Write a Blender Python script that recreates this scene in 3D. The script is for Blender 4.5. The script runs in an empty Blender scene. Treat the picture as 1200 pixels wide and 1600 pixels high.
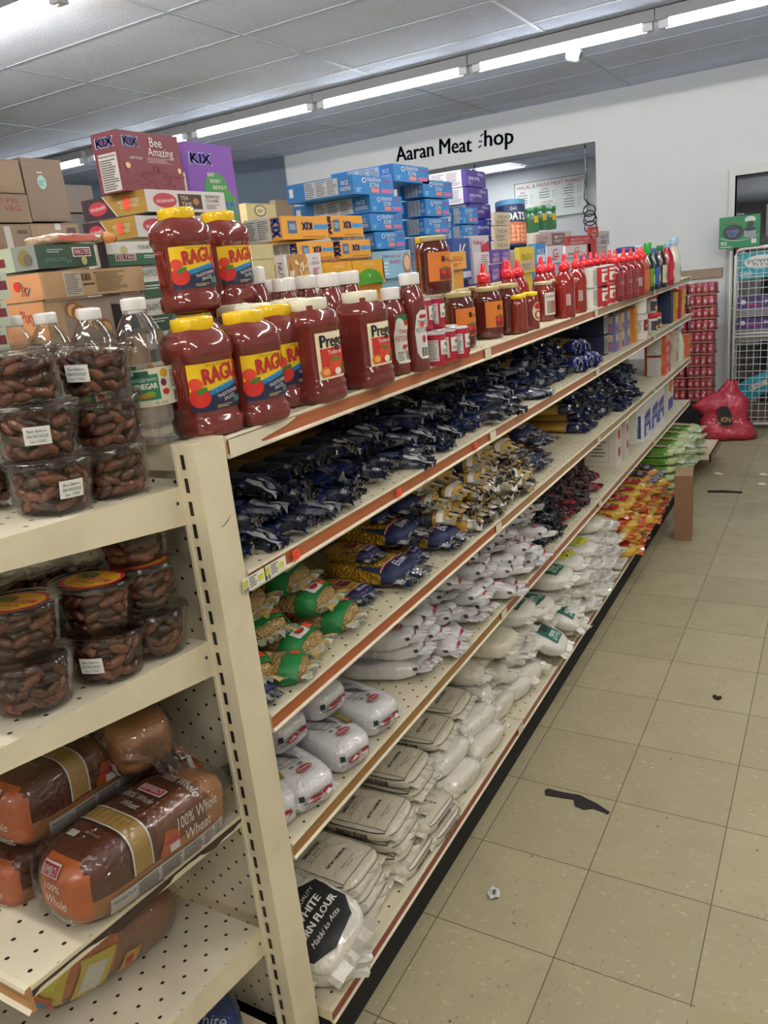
import bpy, bmesh, math, random
from mathutils import Vector, Matrix, noise
random.seed(7)
PI=math.pi
SC=bpy.context.scene; COL=SC.collection
# ---------------------------------------------------------------- camera (solved from the 12 inch floor tiles)
FPX=1227.95
YAW,PIT,ROL=0.53999234,-0.29634395,-0.10598909
CAM=Vector((0.50165,-1.39471,1.58017))
B0=Matrix(((1,0,0),(0,0,-1),(0,1,0)))
RM=Matrix.Rotation(YAW,3,'Z')@Matrix.Rotation(PIT,3,'X')@B0@Matrix.Rotation(ROL,3,'Z')
def ray(px,py): return RM@Vector(((px-600)/FPX,-(py-800)/FPX,-1))
def onz(px,py,z): v=ray(px,py); return CAM+v*((z-CAM.z)/v.z)
def onx(px,py,x): v=ray(px,py); return CAM+v*((x-CAM.x)/v.x)
def atd(px,py,dep,z): p=CAM+ray(px,py)*dep; return (p.x,p.y,z)
def ony(px,py,y): v=ray(px,py); return CAM+v*((y-CAM.y)/v.y)
cam=bpy.data.objects.new('camera',bpy.data.cameras.new('camera')); COL.objects.link(cam)
cam.matrix_world=Matrix.Translation(CAM)@RM.to_4x4()
cam.data.sensor_fit='HORIZONTAL'; cam.data.sensor_width=36; cam.data.lens=FPX/1200*36; cam.data.clip_start=.02
SC.camera=cam
SC.view_settings.view_transform='Standard'; SC.view_settings.look='None'; SC.view_settings.gamma=1
SC.view_settings.use_curve_mapping=False; SC.view_settings.exposure=0.12
SC.cycles.use_denoising=True; SC.cycles.use_adaptive_sampling=True; SC.cycles.adaptive_threshold=.03
SC.cycles.max_bounces=6; SC.cycles.diffuse_bounces=3; SC.cycles.glossy_bounces=3; SC.cycles.transmission_bounces=4; SC.cycles.transparent_max_bounces=32
SC.cycles.sample_clamp_indirect=4; SC.cycles.caustics_reflective=False; SC.cycles.caustics_refractive=False
# ---------------------------------------------------------------- colour / materials
def lin(c): return tuple((x/12.92 if x<=.04045 else ((x+.055)/1.055)**2.4) for x in c)
def H(s): s=s.lstrip('#'); return tuple(int(s[i:i+2],16)/255 for i in (0,2,4))
MATS={}
def nd(nt,t,**k):
    n=nt.nodes.new(t)
    for a,b in k.items(): setattr(n,a,b)
    return n
def mk(name,rough=.5,metal=0,spec=.5,coat=0,bump=None,scale=40,bstr=.3,var=0,vscale=8,vcol=None,attr=True,base=None,emit=None,distort=0,stretch=None,trans=0):
    m=bpy.data.materials.new(name); m.use_nodes=True; nt=m.node_tree; nt.nodes.clear()
    out=nd(nt,'ShaderNodeOutputMaterial'); b=nd(nt,'ShaderNodeBsdfPrincipled'); L=nt.links.new
    L(b.outputs[0],out.inputs[0])
    b.inputs['Roughness'].default_value=rough; b.inputs['Metallic'].default_value=metal
    b.inputs['Specular IOR Level'].default_value=spec; b.inputs['Coat Weight'].default_value=coat; b.inputs['Coat Roughness'].default_value=.08
    tc=nd(nt,'ShaderNodeTexCoord'); src=tc.outputs['Object']
    if stretch:
        mp=nd(nt,'ShaderNodeMapping'); mp.inputs['Scale'].default_value=stretch; L(src,mp.inputs[0]); src=mp.outputs[0]
    if attr:
        a=nd(nt,'ShaderNodeAttribute',attribute_name='Col'); c=a.outputs['Color']
    else:
        a=nd(nt,'ShaderNodeRGB'); a.outputs[0].default_value=(*lin(H(base)),1); c=a.outputs[0]
    if var:
        n=nd(nt,'ShaderNodeTexNoise'); n.inputs['Scale'].default_value=vscale; n.inputs['Detail'].default_value=5; n.inputs['Roughness'].default_value=.65
        L(src,n.inputs['Vector'])
        r=nd(nt,'ShaderNodeValToRGB'); r.color_ramp.elements[0].position=.42; r.color_ramp.elements[1].position=.72
        r.color_ramp.elements[0].color=(0,0,0,1); r.color_ramp.elements[1].color=(1,1,1,1); L(n.outputs[0],r.inputs[0])
        mm=nd(nt,'ShaderNodeMath',operation='MULTIPLY'); mm.inputs[1].default_value=var; L(r.outputs[0],mm.inputs[0])
        mx=nd(nt,'ShaderNodeMix',data_type='RGBA'); L(mm.outputs[0],mx.inputs[0]); L(c,mx.inputs[6]); mx.inputs[7].default_value=(*lin(H(vcol)),1); c=mx.outputs[2]
    L(c,b.inputs['Base Color'])
    if bump:
        if bump=='wave':
            n=nd(nt,'ShaderNodeTexWave'); n.inputs['Scale'].default_value=scale; n.inputs['Distortion'].default_value=distort; f=n.outputs['Fac']; n.bands_direction='Y'
        elif bump=='vor':
            n=nd(nt,'ShaderNodeTexVoronoi'); n.inputs['Scale'].default_value=scale; f=n.outputs['Distance']
        else:
            n=nd(nt,'ShaderNodeTexNoise'); n.inputs['Scale'].default_value=scale; n.inputs['Detail'].default_value=4; n.inputs['Distortion'].default_value=distort; f=n.outputs[0]
        L(src,n.inputs['Vector'])
        bp=nd(nt,'ShaderNodeBump'); bp.inputs['Strength'].default_value=bstr; bp.inputs['Distance'].default_value=.01; L(f,bp.inputs['Height']); L(bp.outputs[0],b.inputs['Normal'])
    if emit is not None:
        b.inputs['Emission Strength'].default_value=emit; L(c,b.inputs['Emission Color'])
    MATS[name]=m; m['bsdf']=b.name
    return m
def clear(name,tint,k=1.0,lo=.05,rough=.05,bump=0,bs=60):
    m=bpy.data.materials.new(name); m.use_nodes=True; nt=m.node_tree; nt.nodes.clear(); L=nt.links.new
    out=nd(nt,'ShaderNodeOutputMaterial'); t=nd(nt,'ShaderNodeBsdfTransparent'); t.inputs[0].default_value=(*tint,1)
    g=nd(nt,'ShaderNodeBsdfGlossy'); g.inputs['Roughness'].default_value=rough; g.inputs[0].default_value=(1,1,1,1)
    fr=nd(nt,'ShaderNodeLayerWeight'); fr.inputs[0].default_value=.35
    ma=nd(nt,'ShaderNodeMath',operation='MULTIPLY_ADD'); ma.inputs[1].default_value=k; ma.inputs[2].default_value=lo; ma.use_clamp=True
    L(fr.outputs['Fresnel'],ma.inputs[0])
    if bump:
        tc=nd(nt,'ShaderNodeTexCoord'); n=nd(nt,'ShaderNodeTexNoise'); n.inputs['Scale'].default_value=bs; n.inputs['Distortion'].default_value=1.5
        L(tc.outputs['Object'],n.inputs[0]); bp=nd(nt,'ShaderNodeBump'); bp.inputs['Strength'].default_value=bump; bp.inputs['Distance'].default_value=.01
        L(n.outputs[0],bp.inputs['Height']); L(bp.outputs[0],g.inputs['Normal']); L(bp.outputs[0],fr.inputs['Normal'])
    mx=nd(nt,'ShaderNodeMixShader'); L(ma.outputs[0],mx.inputs[0]); L(t.outputs[0],mx.inputs[1]); L(g.outputs[0],mx.inputs[2]); L(mx.outputs[0],out.inputs[0])
    MATS[name]=m
mk('paper',rough=.5); mk('gloss',rough=.2,coat=.4); mk('matte',rough=.85,spec=.2)
mk('film',rough=.12,coat=.5,bump='noise',scale=45,bstr=.9,distort=1.2)
mk('softfilm',rough=.28,coat=.25,bump='noise',scale=22,bstr=.55,distort=1.0)
mk('poly',rough=.26,coat=.55,bump='noise',scale=17,bstr=.75,distort=1.8)
mk('sauce',rough=.09,coat=.6,spec=.6,var=.25,vscale=25,vcol='5a1a12')
mk('card',rough=.8,spec=.2,var=.15,vscale=12,vcol='6a5644')
mk('spag',rough=.25,coat=.4,bump='wave',scale=95,bstr=.7,distort=2.0)
mk('macaroni',rough=.3,coat=.5,bump='vor',scale=110,bstr=1.0,var=.5,vscale=160,vcol='8a6210')
mk('vermicelli',rough=.35,coat=.4,bump='vor',scale=220,bstr=.9,var=.4,vscale=220,vcol='b08a50')
mk('cream_metal',rough=.42,var=.3,vscale=5,vcol='9a9078',bump='noise',scale=300,bstr=.04)
mk('wood_edge',rough=.8,bump='noise',scale=150,bstr=.5,var=.6,vscale=60,vcol='30261c')
mk('rail',rough=.38,var=.25,vscale=6,vcol='6e4a30')
mk('metal',rough=.3,metal=.6)
mk('date',rough=.22,coat=.5,var=.5,vscale=70,vcol='2c0f0a',bump='noise',scale=90,bstr=.4)
mk('crust',rough=.5,coat=.5,bump='noise',scale=18,bstr=.3,distort=1)
mk('lamp',attr=False,base='f6fbff',emit=34.0); mk('lamp_near',attr=False,base='fff8ee',emit=88.0)
clear('clear',(.985,.985,.985),k=.6,lo=.04)
clear('clear_tub',(.985,.98,.975),k=.5,lo=.03,rough=.06)
clear('clear_film',(.975,.975,.98),k=.4,lo=.05,rough=.12,bump=.9,bs=35)
clear('crinkle_film',(.78,.78,.8),k=1.2,lo=.2,rough=.15,bump=1.0,bs=60)
clear('liquid',(.985,.985,.985),k=.25,lo=.01)
# ---------------------------------------------------------------- mesh builder
_TX={}
def T2(s):
    if s in _TX: return _TX[s]
    cu=bpy.data.curves.new('t','FONT'); cu.body=s; cu.resolution_u=2; cu.size=1.4; cu.offset=0
    o=bpy.data.objects.new('t',cu); COL.objects.link(o)
    dg=bpy.context.evaluated_depsgraph_get(); me=o.evaluated_get(dg).to_mesh()
    vs=[(v.co.x,v.co.y) for v in me.vertices]; fs=[tuple(p.vertices) for p in me.polygons]
    o.evaluated_get(dg).to_mesh_clear(); bpy.data.objects.remove(o); bpy.data.curves.remove(cu)
    if not vs: vs=[(0,0),(1,0),(0,1)]; fs=[]
    x0=min(v[0] for v in vs); x1=max(v[0] for v in vs)
    _TX[s]=([(v[0]-x0,v[1]) for v in vs],fs,x1-x0); return _TX[s]
class MB:
    def __init__(s): s.v=[]; s.f=[]; s.c=[]; s.m=[]; s.s=[]
    def face(s,idx,col,mat='paper',sm=False): s.f.append(idx); s.c.append(col); s.m.append(mat); s.s.append(sm)
    def add(s,vs,fs,col,mat='paper',sm=False):
        b=len(s.v); s.v+=[tuple(v) for v in vs]
        for i,f in enumerate(fs):
            s.face(tuple(b+j for j in f),col[i] if isinstance(col,list) else col,mat[i] if isinstance(mat,list) else mat,sm)
    def box(s,x0,x1,y0,y1,z0,z1,col,mat='paper',M=None,skip=()):
        vs=[Vector((x,y,z)) for x in (x0,x1) for y in (y0,y1) for z in (z0,z1)]
        if M: vs=[M@v for v in vs]
        F={'-x':(0,1,3,2),'+x':(4,6,7,5),'-y':(0,4,5,1),'+y':(2,3,7,6),'-z':(0,2,6,4),'+z':(1,5,7,3)}
        ks=[k for k in F if k not in skip]
        s.add(vs,[F[k] for k in ks],[col[k] if k in col else col['*'] for k in ks] if isinstance(col,dict) else col,mat)
    def lathe(s,prof,n,col,mat='paper',ex=2.0,fy=1.0,cx=0,cy=0,closed=True,noisef=None,rib=0,ribn=0):
        # prof: (r,z[,col[,mat]]) bottom to top
        b=len(s.v)
        for p in prof:
            for k in range(n):
                a=2*PI*k/n; c,si=math.cos(a),math.sin(a)
                rr=p[0]/((abs(c)**ex+abs(si)**ex)**(1/ex)) if ex!=2 else p[0]
                if ribn: rr*=1+rib*math.cos(a*ribn)
                s.v.append((cx+rr*c,cy+rr*si*fy,p[1]))
        for i in range(len(prof)-1):
            p=prof[i]; cc=p[2] if len(p)>2 and p[2] else col; m=p[3] if len(p)>3 else mat
            for k in range(n): s.face((b+i*n+k,b+i*n+(k+1)%n,b+(i+1)*n+(k+1)%n,b+(i+1)*n+k),cc,m,True)
        if closed:
            s.face(tuple(b+k for k in reversed(range(n))),col,mat); t=b+(len(prof)-1)*n
            cc=prof[-1][2] if len(prof[-1])>2 and prof[-1][2] else col
            s.face(tuple(t+k for k in range(n)),cc,mat)
    def tube(s,pts,r,n,col,mat='paper',sm=True):
        b=len(s.v); pts=[Vector(p) for p in pts]
        for i,p in enumerate(pts):
            d=(pts[min(i+1,len(pts)-1)]-pts[max(i-1,0)]).normalized(); u=d.orthogonal().normalized() if abs(d.z)>.95 else d.cross(Vector((0,0,1))).normalized(); w=d.cross(u)
            ri=r[i] if isinstance(r,(list,tuple)) else r
            for k in range(n): a=2*PI*k/n; s.v.append(tuple(p+u*math.cos(a)*ri+w*math.sin(a)*ri))
        for i in range(len(pts)-1):
            for k in range(n): s.face((b+i*n+k,b+i*n+(k+1)%n,b+(i+1)*n+(k+1)%n,b+(i+1)*n+k),col,mat,sm)
        s.face(tuple(b+k for k in reversed(range(n))),col,mat); t=b+(len(pts)-1)*n; s.face(tuple(t+k for k in range(n)),col,mat)
    def flat(s,mp,vs,fs,col,e=.0006,cut=0,mat='paper'):
        if cut:
            bm=bmesh.new(); bv=[bm.verts.new((x,y,0)) for x,y in vs]
            for f in fs:
                try: bm.faces.new([bv[i] for i in f])
                except ValueError: pass
            for ax,(lo,hi) in ((0,(min(v[0] for v in vs),max(v[0] for v in vs))),(1,(min(v[1] for v in vs),max(v[1] for v in vs)))):
                k=math.ceil(lo/cut)*cut
                while k<hi:
                    if k>lo+1e-5 and hi-k>1e-5:
                        co=[0,0,0]; co[ax]=k; no=[0,0,0]; no[ax]=1
                        bmesh.ops.bisect_plane(bm,geom=bm.verts[:]+bm.edges[:]+bm.faces[:],dist=1e-7,plane_co=co,plane_no=no)
                    k+=cut
            bm.verts.index_update(); vs=[(v.co.x,v.co.y) for v in bm.verts]; fs=[tuple(v.index for v in f.verts) for f in bm.faces]; bm.free()
        s.add([mp(x,y,e) for x,y in vs],fs,col,mat,bool(cut))
    def rect(s,mp,u0,v0,u1,v1,col,e=.0006,cut=0,mat='paper'): s.flat(mp,[(u0,v0),(u1,v0),(u1,v1),(u0,v1)],[(0,1,2,3)],col,e,cut,mat)
    def poly(s,mp,pts,col,e=.0006,cut=0,mat='paper'): s.flat(mp,pts,[tuple(range(len(pts)))],col,e,cut,mat)
    def ell(s,mp,cu,cv,ru,rv,col,e=.0008,cut=0,ang=0,n=20,mat='paper',a0=0,a1=2*PI):
        ca,sa=math.cos(ang),math.sin(ang); pts=[]
        full=abs(a1-a0-2*PI)<1e-6
        for k in range(n if full else n+1):
            a=a0+(a1-a0)*k/n; x,y=ru*math.cos(a),rv*math.sin(a); pts.append((cu+x*ca-y*sa,cv+x*sa+y*ca))
        s.poly(mp,pts,col,e,cut,mat)
    def text(s,mp,t,cu,cv,h,col,w=None,ang=0,e=.0011,cut=0,skew=0,mat='paper',b=0):
        if b:
            for k,(dx,dy) in enumerate(((b,0),(-b,0),(0,b*.6))): s.text(mp,t,cu+(dx*math.cos(ang)-dy*math.sin(ang))*h,cv+(dx*math.sin(ang)+dy*math.cos(ang))*h,h,col,w or T2(t)[2]*h,ang,e,cut,skew,mat)
            return
        vs,fs,tw=T2(t); sy=h; sx=(w/tw) if w else h; ca,sa=math.cos(ang),math.sin(ang); W=tw*sx; o=[]
        for x,y in vs:
            X=x*sx-W/2+skew*y*sy; Y=y*sy-h/2; o.append((cu+X*ca-Y*sa,cv+X*sa+Y*ca))
        s.flat(mp,o,fs,col,e,cut,mat)
    def lines(s,mp,u0,v0,u1,v1,n,col,fill=.45,e=.0009,cut=0,seed=1,short=.35):
        r=random.Random(seed); st=(v1-v0)/n
        for k in range(n):
            vv=v1-(k+.5)*st; s.rect(mp,u0,vv-st*fill/2,u1-(u1-u0)*r.random()*short,vv+st*fill/2,col,e,cut)
    def bars(s,mp,u0,v0,u1,v1,n,col='#111111',e=.0009,cut=0,seed=2):
        r=random.Random(seed); st=(u1-u0)/n
        for k in range(n):
            s.rect(mp,u0+k*st,v0,u0+(k+.25+.45*r.random())*st,v1,H(col),e,cut)
    def build(s,name,parent=None,loc=None):
        me=bpy.data.meshes.new(name); me.from_pydata(s.v,[],s.f)
        names=list(dict.fromkeys(s.m)); 
        for n in names: me.materials.append(MATS[n])
        ix={n:i for i,n in enumerate(names)}
        me.polygons.foreach_set('material_index',[ix[m] for m in s.m]); me.polygons.foreach_set('use_smooth',s.s)
        a=me.color_attributes.new('Col','FLOAT_COLOR','CORNER'); buf=[]
        cache={}
        for f,c in zip(s.f,s.c):
            l=cache.get(c)
            if l is None: l=cache[c]=(*lin(c),1.0)
            buf+=l*len(f)
        a.data.foreach_set('color',buf); me.update()
        o=bpy.data.objects.new(name,me); COL.objects.link(o)
        if parent: o.parent=parent
        if loc: o.location=loc
        return o
def tag(o,label=None,cat=None,group=None,kind=None):
    if label: o['label']=label
    if cat: o['category']=cat
    if group: o['group']=group
    if kind: o['kind']=kind
    return o
def thing(name,label,cat,loc=(0,0,0),rz=0,group=None,rot=None):
    o=bpy.data.objects.new(name,None); COL.objects.link(o); o.empty_display_size=.02
    o.location=loc; o.rotation_euler=rot if rot else (0,0,rz); return tag(o,label,cat,group)
CH={}
def kids(r):
    k=CH.get(r.name)
    if k is None: k=CH[r.name]=[c for c in COL.objects if c.parent==r]
    return k
def place(root,loc,rz=0,label=None,group=None,rot=None,sc=None,cat=None):
    """first call moves the prototype itself; later calls copy it with its parts"""
    if not root.get('used'):
        root['used']=1; kids(root)
        for c in kids(root): kids(c)
        r=root
    else:
        r=root.copy(); COL.objects.link(r)
        for ch in kids(root):
            c=ch.copy(); COL.objects.link(c); c.parent=r
            for g in kids(ch):
                d=g.copy(); COL.objects.link(d); d.parent=c
        if 'group' in r and not group: pass
    r.location=loc; r.rotation_euler=rot if rot else (0,0,rz)
    if sc: r.scale=sc if not isinstance(sc,float) else (sc,sc,sc)
    if label: r['label']=label
    if group: r['group']=group
    if cat: r['category']=cat
    return r
def plane(o,ax,ay,n):
    o,ax,ay,n=Vector(o),Vector(ax),Vector(ay),Vector(n)
    return lambda u,v,e: o+ax*u+ay*v+n*e
def faces(lx,ly,lz):
    """face maps of a box centred on x,y with its base at z=0"""
    return {'+x':plane((lx/2,-ly/2,0),(0,1,0),(0,0,1),(1,0,0)),'-y':plane((-lx/2,-ly/2,0),(1,0,0),(0,0,1),(0,-1,0)),
            '+z':plane((-lx/2,-ly/2,lz),(1,0,0),(0,1,0),(0,0,1)),'-x':plane((-lx/2,ly/2,0),(0,-1,0),(0,0,1),(-1,0,0)),'+y':plane((lx/2,ly/2,0),(-1,0,0),(0,0,1),(0,1,0))}
ORD=['','first','second','third','fourth','fifth','sixth','seventh','eighth','ninth','tenth','eleventh','twelfth','thirteenth','fourteenth','fifteenth','sixteenth','seventeenth','eighteenth','nineteenth','twentieth','twenty-first','twenty-second','twenty-third','twenty-fourth','twenty-fifth','twenty-sixth','twenty-seventh','twenty-eighth']
LAY=['bottom','second','third','fourth','fifth','sixth','seventh']
# ================================================================= ROOM
CZ=2.83; WY=6.0
def proc(name,build):
    m=bpy.data.materials.new(name); m.use_nodes=True; nt=m.node_tree; nt.nodes.clear()
    out=nd(nt,'ShaderNodeOutputMaterial'); b=nd(nt,'ShaderNodeBsdfPrincipled'); nt.links.new(b.outputs[0],out.inputs[0]); build(nt,b,nt.links.new); MATS[name]=m
def mth(nt,L,op,a,b=None,c=None):
    n=nd(nt,'ShaderNodeMath',operation=op)
    for i,x in enumerate((a,b,c)):
        if x is None: continue
        if isinstance(x,(int,float)): n.inputs[i].default_value=x
        else: L(x,n.inputs[i])
    return n.outputs[0]
def mixc(nt,L,f,a,b):
    n=nd(nt,'ShaderNodeMix',data_type='RGBA')
    for s,x in ((0,f),(6,a),(7,b)):
        if isinstance(x,(int,float)): n.inputs[s].default_value=x
        elif isinstance(x,str): n.inputs[s].default_value=(*lin(H(x)),1)
        else: L(x,n.inputs[s])
    return n.outputs[2]
def nz(nt,L,src,scale,det=4,stretch=None,dist=0):
    n=nd(nt,'ShaderNodeTexNoise'); n.inputs['Scale'].default_value=scale; n.inputs['Detail'].default_value=det; n.inputs['Distortion'].default_value=dist
    if stretch:
        mp=nd(nt,'ShaderNodeMapping'); mp.inputs['Scale'].default_value=stretch; L(src,mp.inputs[0]); src=mp.outputs[0]
    L(src,n.inputs[0]); return n.outputs[0]
def ramp(nt,L,f,a,b):
    n=nd(nt,'ShaderNodeMapRange'); n.inputs[1].default_value=a; n.inputs[2].default_value=b; L(f,n.inputs[0]); return n.outputs[0]
def gridmask(nt,L,x,per,off,w):
    t=mth(nt,L,'ADD',x,-off+1000*per); t=mth(nt,L,'DIVIDE',t,per); f=mth(nt,L,'FRACT',t)
    d=mth(nt,L,'MINIMUM',f,mth(nt,L,'SUBTRACT',1.0,f)); return mth(nt,L,'LESS_THAN',d,w/per/2),mth(nt,L,'FLOOR',t)
def floor_m(nt,b,L):
    tc=nd(nt,'ShaderNodeTexCoord'); o=tc.outputs['Object']; s=nd(nt,'ShaderNodeSeparateXYZ'); L(o,s.inputs[0])
    G=.3048
    mx,ix=gridmask(nt,L,s.outputs[0],G,0,.0026); my,iy=gridmask(nt,L,s.outputs[1],G,0,.0026)
    seam=mth(nt,L,'MAXIMUM',mx,my)
    wn=nd(nt,'ShaderNodeTexWhiteNoise',noise_dimensions='2D'); cb=nd(nt,'ShaderNodeCombineXYZ'); L(ix,cb.inputs[0]); L(iy,cb.inputs[1]); L(cb.outputs[0],wn.inputs[0])
    c=mixc(nt,L,wn.outputs[0],'9d9475','a79e7e')
    c=mixc(nt,L,mth(nt,L,'MULTIPLY',ramp(nt,L,nz(nt,L,o,6,6),.35,.75),.25),c,'8b8269')
    # streaky chips
    f1=ramp(nt,L,nz(nt,L,o,46,3,(1,2.4,1),.8),.64,.69); c=mixc(nt,L,mth(nt,L,'MULTIPLY',f1,.55),c,'c8be9e')
    f2=ramp(nt,L,nz(nt,L,o,50,3,(2.4,1,1),.8),.66,.71); c=mixc(nt,L,mth(nt,L,'MULTIPLY',f2,.6),c,'6c624a')
    c=mixc(nt,L,mth(nt,L,'MULTIPLY',ramp(nt,L,nz(nt,L,o,2.2,5),.55,.8),.35),c,'70674f')
    c=mixc(nt,L,mth(nt,L,'MULTIPLY',seam,.9),c,'3e3628')
    L(c,b.inputs['Base Color']); b.inputs['Roughness'].default_value=.42; L(ramp(nt,L,nz(nt,L,o,9,4),-.6,1.4),b.inputs['Roughness'])
proc('floor',floor_m)
def ceil_m(nt,b,L):
    tc=nd(nt,'ShaderNodeTexCoord'); o=tc.outputs['Object']
    c=mixc(nt,L,ramp(nt,L,nz(nt,L,o,3,6),.3,.7),'c8d2ea','d0daf0')
    c=mixc(nt,L,mth(nt,L,'MULTIPLY',ramp(nt,L,nz(nt,L,o,90,3),.55,.65),.35),c,'84868c')
    c=mixc(nt,L,mth(nt,L,'MULTIPLY',ramp(nt,L,nz(nt,L,o,1.1,3),.55,.75),.4),c,'a59c90')
    L(c,b.inputs['Base Color']); b.inputs['Roughness'].default_value=.9
    bp=nd(nt,'ShaderNodeBump'); bp.inputs['Strength'].default_value=.3; bp.inputs['Distance'].default_value=.004; L(nz(nt,L,o,120,3),bp.inputs['Height']); L(bp.outputs[0],b.inputs['Normal'])
proc('ceiling',ceil_m)
def wall_m(base,dirt):
    def f(nt,b,L):
        tc=nd(nt,'ShaderNodeTexCoord'); o=tc.outputs['Object']
        c=mixc(nt,L,mth(nt,L,'MULTIPLY',ramp(nt,L,nz(nt,L,o,1.6,6),.4,.8),.5),base,dirt)
        c=mixc(nt,L,ramp(nt,L,nz(nt,L,o,7,2),.80,.82),c,'6e6a62')
        L(c,b.inputs['Base Color']); b.inputs['Roughness'].default_value=.7
    return f
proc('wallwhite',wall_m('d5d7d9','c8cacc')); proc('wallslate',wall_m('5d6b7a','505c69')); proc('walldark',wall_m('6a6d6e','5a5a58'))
def perf_m(nt,b,L):
    tc=nd(nt,'ShaderNodeTexCoord'); o=tc.outputs['Object']; s=nd(nt,'ShaderNodeSeparateXYZ'); L(o,s.inputs[0])
    a=nd(nt,'ShaderNodeAttribute',attribute_name='Col')
    u=s.outputs[0]; v=mth(nt,L,'ADD',s.outputs[1],s.outputs[2])
    def fr(x,p): 
        t=mth(nt,L,'FRACT',mth(nt,L,'DIVIDE',mth(nt,L,'ADD',x,100*p),p)); return mth(nt,L,'MULTIPLY',mth(nt,L,'SUBTRACT',t,.5),p)
    def dots(ou,ov,p):
        x=fr(mth(nt,L,'ADD',u,ou),p); y=fr(mth(nt,L,'ADD',v,ov),p)
        d=mth(nt,L,'SQRT',mth(nt,L,'ADD',mth(nt,L,'MULTIPLY',x,x),mth(nt,L,'MULTIPLY',y,y))); return mth(nt,L,'LESS_THAN',d,.0033)
    m=mth(nt,L,'MAXIMUM',dots(0,0,.0508),dots(.0254,.0254,.0508))
    c=mixc(nt,L,mth(nt,L,'MULTIPLY',ramp(nt,L,nz(nt,L,o,5,6),.45,.8),.35),a.outputs['Color'],'9a8d74')
    c=mixc(nt,L,m,c,'1c1a16'); L(c,b.inputs['Base Color']); b.inputs['Roughness'].default_value=.45
proc('perforated',perf_m)
def st(name,mb,parent=None):
    o=mb.build(name,parent)
    if not parent: o['kind']='structure'
    return o
W_=H('e3e3e1')
m=MB(); m.box(-9,4.5,-6,6.6,-.05,0,W_,'floor'); st('floor',m)
m=MB(); m.box(-9,4.5,-6,WY+.05,CZ,CZ+.05,W_,'ceiling'); ce=st('ceiling',m)
# ceiling T-bars
g=MB(); gc=H('aab4c4')
for k in range(-5,7):
    x=-1.13+1.185*k
    if -9<x<4.5: g.box(x-.010,x+.010,-6,WY,CZ-.003,CZ+.001,gc,'paper')
y=6.27-.555*22
while y<WY:
    if y>-6: g.box(-9,4.5,y-.010,y+.010,CZ-.0026,CZ+.001,gc,'paper')
    y+=.555
tg=g.build('ceiling_grid',ce)
# back wall with meat counter opening and store room door
OX0,OX1,OZ0,OZ1=-3.1,-1.43,1.15,2.455
DX0,DX1,DZ=-.31,.75,2.02
wb=MB()
for x0,x1,z0,z1 in ((-4.72,OX0,0,CZ),(OX0,OX1,OZ1,CZ),(OX0,OX1,0,OZ0),(OX1,DX0,0,CZ),(DX0,DX1,DZ,CZ),(DX1,4.5,0,CZ)):
    wb.box(x0,x1,WY,WY+.12,z0,z1,W_,'wallwhite')
st('wall_back',wb)
m=MB(); A=Vector((-4.72,WY+.06,0)); Bv=Vector((-9,4.3,0)); d=(Bv-A).normalized(); nn=Vector((-d.y,d.x,0))*-.08
m.add([A,Bv,Bv+Vector((0,0,CZ)),A+Vector((0,0,CZ)),A-nn,Bv-nn,Bv-nn+Vector((0,0,CZ)),A-nn+Vector((0,0,CZ))],[(0,1,2,3),(7,6,5,4),(0,4,5,1),(3,2,6,7)],W_,'wallslate'); st('wall_left',m)
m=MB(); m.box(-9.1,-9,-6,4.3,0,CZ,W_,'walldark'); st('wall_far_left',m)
m=MB(); m.box(4.5,4.6,-6,WY,0,CZ,W_,'wallwhite'); st('wall_right',m)
m=MB(); m.box(-9,4.5,-6.1,-6,0,CZ,W_,'wallwhite'); st('wall_front',m)
# lettering on the wall (one letter has mostly peeled away)
mp=plane((0,WY,0),(1,0,0),(0,0,1),(0,-1,0)); ink=H('3d4a57')
p0=ony(620,253,WY); p1=ony(738,237,WY); p2=ony(758,229,WY); p3=ony(803,224,WY)
def wtext(s,a,b,h,pos):
    mm=MB(); ang=math.atan2(b.z-a.z,b.x-a.x); w=(b-a).length
    mm.text(plane(((a.x+b.x)/2,WY,(a.z+b.z)/2),(1,0,0),(0,0,1),(0,-1,0)),s,0,h/2,h,ink,w=w,ang=ang,e=.004,mat='matte',b=.035); return mm
sg=thing('wall_lettering','dark grey painted letters on the white wall above the counter opening','sign',(0,0,0))
for s,a,b in (('Aaran',p0,ony(678,244,WY)),('Meat',ony(688,241,WY),p1)):
    wtext(s,a,b,.135,0).build('lettering',sg)
wtext('hop',p2,p3,.14,0).build('lettering',sg)
mm=MB()
for q,r in (((753,211),.5),((751,221),-.2),((750,229),.4)):
    c=ony(*q,WY); mm.rect(plane((c.x,WY,c.z),(math.cos(r),0,math.sin(r)),(-math.sin(r),0,math.cos(r)),(0,-1,0)),-.018,-.008,.018,.008,ink,.004)
mm.build('peeled_letter',sg)
# wood trim
a=ony(1048,427,WY); b=ony(1129,419,WY); m=MB(); m.box(a.x-.1,b.x,WY-.025,WY,1.245,1.32,H('a5927c'),'card')
m.lines(plane((a.x-.1,WY-.025,1.245),(1,0,0),(0,0,1),(0,-1,0)),.0,.01,.5,.07,4,H('7d6b57'),fill=.2); st('trim_1',m)
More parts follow.
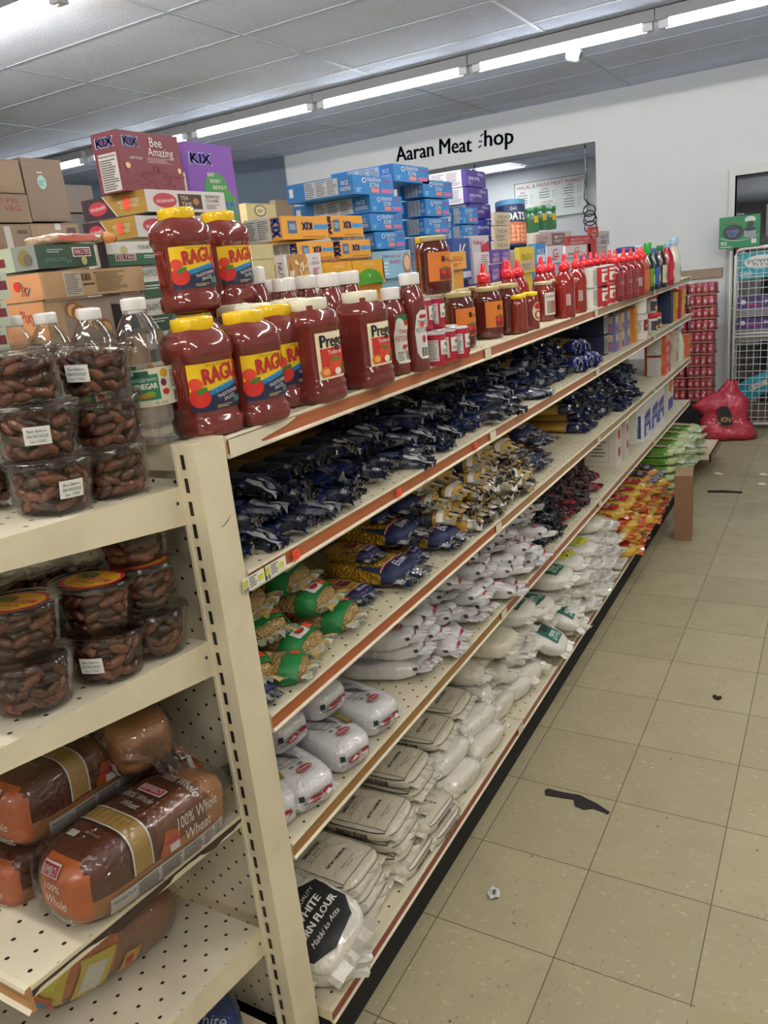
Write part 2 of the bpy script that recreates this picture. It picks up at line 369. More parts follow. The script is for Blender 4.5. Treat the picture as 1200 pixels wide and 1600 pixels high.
# door frame (casing) and store room
m=MB(); fc=H('cfd0ce')
m.box(DX0-.075,DX0,WY-.02,WY+.13,0,DZ+.075,fc,'paper'); m.box(DX0,DX1,WY-.02,WY+.13,DZ,DZ+.075,fc,'paper'); m.box(DX1,DX1+.075,WY-.02,WY+.13,0,DZ+.075,fc,'paper')
m.box(DX0-.055,DX0-.045,WY-.026,WY-.02,0,DZ+.05,H('b9bab8')); st('door_1',m)
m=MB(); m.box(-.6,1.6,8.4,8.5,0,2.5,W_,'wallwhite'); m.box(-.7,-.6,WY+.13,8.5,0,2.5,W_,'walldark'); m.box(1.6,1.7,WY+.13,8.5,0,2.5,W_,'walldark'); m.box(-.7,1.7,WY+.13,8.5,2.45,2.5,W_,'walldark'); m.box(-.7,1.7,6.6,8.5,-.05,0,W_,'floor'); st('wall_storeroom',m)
# butcher room behind the opening
BY=8.9; BZ=2.62
m=MB(); m.box(-5.2,-.8,BY,BY+.1,0,BZ+.02,W_,'wallwhite'); m.box(-.9,-.8,WY+.13,BY,0,BZ,W_,'wallwhite'); m.box(-5.3,-5.2,WY+.13,BY,0,BZ,W_,'wallwhite'); m.box(-5.2,-.8,WY+.13,BY,-.05,0,W_,'floor'); st('wall_meat_room',m)
m=MB(); m.box(-5.2,-.8,WY+.13,BY,BZ,BZ+.04,W_,'ceiling')
for k in range(4): m.box(-5.2,-.8,6.6+.6*k-.012,6.6+.6*k+.012,BZ-.006,BZ,H('c8cacc'))
for k in range(4): m.box(-4.6+1.2*k-.012,-4.6+1.2*k+.012,WY+.13,BY,BZ-.006,BZ,H('c8cacc'))
st('ceiling_meat_room',m)
mk('lamp_p',attr=False,base='f6fbff',emit=9.0)
def panel(x0,x1,y0,y1,z,label):
    t=thing('ceiling_light',label,'ceiling light',((x0+x1)/2,(y0+y1)/2,z)); w,h=(x1-x0)/2,(y1-y0)/2
    m=MB(); m.box(-w,w,-h,h,-.004,0,W_,'lamp_p'); m.build('diffuser',t)
    m=MB()
    for a in ((-w-.02,-w,-h-.02,h+.02),(w,w+.02,-h-.02,h+.02),(-w,w,-h-.02,-h),(-w,w,h,h+.02)): m.box(*a,-.008,0,H('d8d8d8'))
    m.build('frame',t)
panel(-3.75,-2.95,8.0,8.55,BZ-.007,'bright square light panel in the ceiling seen through the wall opening')
panel(-1.75,-1.2,7.0,7.6,BZ-.007,'small lit ceiling panel at the upper right corner of the wall opening')
# menu board
tl,tr,bl,br=[ony(*q,BY-.03) for q in ((804,291),(917,273),(806,347),(915,338))]
w=(tr-tl).length; h=((tl-bl).length+(tr-br).length)/2; ang=math.atan2(tr.z-tl.z,tr.x-tl.x)*.6
t=thing('menu_board','white price board with red heading on the wall of the meat room','menu board',(bl.x,BY-.004,bl.z)); t.rotation_euler=(0,-ang,0)
m=MB(); m.box(0,w,-.02,0,0,h,H('dfe6e0')); m.build('board',t)
mp=plane((0,-.02,0),(1,0,0),(0,0,1),(0,-1,0)); m=MB(); R_=H('c0303a'); K_=H('4a5250')
m.text(mp,'HALAL & FRESH MEAT MARKET',w*.5,h*.88,h*.1,R_,w=w*.92)
for cu,cv,s_,n_ in ((.12,.74,'BEEF',4),(.43,.76,'CAMEL',3),(.77,.78,'LAMB',3),(.45,.42,'CHICKEN',4),(.77,.5,'FISH',4),(.12,.38,'GOAT',3)):
    m.text(mp,s_,w*cu,h*cv,h*.055,R_)
    for k in range(n_):
        vv=h*(cv-.075-.068*k); m.rect(mp,w*(cu-.08),vv-.004,w*(cu+.06),vv+.004,K_,.001); m.text(mp,'Rs  9' if k%2 else 'Rs  7',w*(cu+.13),vv,h*.035,K_)
m.build('printing',t)
m=MB(); 
for a in ((0,w,0,.008),(0,w,h-.008,h),(0,.008,0,h),(w-.008,w,0,h)): m.box(a[0],a[1],-.024,-.019,a[2],a[3],H('777b78'))
m.build('frame',t)
# hanging cable with coils
a=ony(914,222,WY+.2); b_=ony(913,310,WY+.2); c=ony(921,338,WY+.2)
m=MB(); m.tube([(a.x,WY+.2,BZ),(a.x,WY+.2,a.z),((a.x+b_.x)/2+.01,WY+.2,(a.z+b_.z)/2),(b_.x,WY+.2,b_.z),(c.x,WY+.2,c.z+.1)],.008,6,H('33363a'),'gloss')
for k,(rx,dz) in enumerate(((.055,.05),(.05,0),(.06,-.03),(.055,-.09))):
    m.tube([(c.x+rx*math.cos(q*PI/8),WY+.2+.01*k,c.z+dz+.05*math.sin(q*PI/8)) for q in range(17)],.007,6,H('26282b'),'gloss')
tag(m.build('hanging_cable'),'coiled black cable hanging in the wall opening in front of the price board','electric cable')
m=MB(); q=ony(742,262,WY+.25); m.tube([(q.x,WY+.25,BZ),(q.x,WY+.25,q.z-.05),(q.x+.02,WY+.25,q.z-.3)],.006,6,H('55585c')); tag(m.build('ceiling_wire'),'thin dark cord hanging at the left of the wall opening','cord')
# ================================================================= STRIP LIGHTS
def strip(xa,xb,y,z,label,grp=None,lm='lamp'):
    t=thing('strip_light',label,'ceiling light',((xa+xb)/2,y,z),group=grp); L_=(xb-xa)/2
    m=MB(); m.box(-L_-.048,L_+.048,-.05,.05,.03,CZ-z-.006,H('d5d8de'),'paper'); m.box(-L_-.05,L_+.05,-.052,-.05,.02,CZ-z-.006,H('8c8f96')); m.build('housing',t)
    m=MB(); n=8
    m.tube([(-L_,0,0),(L_,0,0)],.021,n,W_,lm); m.build('tube',t)
    for s in (-1,1):
        m=MB(); m.box(s*L_-.02 if s>0 else -L_-.035,s*L_+.035 if s>0 else -L_+.02,-.026,.026,-.02,.032,H('c9ccd2')); m.build('lamp_holder',t)
TZ_=2.745
xs=[(-5.15,-4.1),(-3.98,-2.9),(-2.79,-1.71),(-1.6,-.565),(-.46,.62),(.74,1.8)]
nm=['glowing tube light at far left, ending behind the purple cereal box','glowing tube light above the purple and yellow cereal boxes','glowing tube light above the lettered wall, right of the first','long glowing tube light nearest above the white ceiling camera','glowing tube light cut by the upper right corner','tube light outside the right of the view']
for (a,b),l in zip(xs,nm):
    if a>.7: l='tube light beyond the right picture edge'
    strip(a,b,3.86,TZ_,l)
panel(-.2,.8,6.9,7.5,2.44,'added fill light panel, out of view, on the store room ceiling')  # added fill light that brightens the store room, no seen fixture
strip(-6.4,-5.3,3.86,TZ_,'glowing tube light seen between the brown cartons and the cereal boxes')
for a in (-4.6,-3.4): strip(a,a+1.1,1.17,TZ_,'tube light at the upper left corner of the ceiling' if a<-4 else 'bright tube light cutting the upper left corner of the picture',lm='lamp_near')
for a,yy in ((-1.9,1.17),(-.6,1.17),(.7,1.17),(1.9,1.17),(-3.2,-1.5),(-1.5,-1.5),(.3,-1.5),(1.6,-1.5),(-1.5,-4),(.6,-4)):
    strip(a,a+1.1,yy,TZ_,'tube light overhead behind the view','tube lights behind the view',lm='lamp_near')
# ceiling camera
q=onz(893,90,2.76); t=thing('security_camera','small white dome camera fixed under the ceiling beside the tube light','camera',(q.x,q.y,CZ-.006))
m=MB(); m.box(-.035,.035,-.035,.035,-.02,0,H('d6d6d4')); m.build('mount',t)
m=MB(); M_=Matrix.Translation((.02,-.02,-.055))@Matrix.Rotation(1.9,4,'Y')
m.lathe([(.0,-.045),(.03,-.045),(.04,-.03),(.042,.03),(.03,.045),(0,.045)],14,H('dadad8'),'paper',closed=False); m.v=[tuple(M_@Vector(v)) for v in m.v]; o=m.build('camera_body',t)
m=MB(); m.lathe([(.0,.045),(.022,.047),(.022,.049),(0,.05)],12,H('2e3136'),'gloss',closed=False); m.v=[tuple(M_@Vector(v)) for v in m.v]; m.build('lens',t)
# world
wd=bpy.data.worlds.new('world'); SC.world=wd; wd.use_nodes=True; wd.node_tree.nodes['Background'].inputs[0].default_value=(.8,.86,1,1); wd.node_tree.nodes['Background'].inputs[1].default_value=.3
# ================================================================= GONDOLA
CR=H('e6dbbc'); CRL=H('ebe2c8')
XF=-.36; XB=-.80; Y0=-.43; SEC=1.16
LV={'deck':1.345,'s2':1.108,'s3':.825,'s4':.54,'base':.135}
RC=['b0673f','b5704a','b58560','b08e6c']
gd=thing('gondola_shelving','long cream metal shop shelving unit running down the aisle','shelving',(0,0,0))
def shelf(par,x0,x1,y0,y1,z,railcol,front='+x',thick=.028,name='shelf',seam=True,patch=0):
    m=MB(); m.box(x0,x1,y0+.001,y1-.001,z-thick,z,{'*':CR},'cream_metal'); 
    m.rect(plane((x0,y0+.002,z),(1,0,0),(0,1,0),(0,0,1)),0,0,x1-x0,y1-y0-.004,H('ddd5ba'),.0005,mat='perforated')
    s=m.build(name,par)
    m=MB(); rc=H(railcol)
    # curved price rail: white lip, concave coloured strip, white lower lip
    pr=[(x1,z+.003),(x1+.006,z+.003),(x1+.007,z-.001),(x1+.0045,z-.004),(x1+.0035,z-.014),(x1+.0045,z-.027),(x1+.009,z-.031),(x1+.008,z-.034),(x1,z-.034)]
    cs=[CRL,CRL,CRL,rc,rc,CRL,CRL,CR]; ms=['cream_metal']*3+['rail']*2+['cream_metal']*3
    vs=[(a,yy,b) for yy in (y0+.002,y1-.002) for a,b in pr]; n=len(pr)
    m.add(vs,[(i,n+i,n+i+1,i+1) for i in range(n-1)],cs,ms); m.add([vs[i] for i in range(n)],[tuple(range(n))],CRL); m.add([vs[n+i] for i in range(n)],[tuple(reversed(range(n)))],CRL)
    mp=plane((x1+.0075,0,z),(0,1,0),(0,0,1),(1,0,0))
    if seam: m.rect(mp,y1-.05,-.029,y1-.004,-.003,CRL,.0008,mat='cream_metal'); 
    if patch:
        pts=[(y0+.003,-.029),(y0+.1,-.029),(y0+.085,-.022),(y0+.115,-.018),(y0+.16,-.013),(y0+.195,-.005),(y0+.19,-.003),(y0+.003,-.003)]
        m.poly(mp,pts,CRL,.0008,mat='cream_metal')
    r=m.build('price_rail',s); return s,r
SH={}
for i in range(4):
    y0=Y0+SEC*i; y1=y0+SEC
    for k,z in LV.items():
        if k=='base': continue
        rcs={'deck':['b4683f','ae6a48','ab8a68','a8947a'],'s2':['ac6139','ad7350','a88a6a','a8967e'],'s3':['a95c33','a9825a','a68e6c','a09078'],'s4':['9a7038','a5604a','a0745f','98806c']}[k]  # tan of the farther sections is aisle light put into the rail colour
        x0=XB-.44 if k=='deck' else XB+.02
        SH[k,i]=shelf(gd,x0,XF-.008,y0,y1,z,rcs[i],patch=(k=='deck' and i==0))
    SH['base',i]=shelf(gd,XB+.02,-.335,y0,y1,LV['base'],['8e4634','94644c','8f7460','857464'][i],name='base_shelf')  # base rails likewise: duller farther off, the light set in their colour
    m=MB(); m.box(XB-.02,-.345,y0,y1,0,LV['base']-.034,H('2a2926'),'matte'); m.build('kick_plate',gd)
    m=MB(); m.box(XB-.012,XB+.012,y0,y1,LV['base'],LV['deck']-.03,H('cfc6aa'),'perforated'); m.build('back_panel',gd)
for i in range(5):
    y=Y0+SEC*i; m=MB(); m.box(XB-.03,XB+.03,y-.015+(.016 if i==0 else 0),y+.015,0.1,LV['deck']-.03,CR,'cream_metal'); m.build('upright',gd)
# stickers on the rails
OR_=H('ff5a3c')
def sticker(key,i,yy,w=.022,h=.02,col=OR_,tagm=False):
    s,r=SH[key,i]; z=LV[key]; m=MB(); mp=plane((XF+.0015,yy,z-.0155),(0,1,0),(0,0,1),(1,0,0))
    if tagm:
        m.rect(mp,-.032,-.014,.032,.012,H('efeee2'),.001); m.rect(mp,-.03,-.004,-.018,.008,H('c8cc3a'),.0016); m.rect(mp,.01,-.006,.024,.004,H('e0d840'),.0016); m.lines(mp,-.014,-.01,.008,.01,5,H('555555'),e=.0016); m.bars(mp,-.03,-.013,-.016,-.006,8,e=.0016)
        m.build('shelf_tag',s)
    else:
        m.rect(mp,-w/2,-h/2,w/2,h/2,col,.001); m.lines(mp,-w*.35,-h*.3,w*.35,h*.3,3,H('d83a20'),e=.0015); m.build('price_sticker',s)
for px,py in ((462,870),): sticker('s2',0,onx(px,py,XF).y)
for px,py in ((622,767),(742,694)): sticker('s2',0 if px<775 else 1,onx(px,py,XF).y)
sticker('s2',0,onx(429,888,XF).y,tagm=True); sticker('s2',0,onx(396,907,XF).y+.0,tagm=True)
sticker('s4',1,onx(864,880,XF).y,w=.012,h=.012)
# ================================================================= END CAP with slotted post
EY=-.465; EX1=-.362; EX0=-1.32
ec=thing('end_shelving','cream metal end unit with a slotted post holding dates and bread','shelving',(0,0,0))
PX0,PX1,PY0,PY1=EX1-.042,EX1,-.505,-.435
m=MB(); m.box(PX0,PX1,PY0,PY1,0,1.352,CR,'cream_metal')
m.box(PX0-.004,PX0+.002,PY0-.003,PY1,0,1.352,CRL,'cream_metal')
mp=plane((PX0,PY0,0),(1,0,0),(0,0,1),(0,-1,0)); z=.08
while z<1.33:
    m.rect(mp,.010,z,.0175,z+.024,H('1b1a18'),.0008); z+=.0385
m.poly(plane((PX1,PY0,0),(0,1,0),(0,0,1),(1,0,0)),[(.026,1.207),(.036,1.209),(.05,1.215),(.060,1.224),(.05,1.213),(.036,1.2075)],H('6d6350'),.0008)
m.build('slotted_post',ec)
m=MB(); m.box(EX0,EX0+.042,PY0,PY1,0,1.352,CR,'cream_metal'); m.build('slotted_post',ec)
m=MB(); m.box(EX0+.042,PX0-.003,EY,EY+.02,.1,1.30,H('e6dec6'),'perforated'); m.build('back_panel',ec)
m=MB(); m.box(EX0+.042,PX0-.003,EY-.012,EY+.02,1.30,1.345,CR,'cream_metal'); m.build('top_rail',ec)
m=MB(); m.box(EX0+.042,PX0-.003,EY+.021,PY1,.1,1.343,CR,'cream_metal'); m.build('crossbar',ec)
def eshelf(zb,zf,depth,lipb,lipf,name='shelf',broken=False):
    """tilted end-cap shelf: zb height at the back, zf at the front"""
    x0,x1=EX0+.02,PX0-.001; yb=PY0-.002; yf=yb-depth
    m=MB()
    top=[(x0,yb,zb),(x1,yb,zb),(x1,yf,zf),(x0,yf,zf)]; t=.004
    m.add(top+[(a,b,c-t) for a,b,c in top],[(0,3,2,1),(4,5,6,7)],[CR,CR],'cream_metal')
    sl=(zf-zb)/depth
    n=Vector((0,sl,1)).normalized()
    mpz=lambda u,v,e:Vector((x0+u,yb-v,zb+sl*v+e))
    # strip near back and front are perforated, as is the whole board for the lower ones
    m.add([mpz(a,b,.0008) for a,b in ((0,0),(x1-x0,0),(x1-x0,depth),(0,depth))],[(0,3,2,1)],H('e6dec6'),'perforated')
    # side lip (right): deep at the back, shallow at the front
    for xx,s in ((x1,1),(x0,-1)):
        pts=[(yb,zb+.001),(yf,zf+.001),(yf,zf-lipf),(yb,zb-lipb)]
        vs=[(xx,a,b) for a,b in pts]+[(xx-s*.003,a,b) for a,b in pts]
        m.add(vs,[(0,1,2,3),(7,6,5,4),(0,4,5,1),(3,2,6,7)],CR,'cream_metal')
    m.add([(x0,yf,zf+.001),(x1,yf,zf+.001),(x1,yf,zf-lipf),(x0,yf,zf-lipf)],[(0,1,2,3)],CR,'cream_metal')
    m.ell(plane((x1,yb,zb),(0,-1,0),(0,0,1),(1,0,0)),.012,-.024,.003,.003,H('222222'),.001)
    s=m.build(name,ec)
    if broken:
        # chipped laminate: dark exposed board along the right side edge
        r=random.Random(4); m=MB(); k=36; top=[];bot=[]
        for i in range(k+1):
            v=depth*i/k; zz=zb+sl*v
            amp=.007+.006*math.sin(i*.35)+r.uniform(-.003,.004)
            if 14<i<26: amp+=.005
            top.append((x1+.001,yb-v,zz-.006)); bot.append((x1+.001,yb-v,zz-.006-max(.004,amp)))
        for i in range(k):
            m.add([top[i],top[i+1],bot[i+1],bot[i]],[(0,1,2,3)],H('3f3226'),'wood_edge')
            m.add([(top[i][0]-.02,)+top[i][1:],(top[i+1][0]-.02,)+top[i+1][1:],top[i+1],top[i]],[(0,1,2,3)],H('3f3226'),'wood_edge')
        m.build('chipped_edge',s)
    m=MB(); rc=H('c08a55')
    pr=[(yf,zf+.003),(yf-.008,zf+.003),(yf-.010,zf-.002),(yf-.006,zf-.006),(yf-.004,zf-.018),(yf-.006,zf-.034),(yf-.012,zf-.038),(yf,zf-.040)]
    n_=len(pr); vs=[(xx,a,b) for xx in (x0,x1) for a,b in pr]
    cs=[CRL,CRL,CRL,rc,rc,CRL,CR]; m.add(vs,[(i+1,n_+i+1,n_+i,i) for i in range(n_-1)],cs,['cream_metal']*3+['rail']*2+['cream_metal']*2)
    m.add([vs[n_+i] for i in range(n_)],[tuple(range(n_))],rc,'rail'); m.build('price_rail',s)
    return s
E1=(1.283,1.315); E2=(1.008,1.05); E3=(.655,.70); E4=(.392,.432)
eshelf(*E1,.44,.064,.034); eshelf(*E2,.44,.064,.030); eshelf(*E3,.44,.022,.018,broken=True); eshelf(*E4,.40,.060,.036)
m=MB(); m.box(EX0+.02,PX0,-.93,PY0-.002,.1,.135,CR,'cream_metal'); m.build('base_shelf',ec)
m=MB(); m.box(EX0+.02,PX0,-.90,PY0-.002,0,.1,H('2a2926'),'matte'); m.build('kick_plate',ec)
def e_z(E,y,depth=.44): return E[0]+(E[1]-E[0])*((PY0-.002-y)/depth)
# far end deck past the end of the run
q=onz(1108,691,.14); t=thing('low_end_shelf','low cream shelf with a black front lip past the far end of the run','shelf',(0,0,0))
m=MB(); m.box(-.78,-.235,4.23,4.72,.115,.145,CR,'cream_metal'); m.build('shelf_board',t)
m=MB(); m.box(-.235,-.222,4.23,4.735,.10,.15,H('1f1e1c'),'gloss'); m.box(-.5,-.222,4.72,4.735,.10,.15,H('1f1e1c'),'gloss'); m.build('front_lip',t)
m=MB(); m.box(-.75,-.6,4.25,4.7,0,.115,H('262522'),'matte'); m.build('base',t)
# ================================================================= PACK GENERATORS
def nz3(p,sc,seed): return noise.noise(Vector((p[0]*sc+seed*7.3,p[1]*sc-seed*3.1,p[2]*sc+seed)))
class SE:
    """soft box (superellipsoid) standing on z=0, centred on x,y"""
    def __init__(s,a,b,c,n=4,amp=0,scale=20,seed=0,taper=0):
        s.a,s.b,s.c,s.n,s.amp,s.sc,s.seed,s.tp=a,b,c,n,amp,scale,seed,taper
    def disp(s,p):
        q=Vector(p)
        if s.amp: q=q*(1+s.amp*nz3(p,s.sc,s.seed)+s.amp*.5*nz3(p,s.sc*2.7,s.seed+5))
        if s.amp>.035: q.z*=1-s.amp*2.6*abs(nz3(p,s.sc*1.7,s.seed+9)); q.z+=s.amp*.05*nz3(p,s.sc*5,s.seed+3)
        if s.tp: q.z*=1-s.tp*(abs(q.x)/s.a)**4
        return Vector((q.x,q.y,max(q.z,-s.c)+s.c))
    def mesh(s,mb,res,colf,matf='film'):
        seen={}; 
        def key(d): return (round(d[0],4),round(d[1],4),round(d[2],4))
        def vid(d):
            k=key(d)
            if k not in seen:
                w=[math.tan(x*PI/4)*1.0 for x in d]
                L=(abs(w[0])**s.n+abs(w[1])**s.n+abs(w[2])**s.n)**(1/s.n)
                p=(w[0]/L*s.a,w[1]/L*s.b,w[2]/L*s.c); seen[k]=(len(mb.v),p); mb.v.append(tuple(s.disp(p)))
            return seen[k]
        for ax in range(3):
            for sg in (-1,1):
                for i in range(res):
                    for j in range(res):
                        q=[]
                        for di,dj in ((0,0),(1,0),(1,1),(0,1)):
                            d=[0,0,0]; d[ax]=sg; d[(ax+1)%3]=-1+2*(i+di)/res; d[(ax+2)%3]=-1+2*(j+dj)/res; q.append(vid(d))
                        ids=[x[0] for x in q]; ids=ids if sg>0 else ids[::-1]
                        c=[sum(x[1][t] for x in q)/4 for t in range(3)]
                        mb.face(tuple(ids),colf(c) if callable(colf) else colf,matf(c) if callable(matf) else matf,True)
    def map(s,f):
        n=s.n; dim=(s.a,s.b,s.c)
        ax={'x':0,'y':1,'z':2}[f[1]]; sg=1 if f[0]=='+' else -1
        o=[k for k in (0,1,2) if k!=ax]
        def g(u,v,e):
            # u,v measured from the face centre, in metres, u along the viewer's right, v up
            if ax==2: x,y=u,v; q=[x,y]
            elif ax==0: q=[u*sg,v]
            else: q=[-u*sg,v]
            r=1-abs(q[0]/dim[o[0]])**n-abs(q[1]/dim[o[1]])**n
            w=dim[ax]*(max(r,0.0)**(1/n)); p=[0,0,0]; p[o[0]]=q[0]; p[o[1]]=q[1]; p[ax]=sg*w
            P=s.disp(p); N=Vector([abs(x/dim[i])**(n-1)*(1 if x>0 else -1)/dim[i] for i,x in enumerate(p)])
            if N.length>0: N.normalize()
            return P+N*(e*1.3+.0022)
        return g
def loft(mb,st,n,seed=0,sm=True,rag=0):
    """st: (x,ry,rz,cz,amp,colours,mat)  closed tube along x; colours a list picked at random per face"""
    r=random.Random(seed); b=len(mb.v)
    for (x,ry,rz,cz,amp,cc,mt) in st:
        for k in range(n):
            a=2*PI*k/n; y,z=math.cos(a)*ry,math.sin(a)*rz; j=1+amp*r.uniform(-1,1)
            mb.v.append((x+amp*rag*r.uniform(-1,1),y*j,max(z*j+cz,.0005)))
    for i in range(len(st)-1):
        cc,mt=st[i][5],st[i][6]
        for k in range(n): mb.face((b+i*n+k,b+i*n+(k+1)%n,b+(i+1)*n+(k+1)%n,b+(i+1)*n+k),r.choice(cc),mt,sm)
    mb.face(tuple(b+k for k in reversed(range(n))),r.choice(st[0][5]),st[0][6]); t=b+(len(st)-1)*n
    mb.face(tuple(t+k for k in range(n)),r.choice(st[-1][5]),st[-1][6])
def ruffle(mb,x0,ln,wy,wz,cz,cols,seed,folds=9,mats=('film',),rows=5,flare=1.15,pinch=.7,tilt=0):
    """gathered and crumpled bag end: a zig-zag sheet in two layers fanning out from x0 along +x"""
    r=random.Random(seed)
    for layer in (-1,1):
        n=folds*2; b=len(mb.v); cs=r.uniform(.6,1.1)
        for i in range(rows+1):
            t=i/rows; wid=wy*(1-(1-pinch)*math.sin(min(1,t*2.2)*PI/2))*(1+(flare-1)*t*t*2)
            for k in range(n+1):
                y=(-1+2*k/n)*wid; zig=(1 if k%2 else -1)*wz*.26*(.3+t)*r.uniform(.4,1.3)
                z=cz+layer*wz*(1-t)*math.sqrt(max(0,1-(k/n*2-1)**2))*.8+zig*min(1,t*2.5)+tilt*t*ln
                x=x0+ln*t*(1+.16*r.uniform(-1,1)*(t>.3))
                mb.v.append((x,y+wz*.2*r.uniform(-1,1)*t,max(z,.001)))
        for k in range(n):
            cc=r.choice(cols); mm=r.choice(mats); sm=r.random()<.75
            for i in range(rows):
                if r.random()<.22: cc=r.choice(cols)
                mb.face((b+i*(n+1)+k,b+(i+1)*(n+1)+k,b+(i+1)*(n+1)+k+1,b+i*(n+1)+k+1),cc,mm,sm)
NV=H('16224a'); NV2=H('22336a'); GY=H('70737c'); GY2=H('a6a8ae'); DK=H('1a1c26')  # greys serve as clear film tone and as its painted highlights
YSP=H('c8983a'); WH=H('e8e6e0')
def spaghetti(seed,label,cols=(H('1a1f33'),H('333744'),H('6c6f78'),NV,H('989aa0'),H('555861'),NV,H('484c58'),H('1a1c24'),H('b8babf')),ring=H('d9c9a8'),sleeve=NV,pasta=YSP,L=.27,w=.042,h=.019,endL=.075,cat='pasta',mat='film',name='spaghetti_pack',logo=None,sl=.085,clr=.4):  # paler greys: clear film over navy, plus glints on its folds set as colour
    r=random.Random(seed); t=thing(name,label,cat)
    m=MB(); cz=h; N=14
    loft(m,[(-L,w*.9,h*.8,cz,.05,[pasta],'spag'),(-L+.01,w,h,cz,.03,[pasta],'spag'),(-sl-.006,w,h,cz,.02,[pasta],'spag')],N,seed)
    m.build('pasta_bundle',t)
    m=MB(); loft(m,[(-sl-.008,w*1.02,h*1.03,cz,.01,[ring],'gloss'),(-sl-.005,w*1.03,h*1.04,cz,.01,[sleeve],mat),(-sl*.6,w*1.0,h*1.0,cz,.05,[sleeve],mat),(-sl*.25,w*.98,h*.95,cz,.1,[sleeve],mat),(0,w*.9,h*.85,cz,.15,[sleeve],mat)],N,seed+1)
    top=lambda u,v,e:Vector((-sl*.55+u,v,cz+h*1.04*math.sqrt(max(0.01,1-(v/(w*1.06))**2))+e+.001))
    for k in range(5): m.rect(top,-.03,-.022+k*.005,.028,-.0205+k*.005,H('7d8db0'),.0005,.01)
    if logo: logo(m,top)
    m.build('printed_sleeve',t)
    m=MB(); ruffle(m,-.004,endL*.9,w*.8,h*1.5,cz,list(cols),seed+2,folds=7,mats=('film','film','crinkle_film') if r.random()<clr else ('film',),tilt=r.uniform(-.25,.25))
    m.build('crumpled_end',t); return t
def fins(m,a,b,c,side,cols,seed,ln=.018,mat='film',k=12,amp=.006):
    r=random.Random(seed); bb=len(m.v)
    for i in range(3):
        for j in range(k+1):
            y=(-1+2*j/k)*b*.88; x=side*(a*.93+ln*i/2*(1.6)); m.v.append((x+r.uniform(-1,1)*.002*i,y,max(.001,c+amp*r.uniform(-1,1)*(i>0)+ (0.0015*(j%2))*i)))
    for j in range(k):
        cc=r.choice(cols)
        for i in range(2): m.face((bb+i*(k+1)+j,bb+(i+1)*(k+1)+j,bb+(i+1)*(k+1)+j+1,bb+i*(k+1)+j+1),cc,mat,j%3!=0)
def bag(seed,name,label,cat,a,b,c,n,colf,matf,deco=None,end=None,res=9,amp=.03,scale=22,body='bag_body',taper=0,fincols=None,finmat='film',finln=.016,sides=(1,-1)):
    t=thing(name,label,cat); s=SE(a,b,c,n,amp,scale,seed,taper); m=MB(); s.mesh(m,res,colf,matf); m.build(body,t)
    if deco: 
        m=MB(); deco(m,s); m.build('print',t)
    if fincols:
        for sd in sides:
            m=MB(); fins(m,a,b,c,sd,fincols,seed+sd,finln,finmat); m.build('seal',t)
    if end: end(t,s)
    return t
RD=H('b3242c'); OG=H('ff5f3f')
def d_sticker(m,mp,u,v,w=.02,col=OG,e=.002): m.rect(mp,u-w/2,v-w*.45,u+w/2,v+w*.45,col,e,.01); m.lines(mp,u-w*.3,v-w*.3,u+w*.3,v+w*.3,2,H('e03a22'),e=e+.0006)
# --- flour bag (cream, black border)
def d_flour(kind,sub):
    def f(m,s):
        mp=s.map('+z'); K=H('2b2a2e'); x,y=s.a*.80,s.b*.84
        # text runs along +y (towards the far end), so rotate by 90 degrees
        for u0,v0,u1,v1 in ((-x,-y,x,-y+.0016),(x-.0016,-y,x,y),(-x,y-.0016,x,y)): m.rect(mp,u0,v0,u1,v1,K,.0008,.012)
        bx=-s.a*.42; 
        for u0,v0,u1,v1 in ((bx-.02,-y*.62,bx-.019,y*.45),(bx+.019,-y*.62,bx+.02,y*.45),(bx-.02,-y*.62,bx+.02,-y*.62+.001),(bx-.02,y*.45-.001,bx+.02,y*.45)): m.rect(mp,u0,v0,u1,v1,K,.0008,.012)
        m.text(mp,kind,bx-.006,-y*.09,.011,K,w=y*.95,ang=PI/2,cut=.012,b=.05); m.text(mp,sub,bx+.009,-y*.09,.008,K,w=y*.45,ang=PI/2,cut=.012)
        m.text(mp,'NET WT. 2 LBS (908 GM)',.022,-y*.05,.008,K,w=y*1.1,ang=PI/2,cut=.012,b=.05)
        m.text(mp,'Packed for Best Quality',.052,0,.004,K,w=y*.8,ang=PI/2,cut=.012); m.text(mp,'New York',.06,0,.004,K,w=y*.4,ang=PI/2,cut=.012)
        my=s.map('-y'); m.text(my,kind,-.005,0,.013,K,w=s.a*.85,cut=.012,b=.05); m.rect(my,-x,.011,x,.0125,K,.0008,.012); m.rect(my,-x,-.0125,x,-.011,K,.0008,.012)
        mx=s.map('+x'); m.rect(mx,-y,.006,y,.0075,K,.0008,.012)
    return f
CRM=H('d9d2bd'); PW=H('e2dfd8')
def flour(seed,kind,sub,label):
    return bag(seed,'flour_bag',label,'flour bag',.105,.08,.0185,4.6,lambda p:CRM,'poly',d_flour(kind,sub),amp=.012,res=14,fincols=[H('cfc9b6'),H('e4dfd0')],finmat='poly')
P_barley=[flour(11,'BARLEY FLOUR','JAV FLOUR','cream bag of barley flour')]
P_juwar=[flour(14,'JUWAR FLOUR','SORGHUM FLOUR','cream bag of juwar flour')]
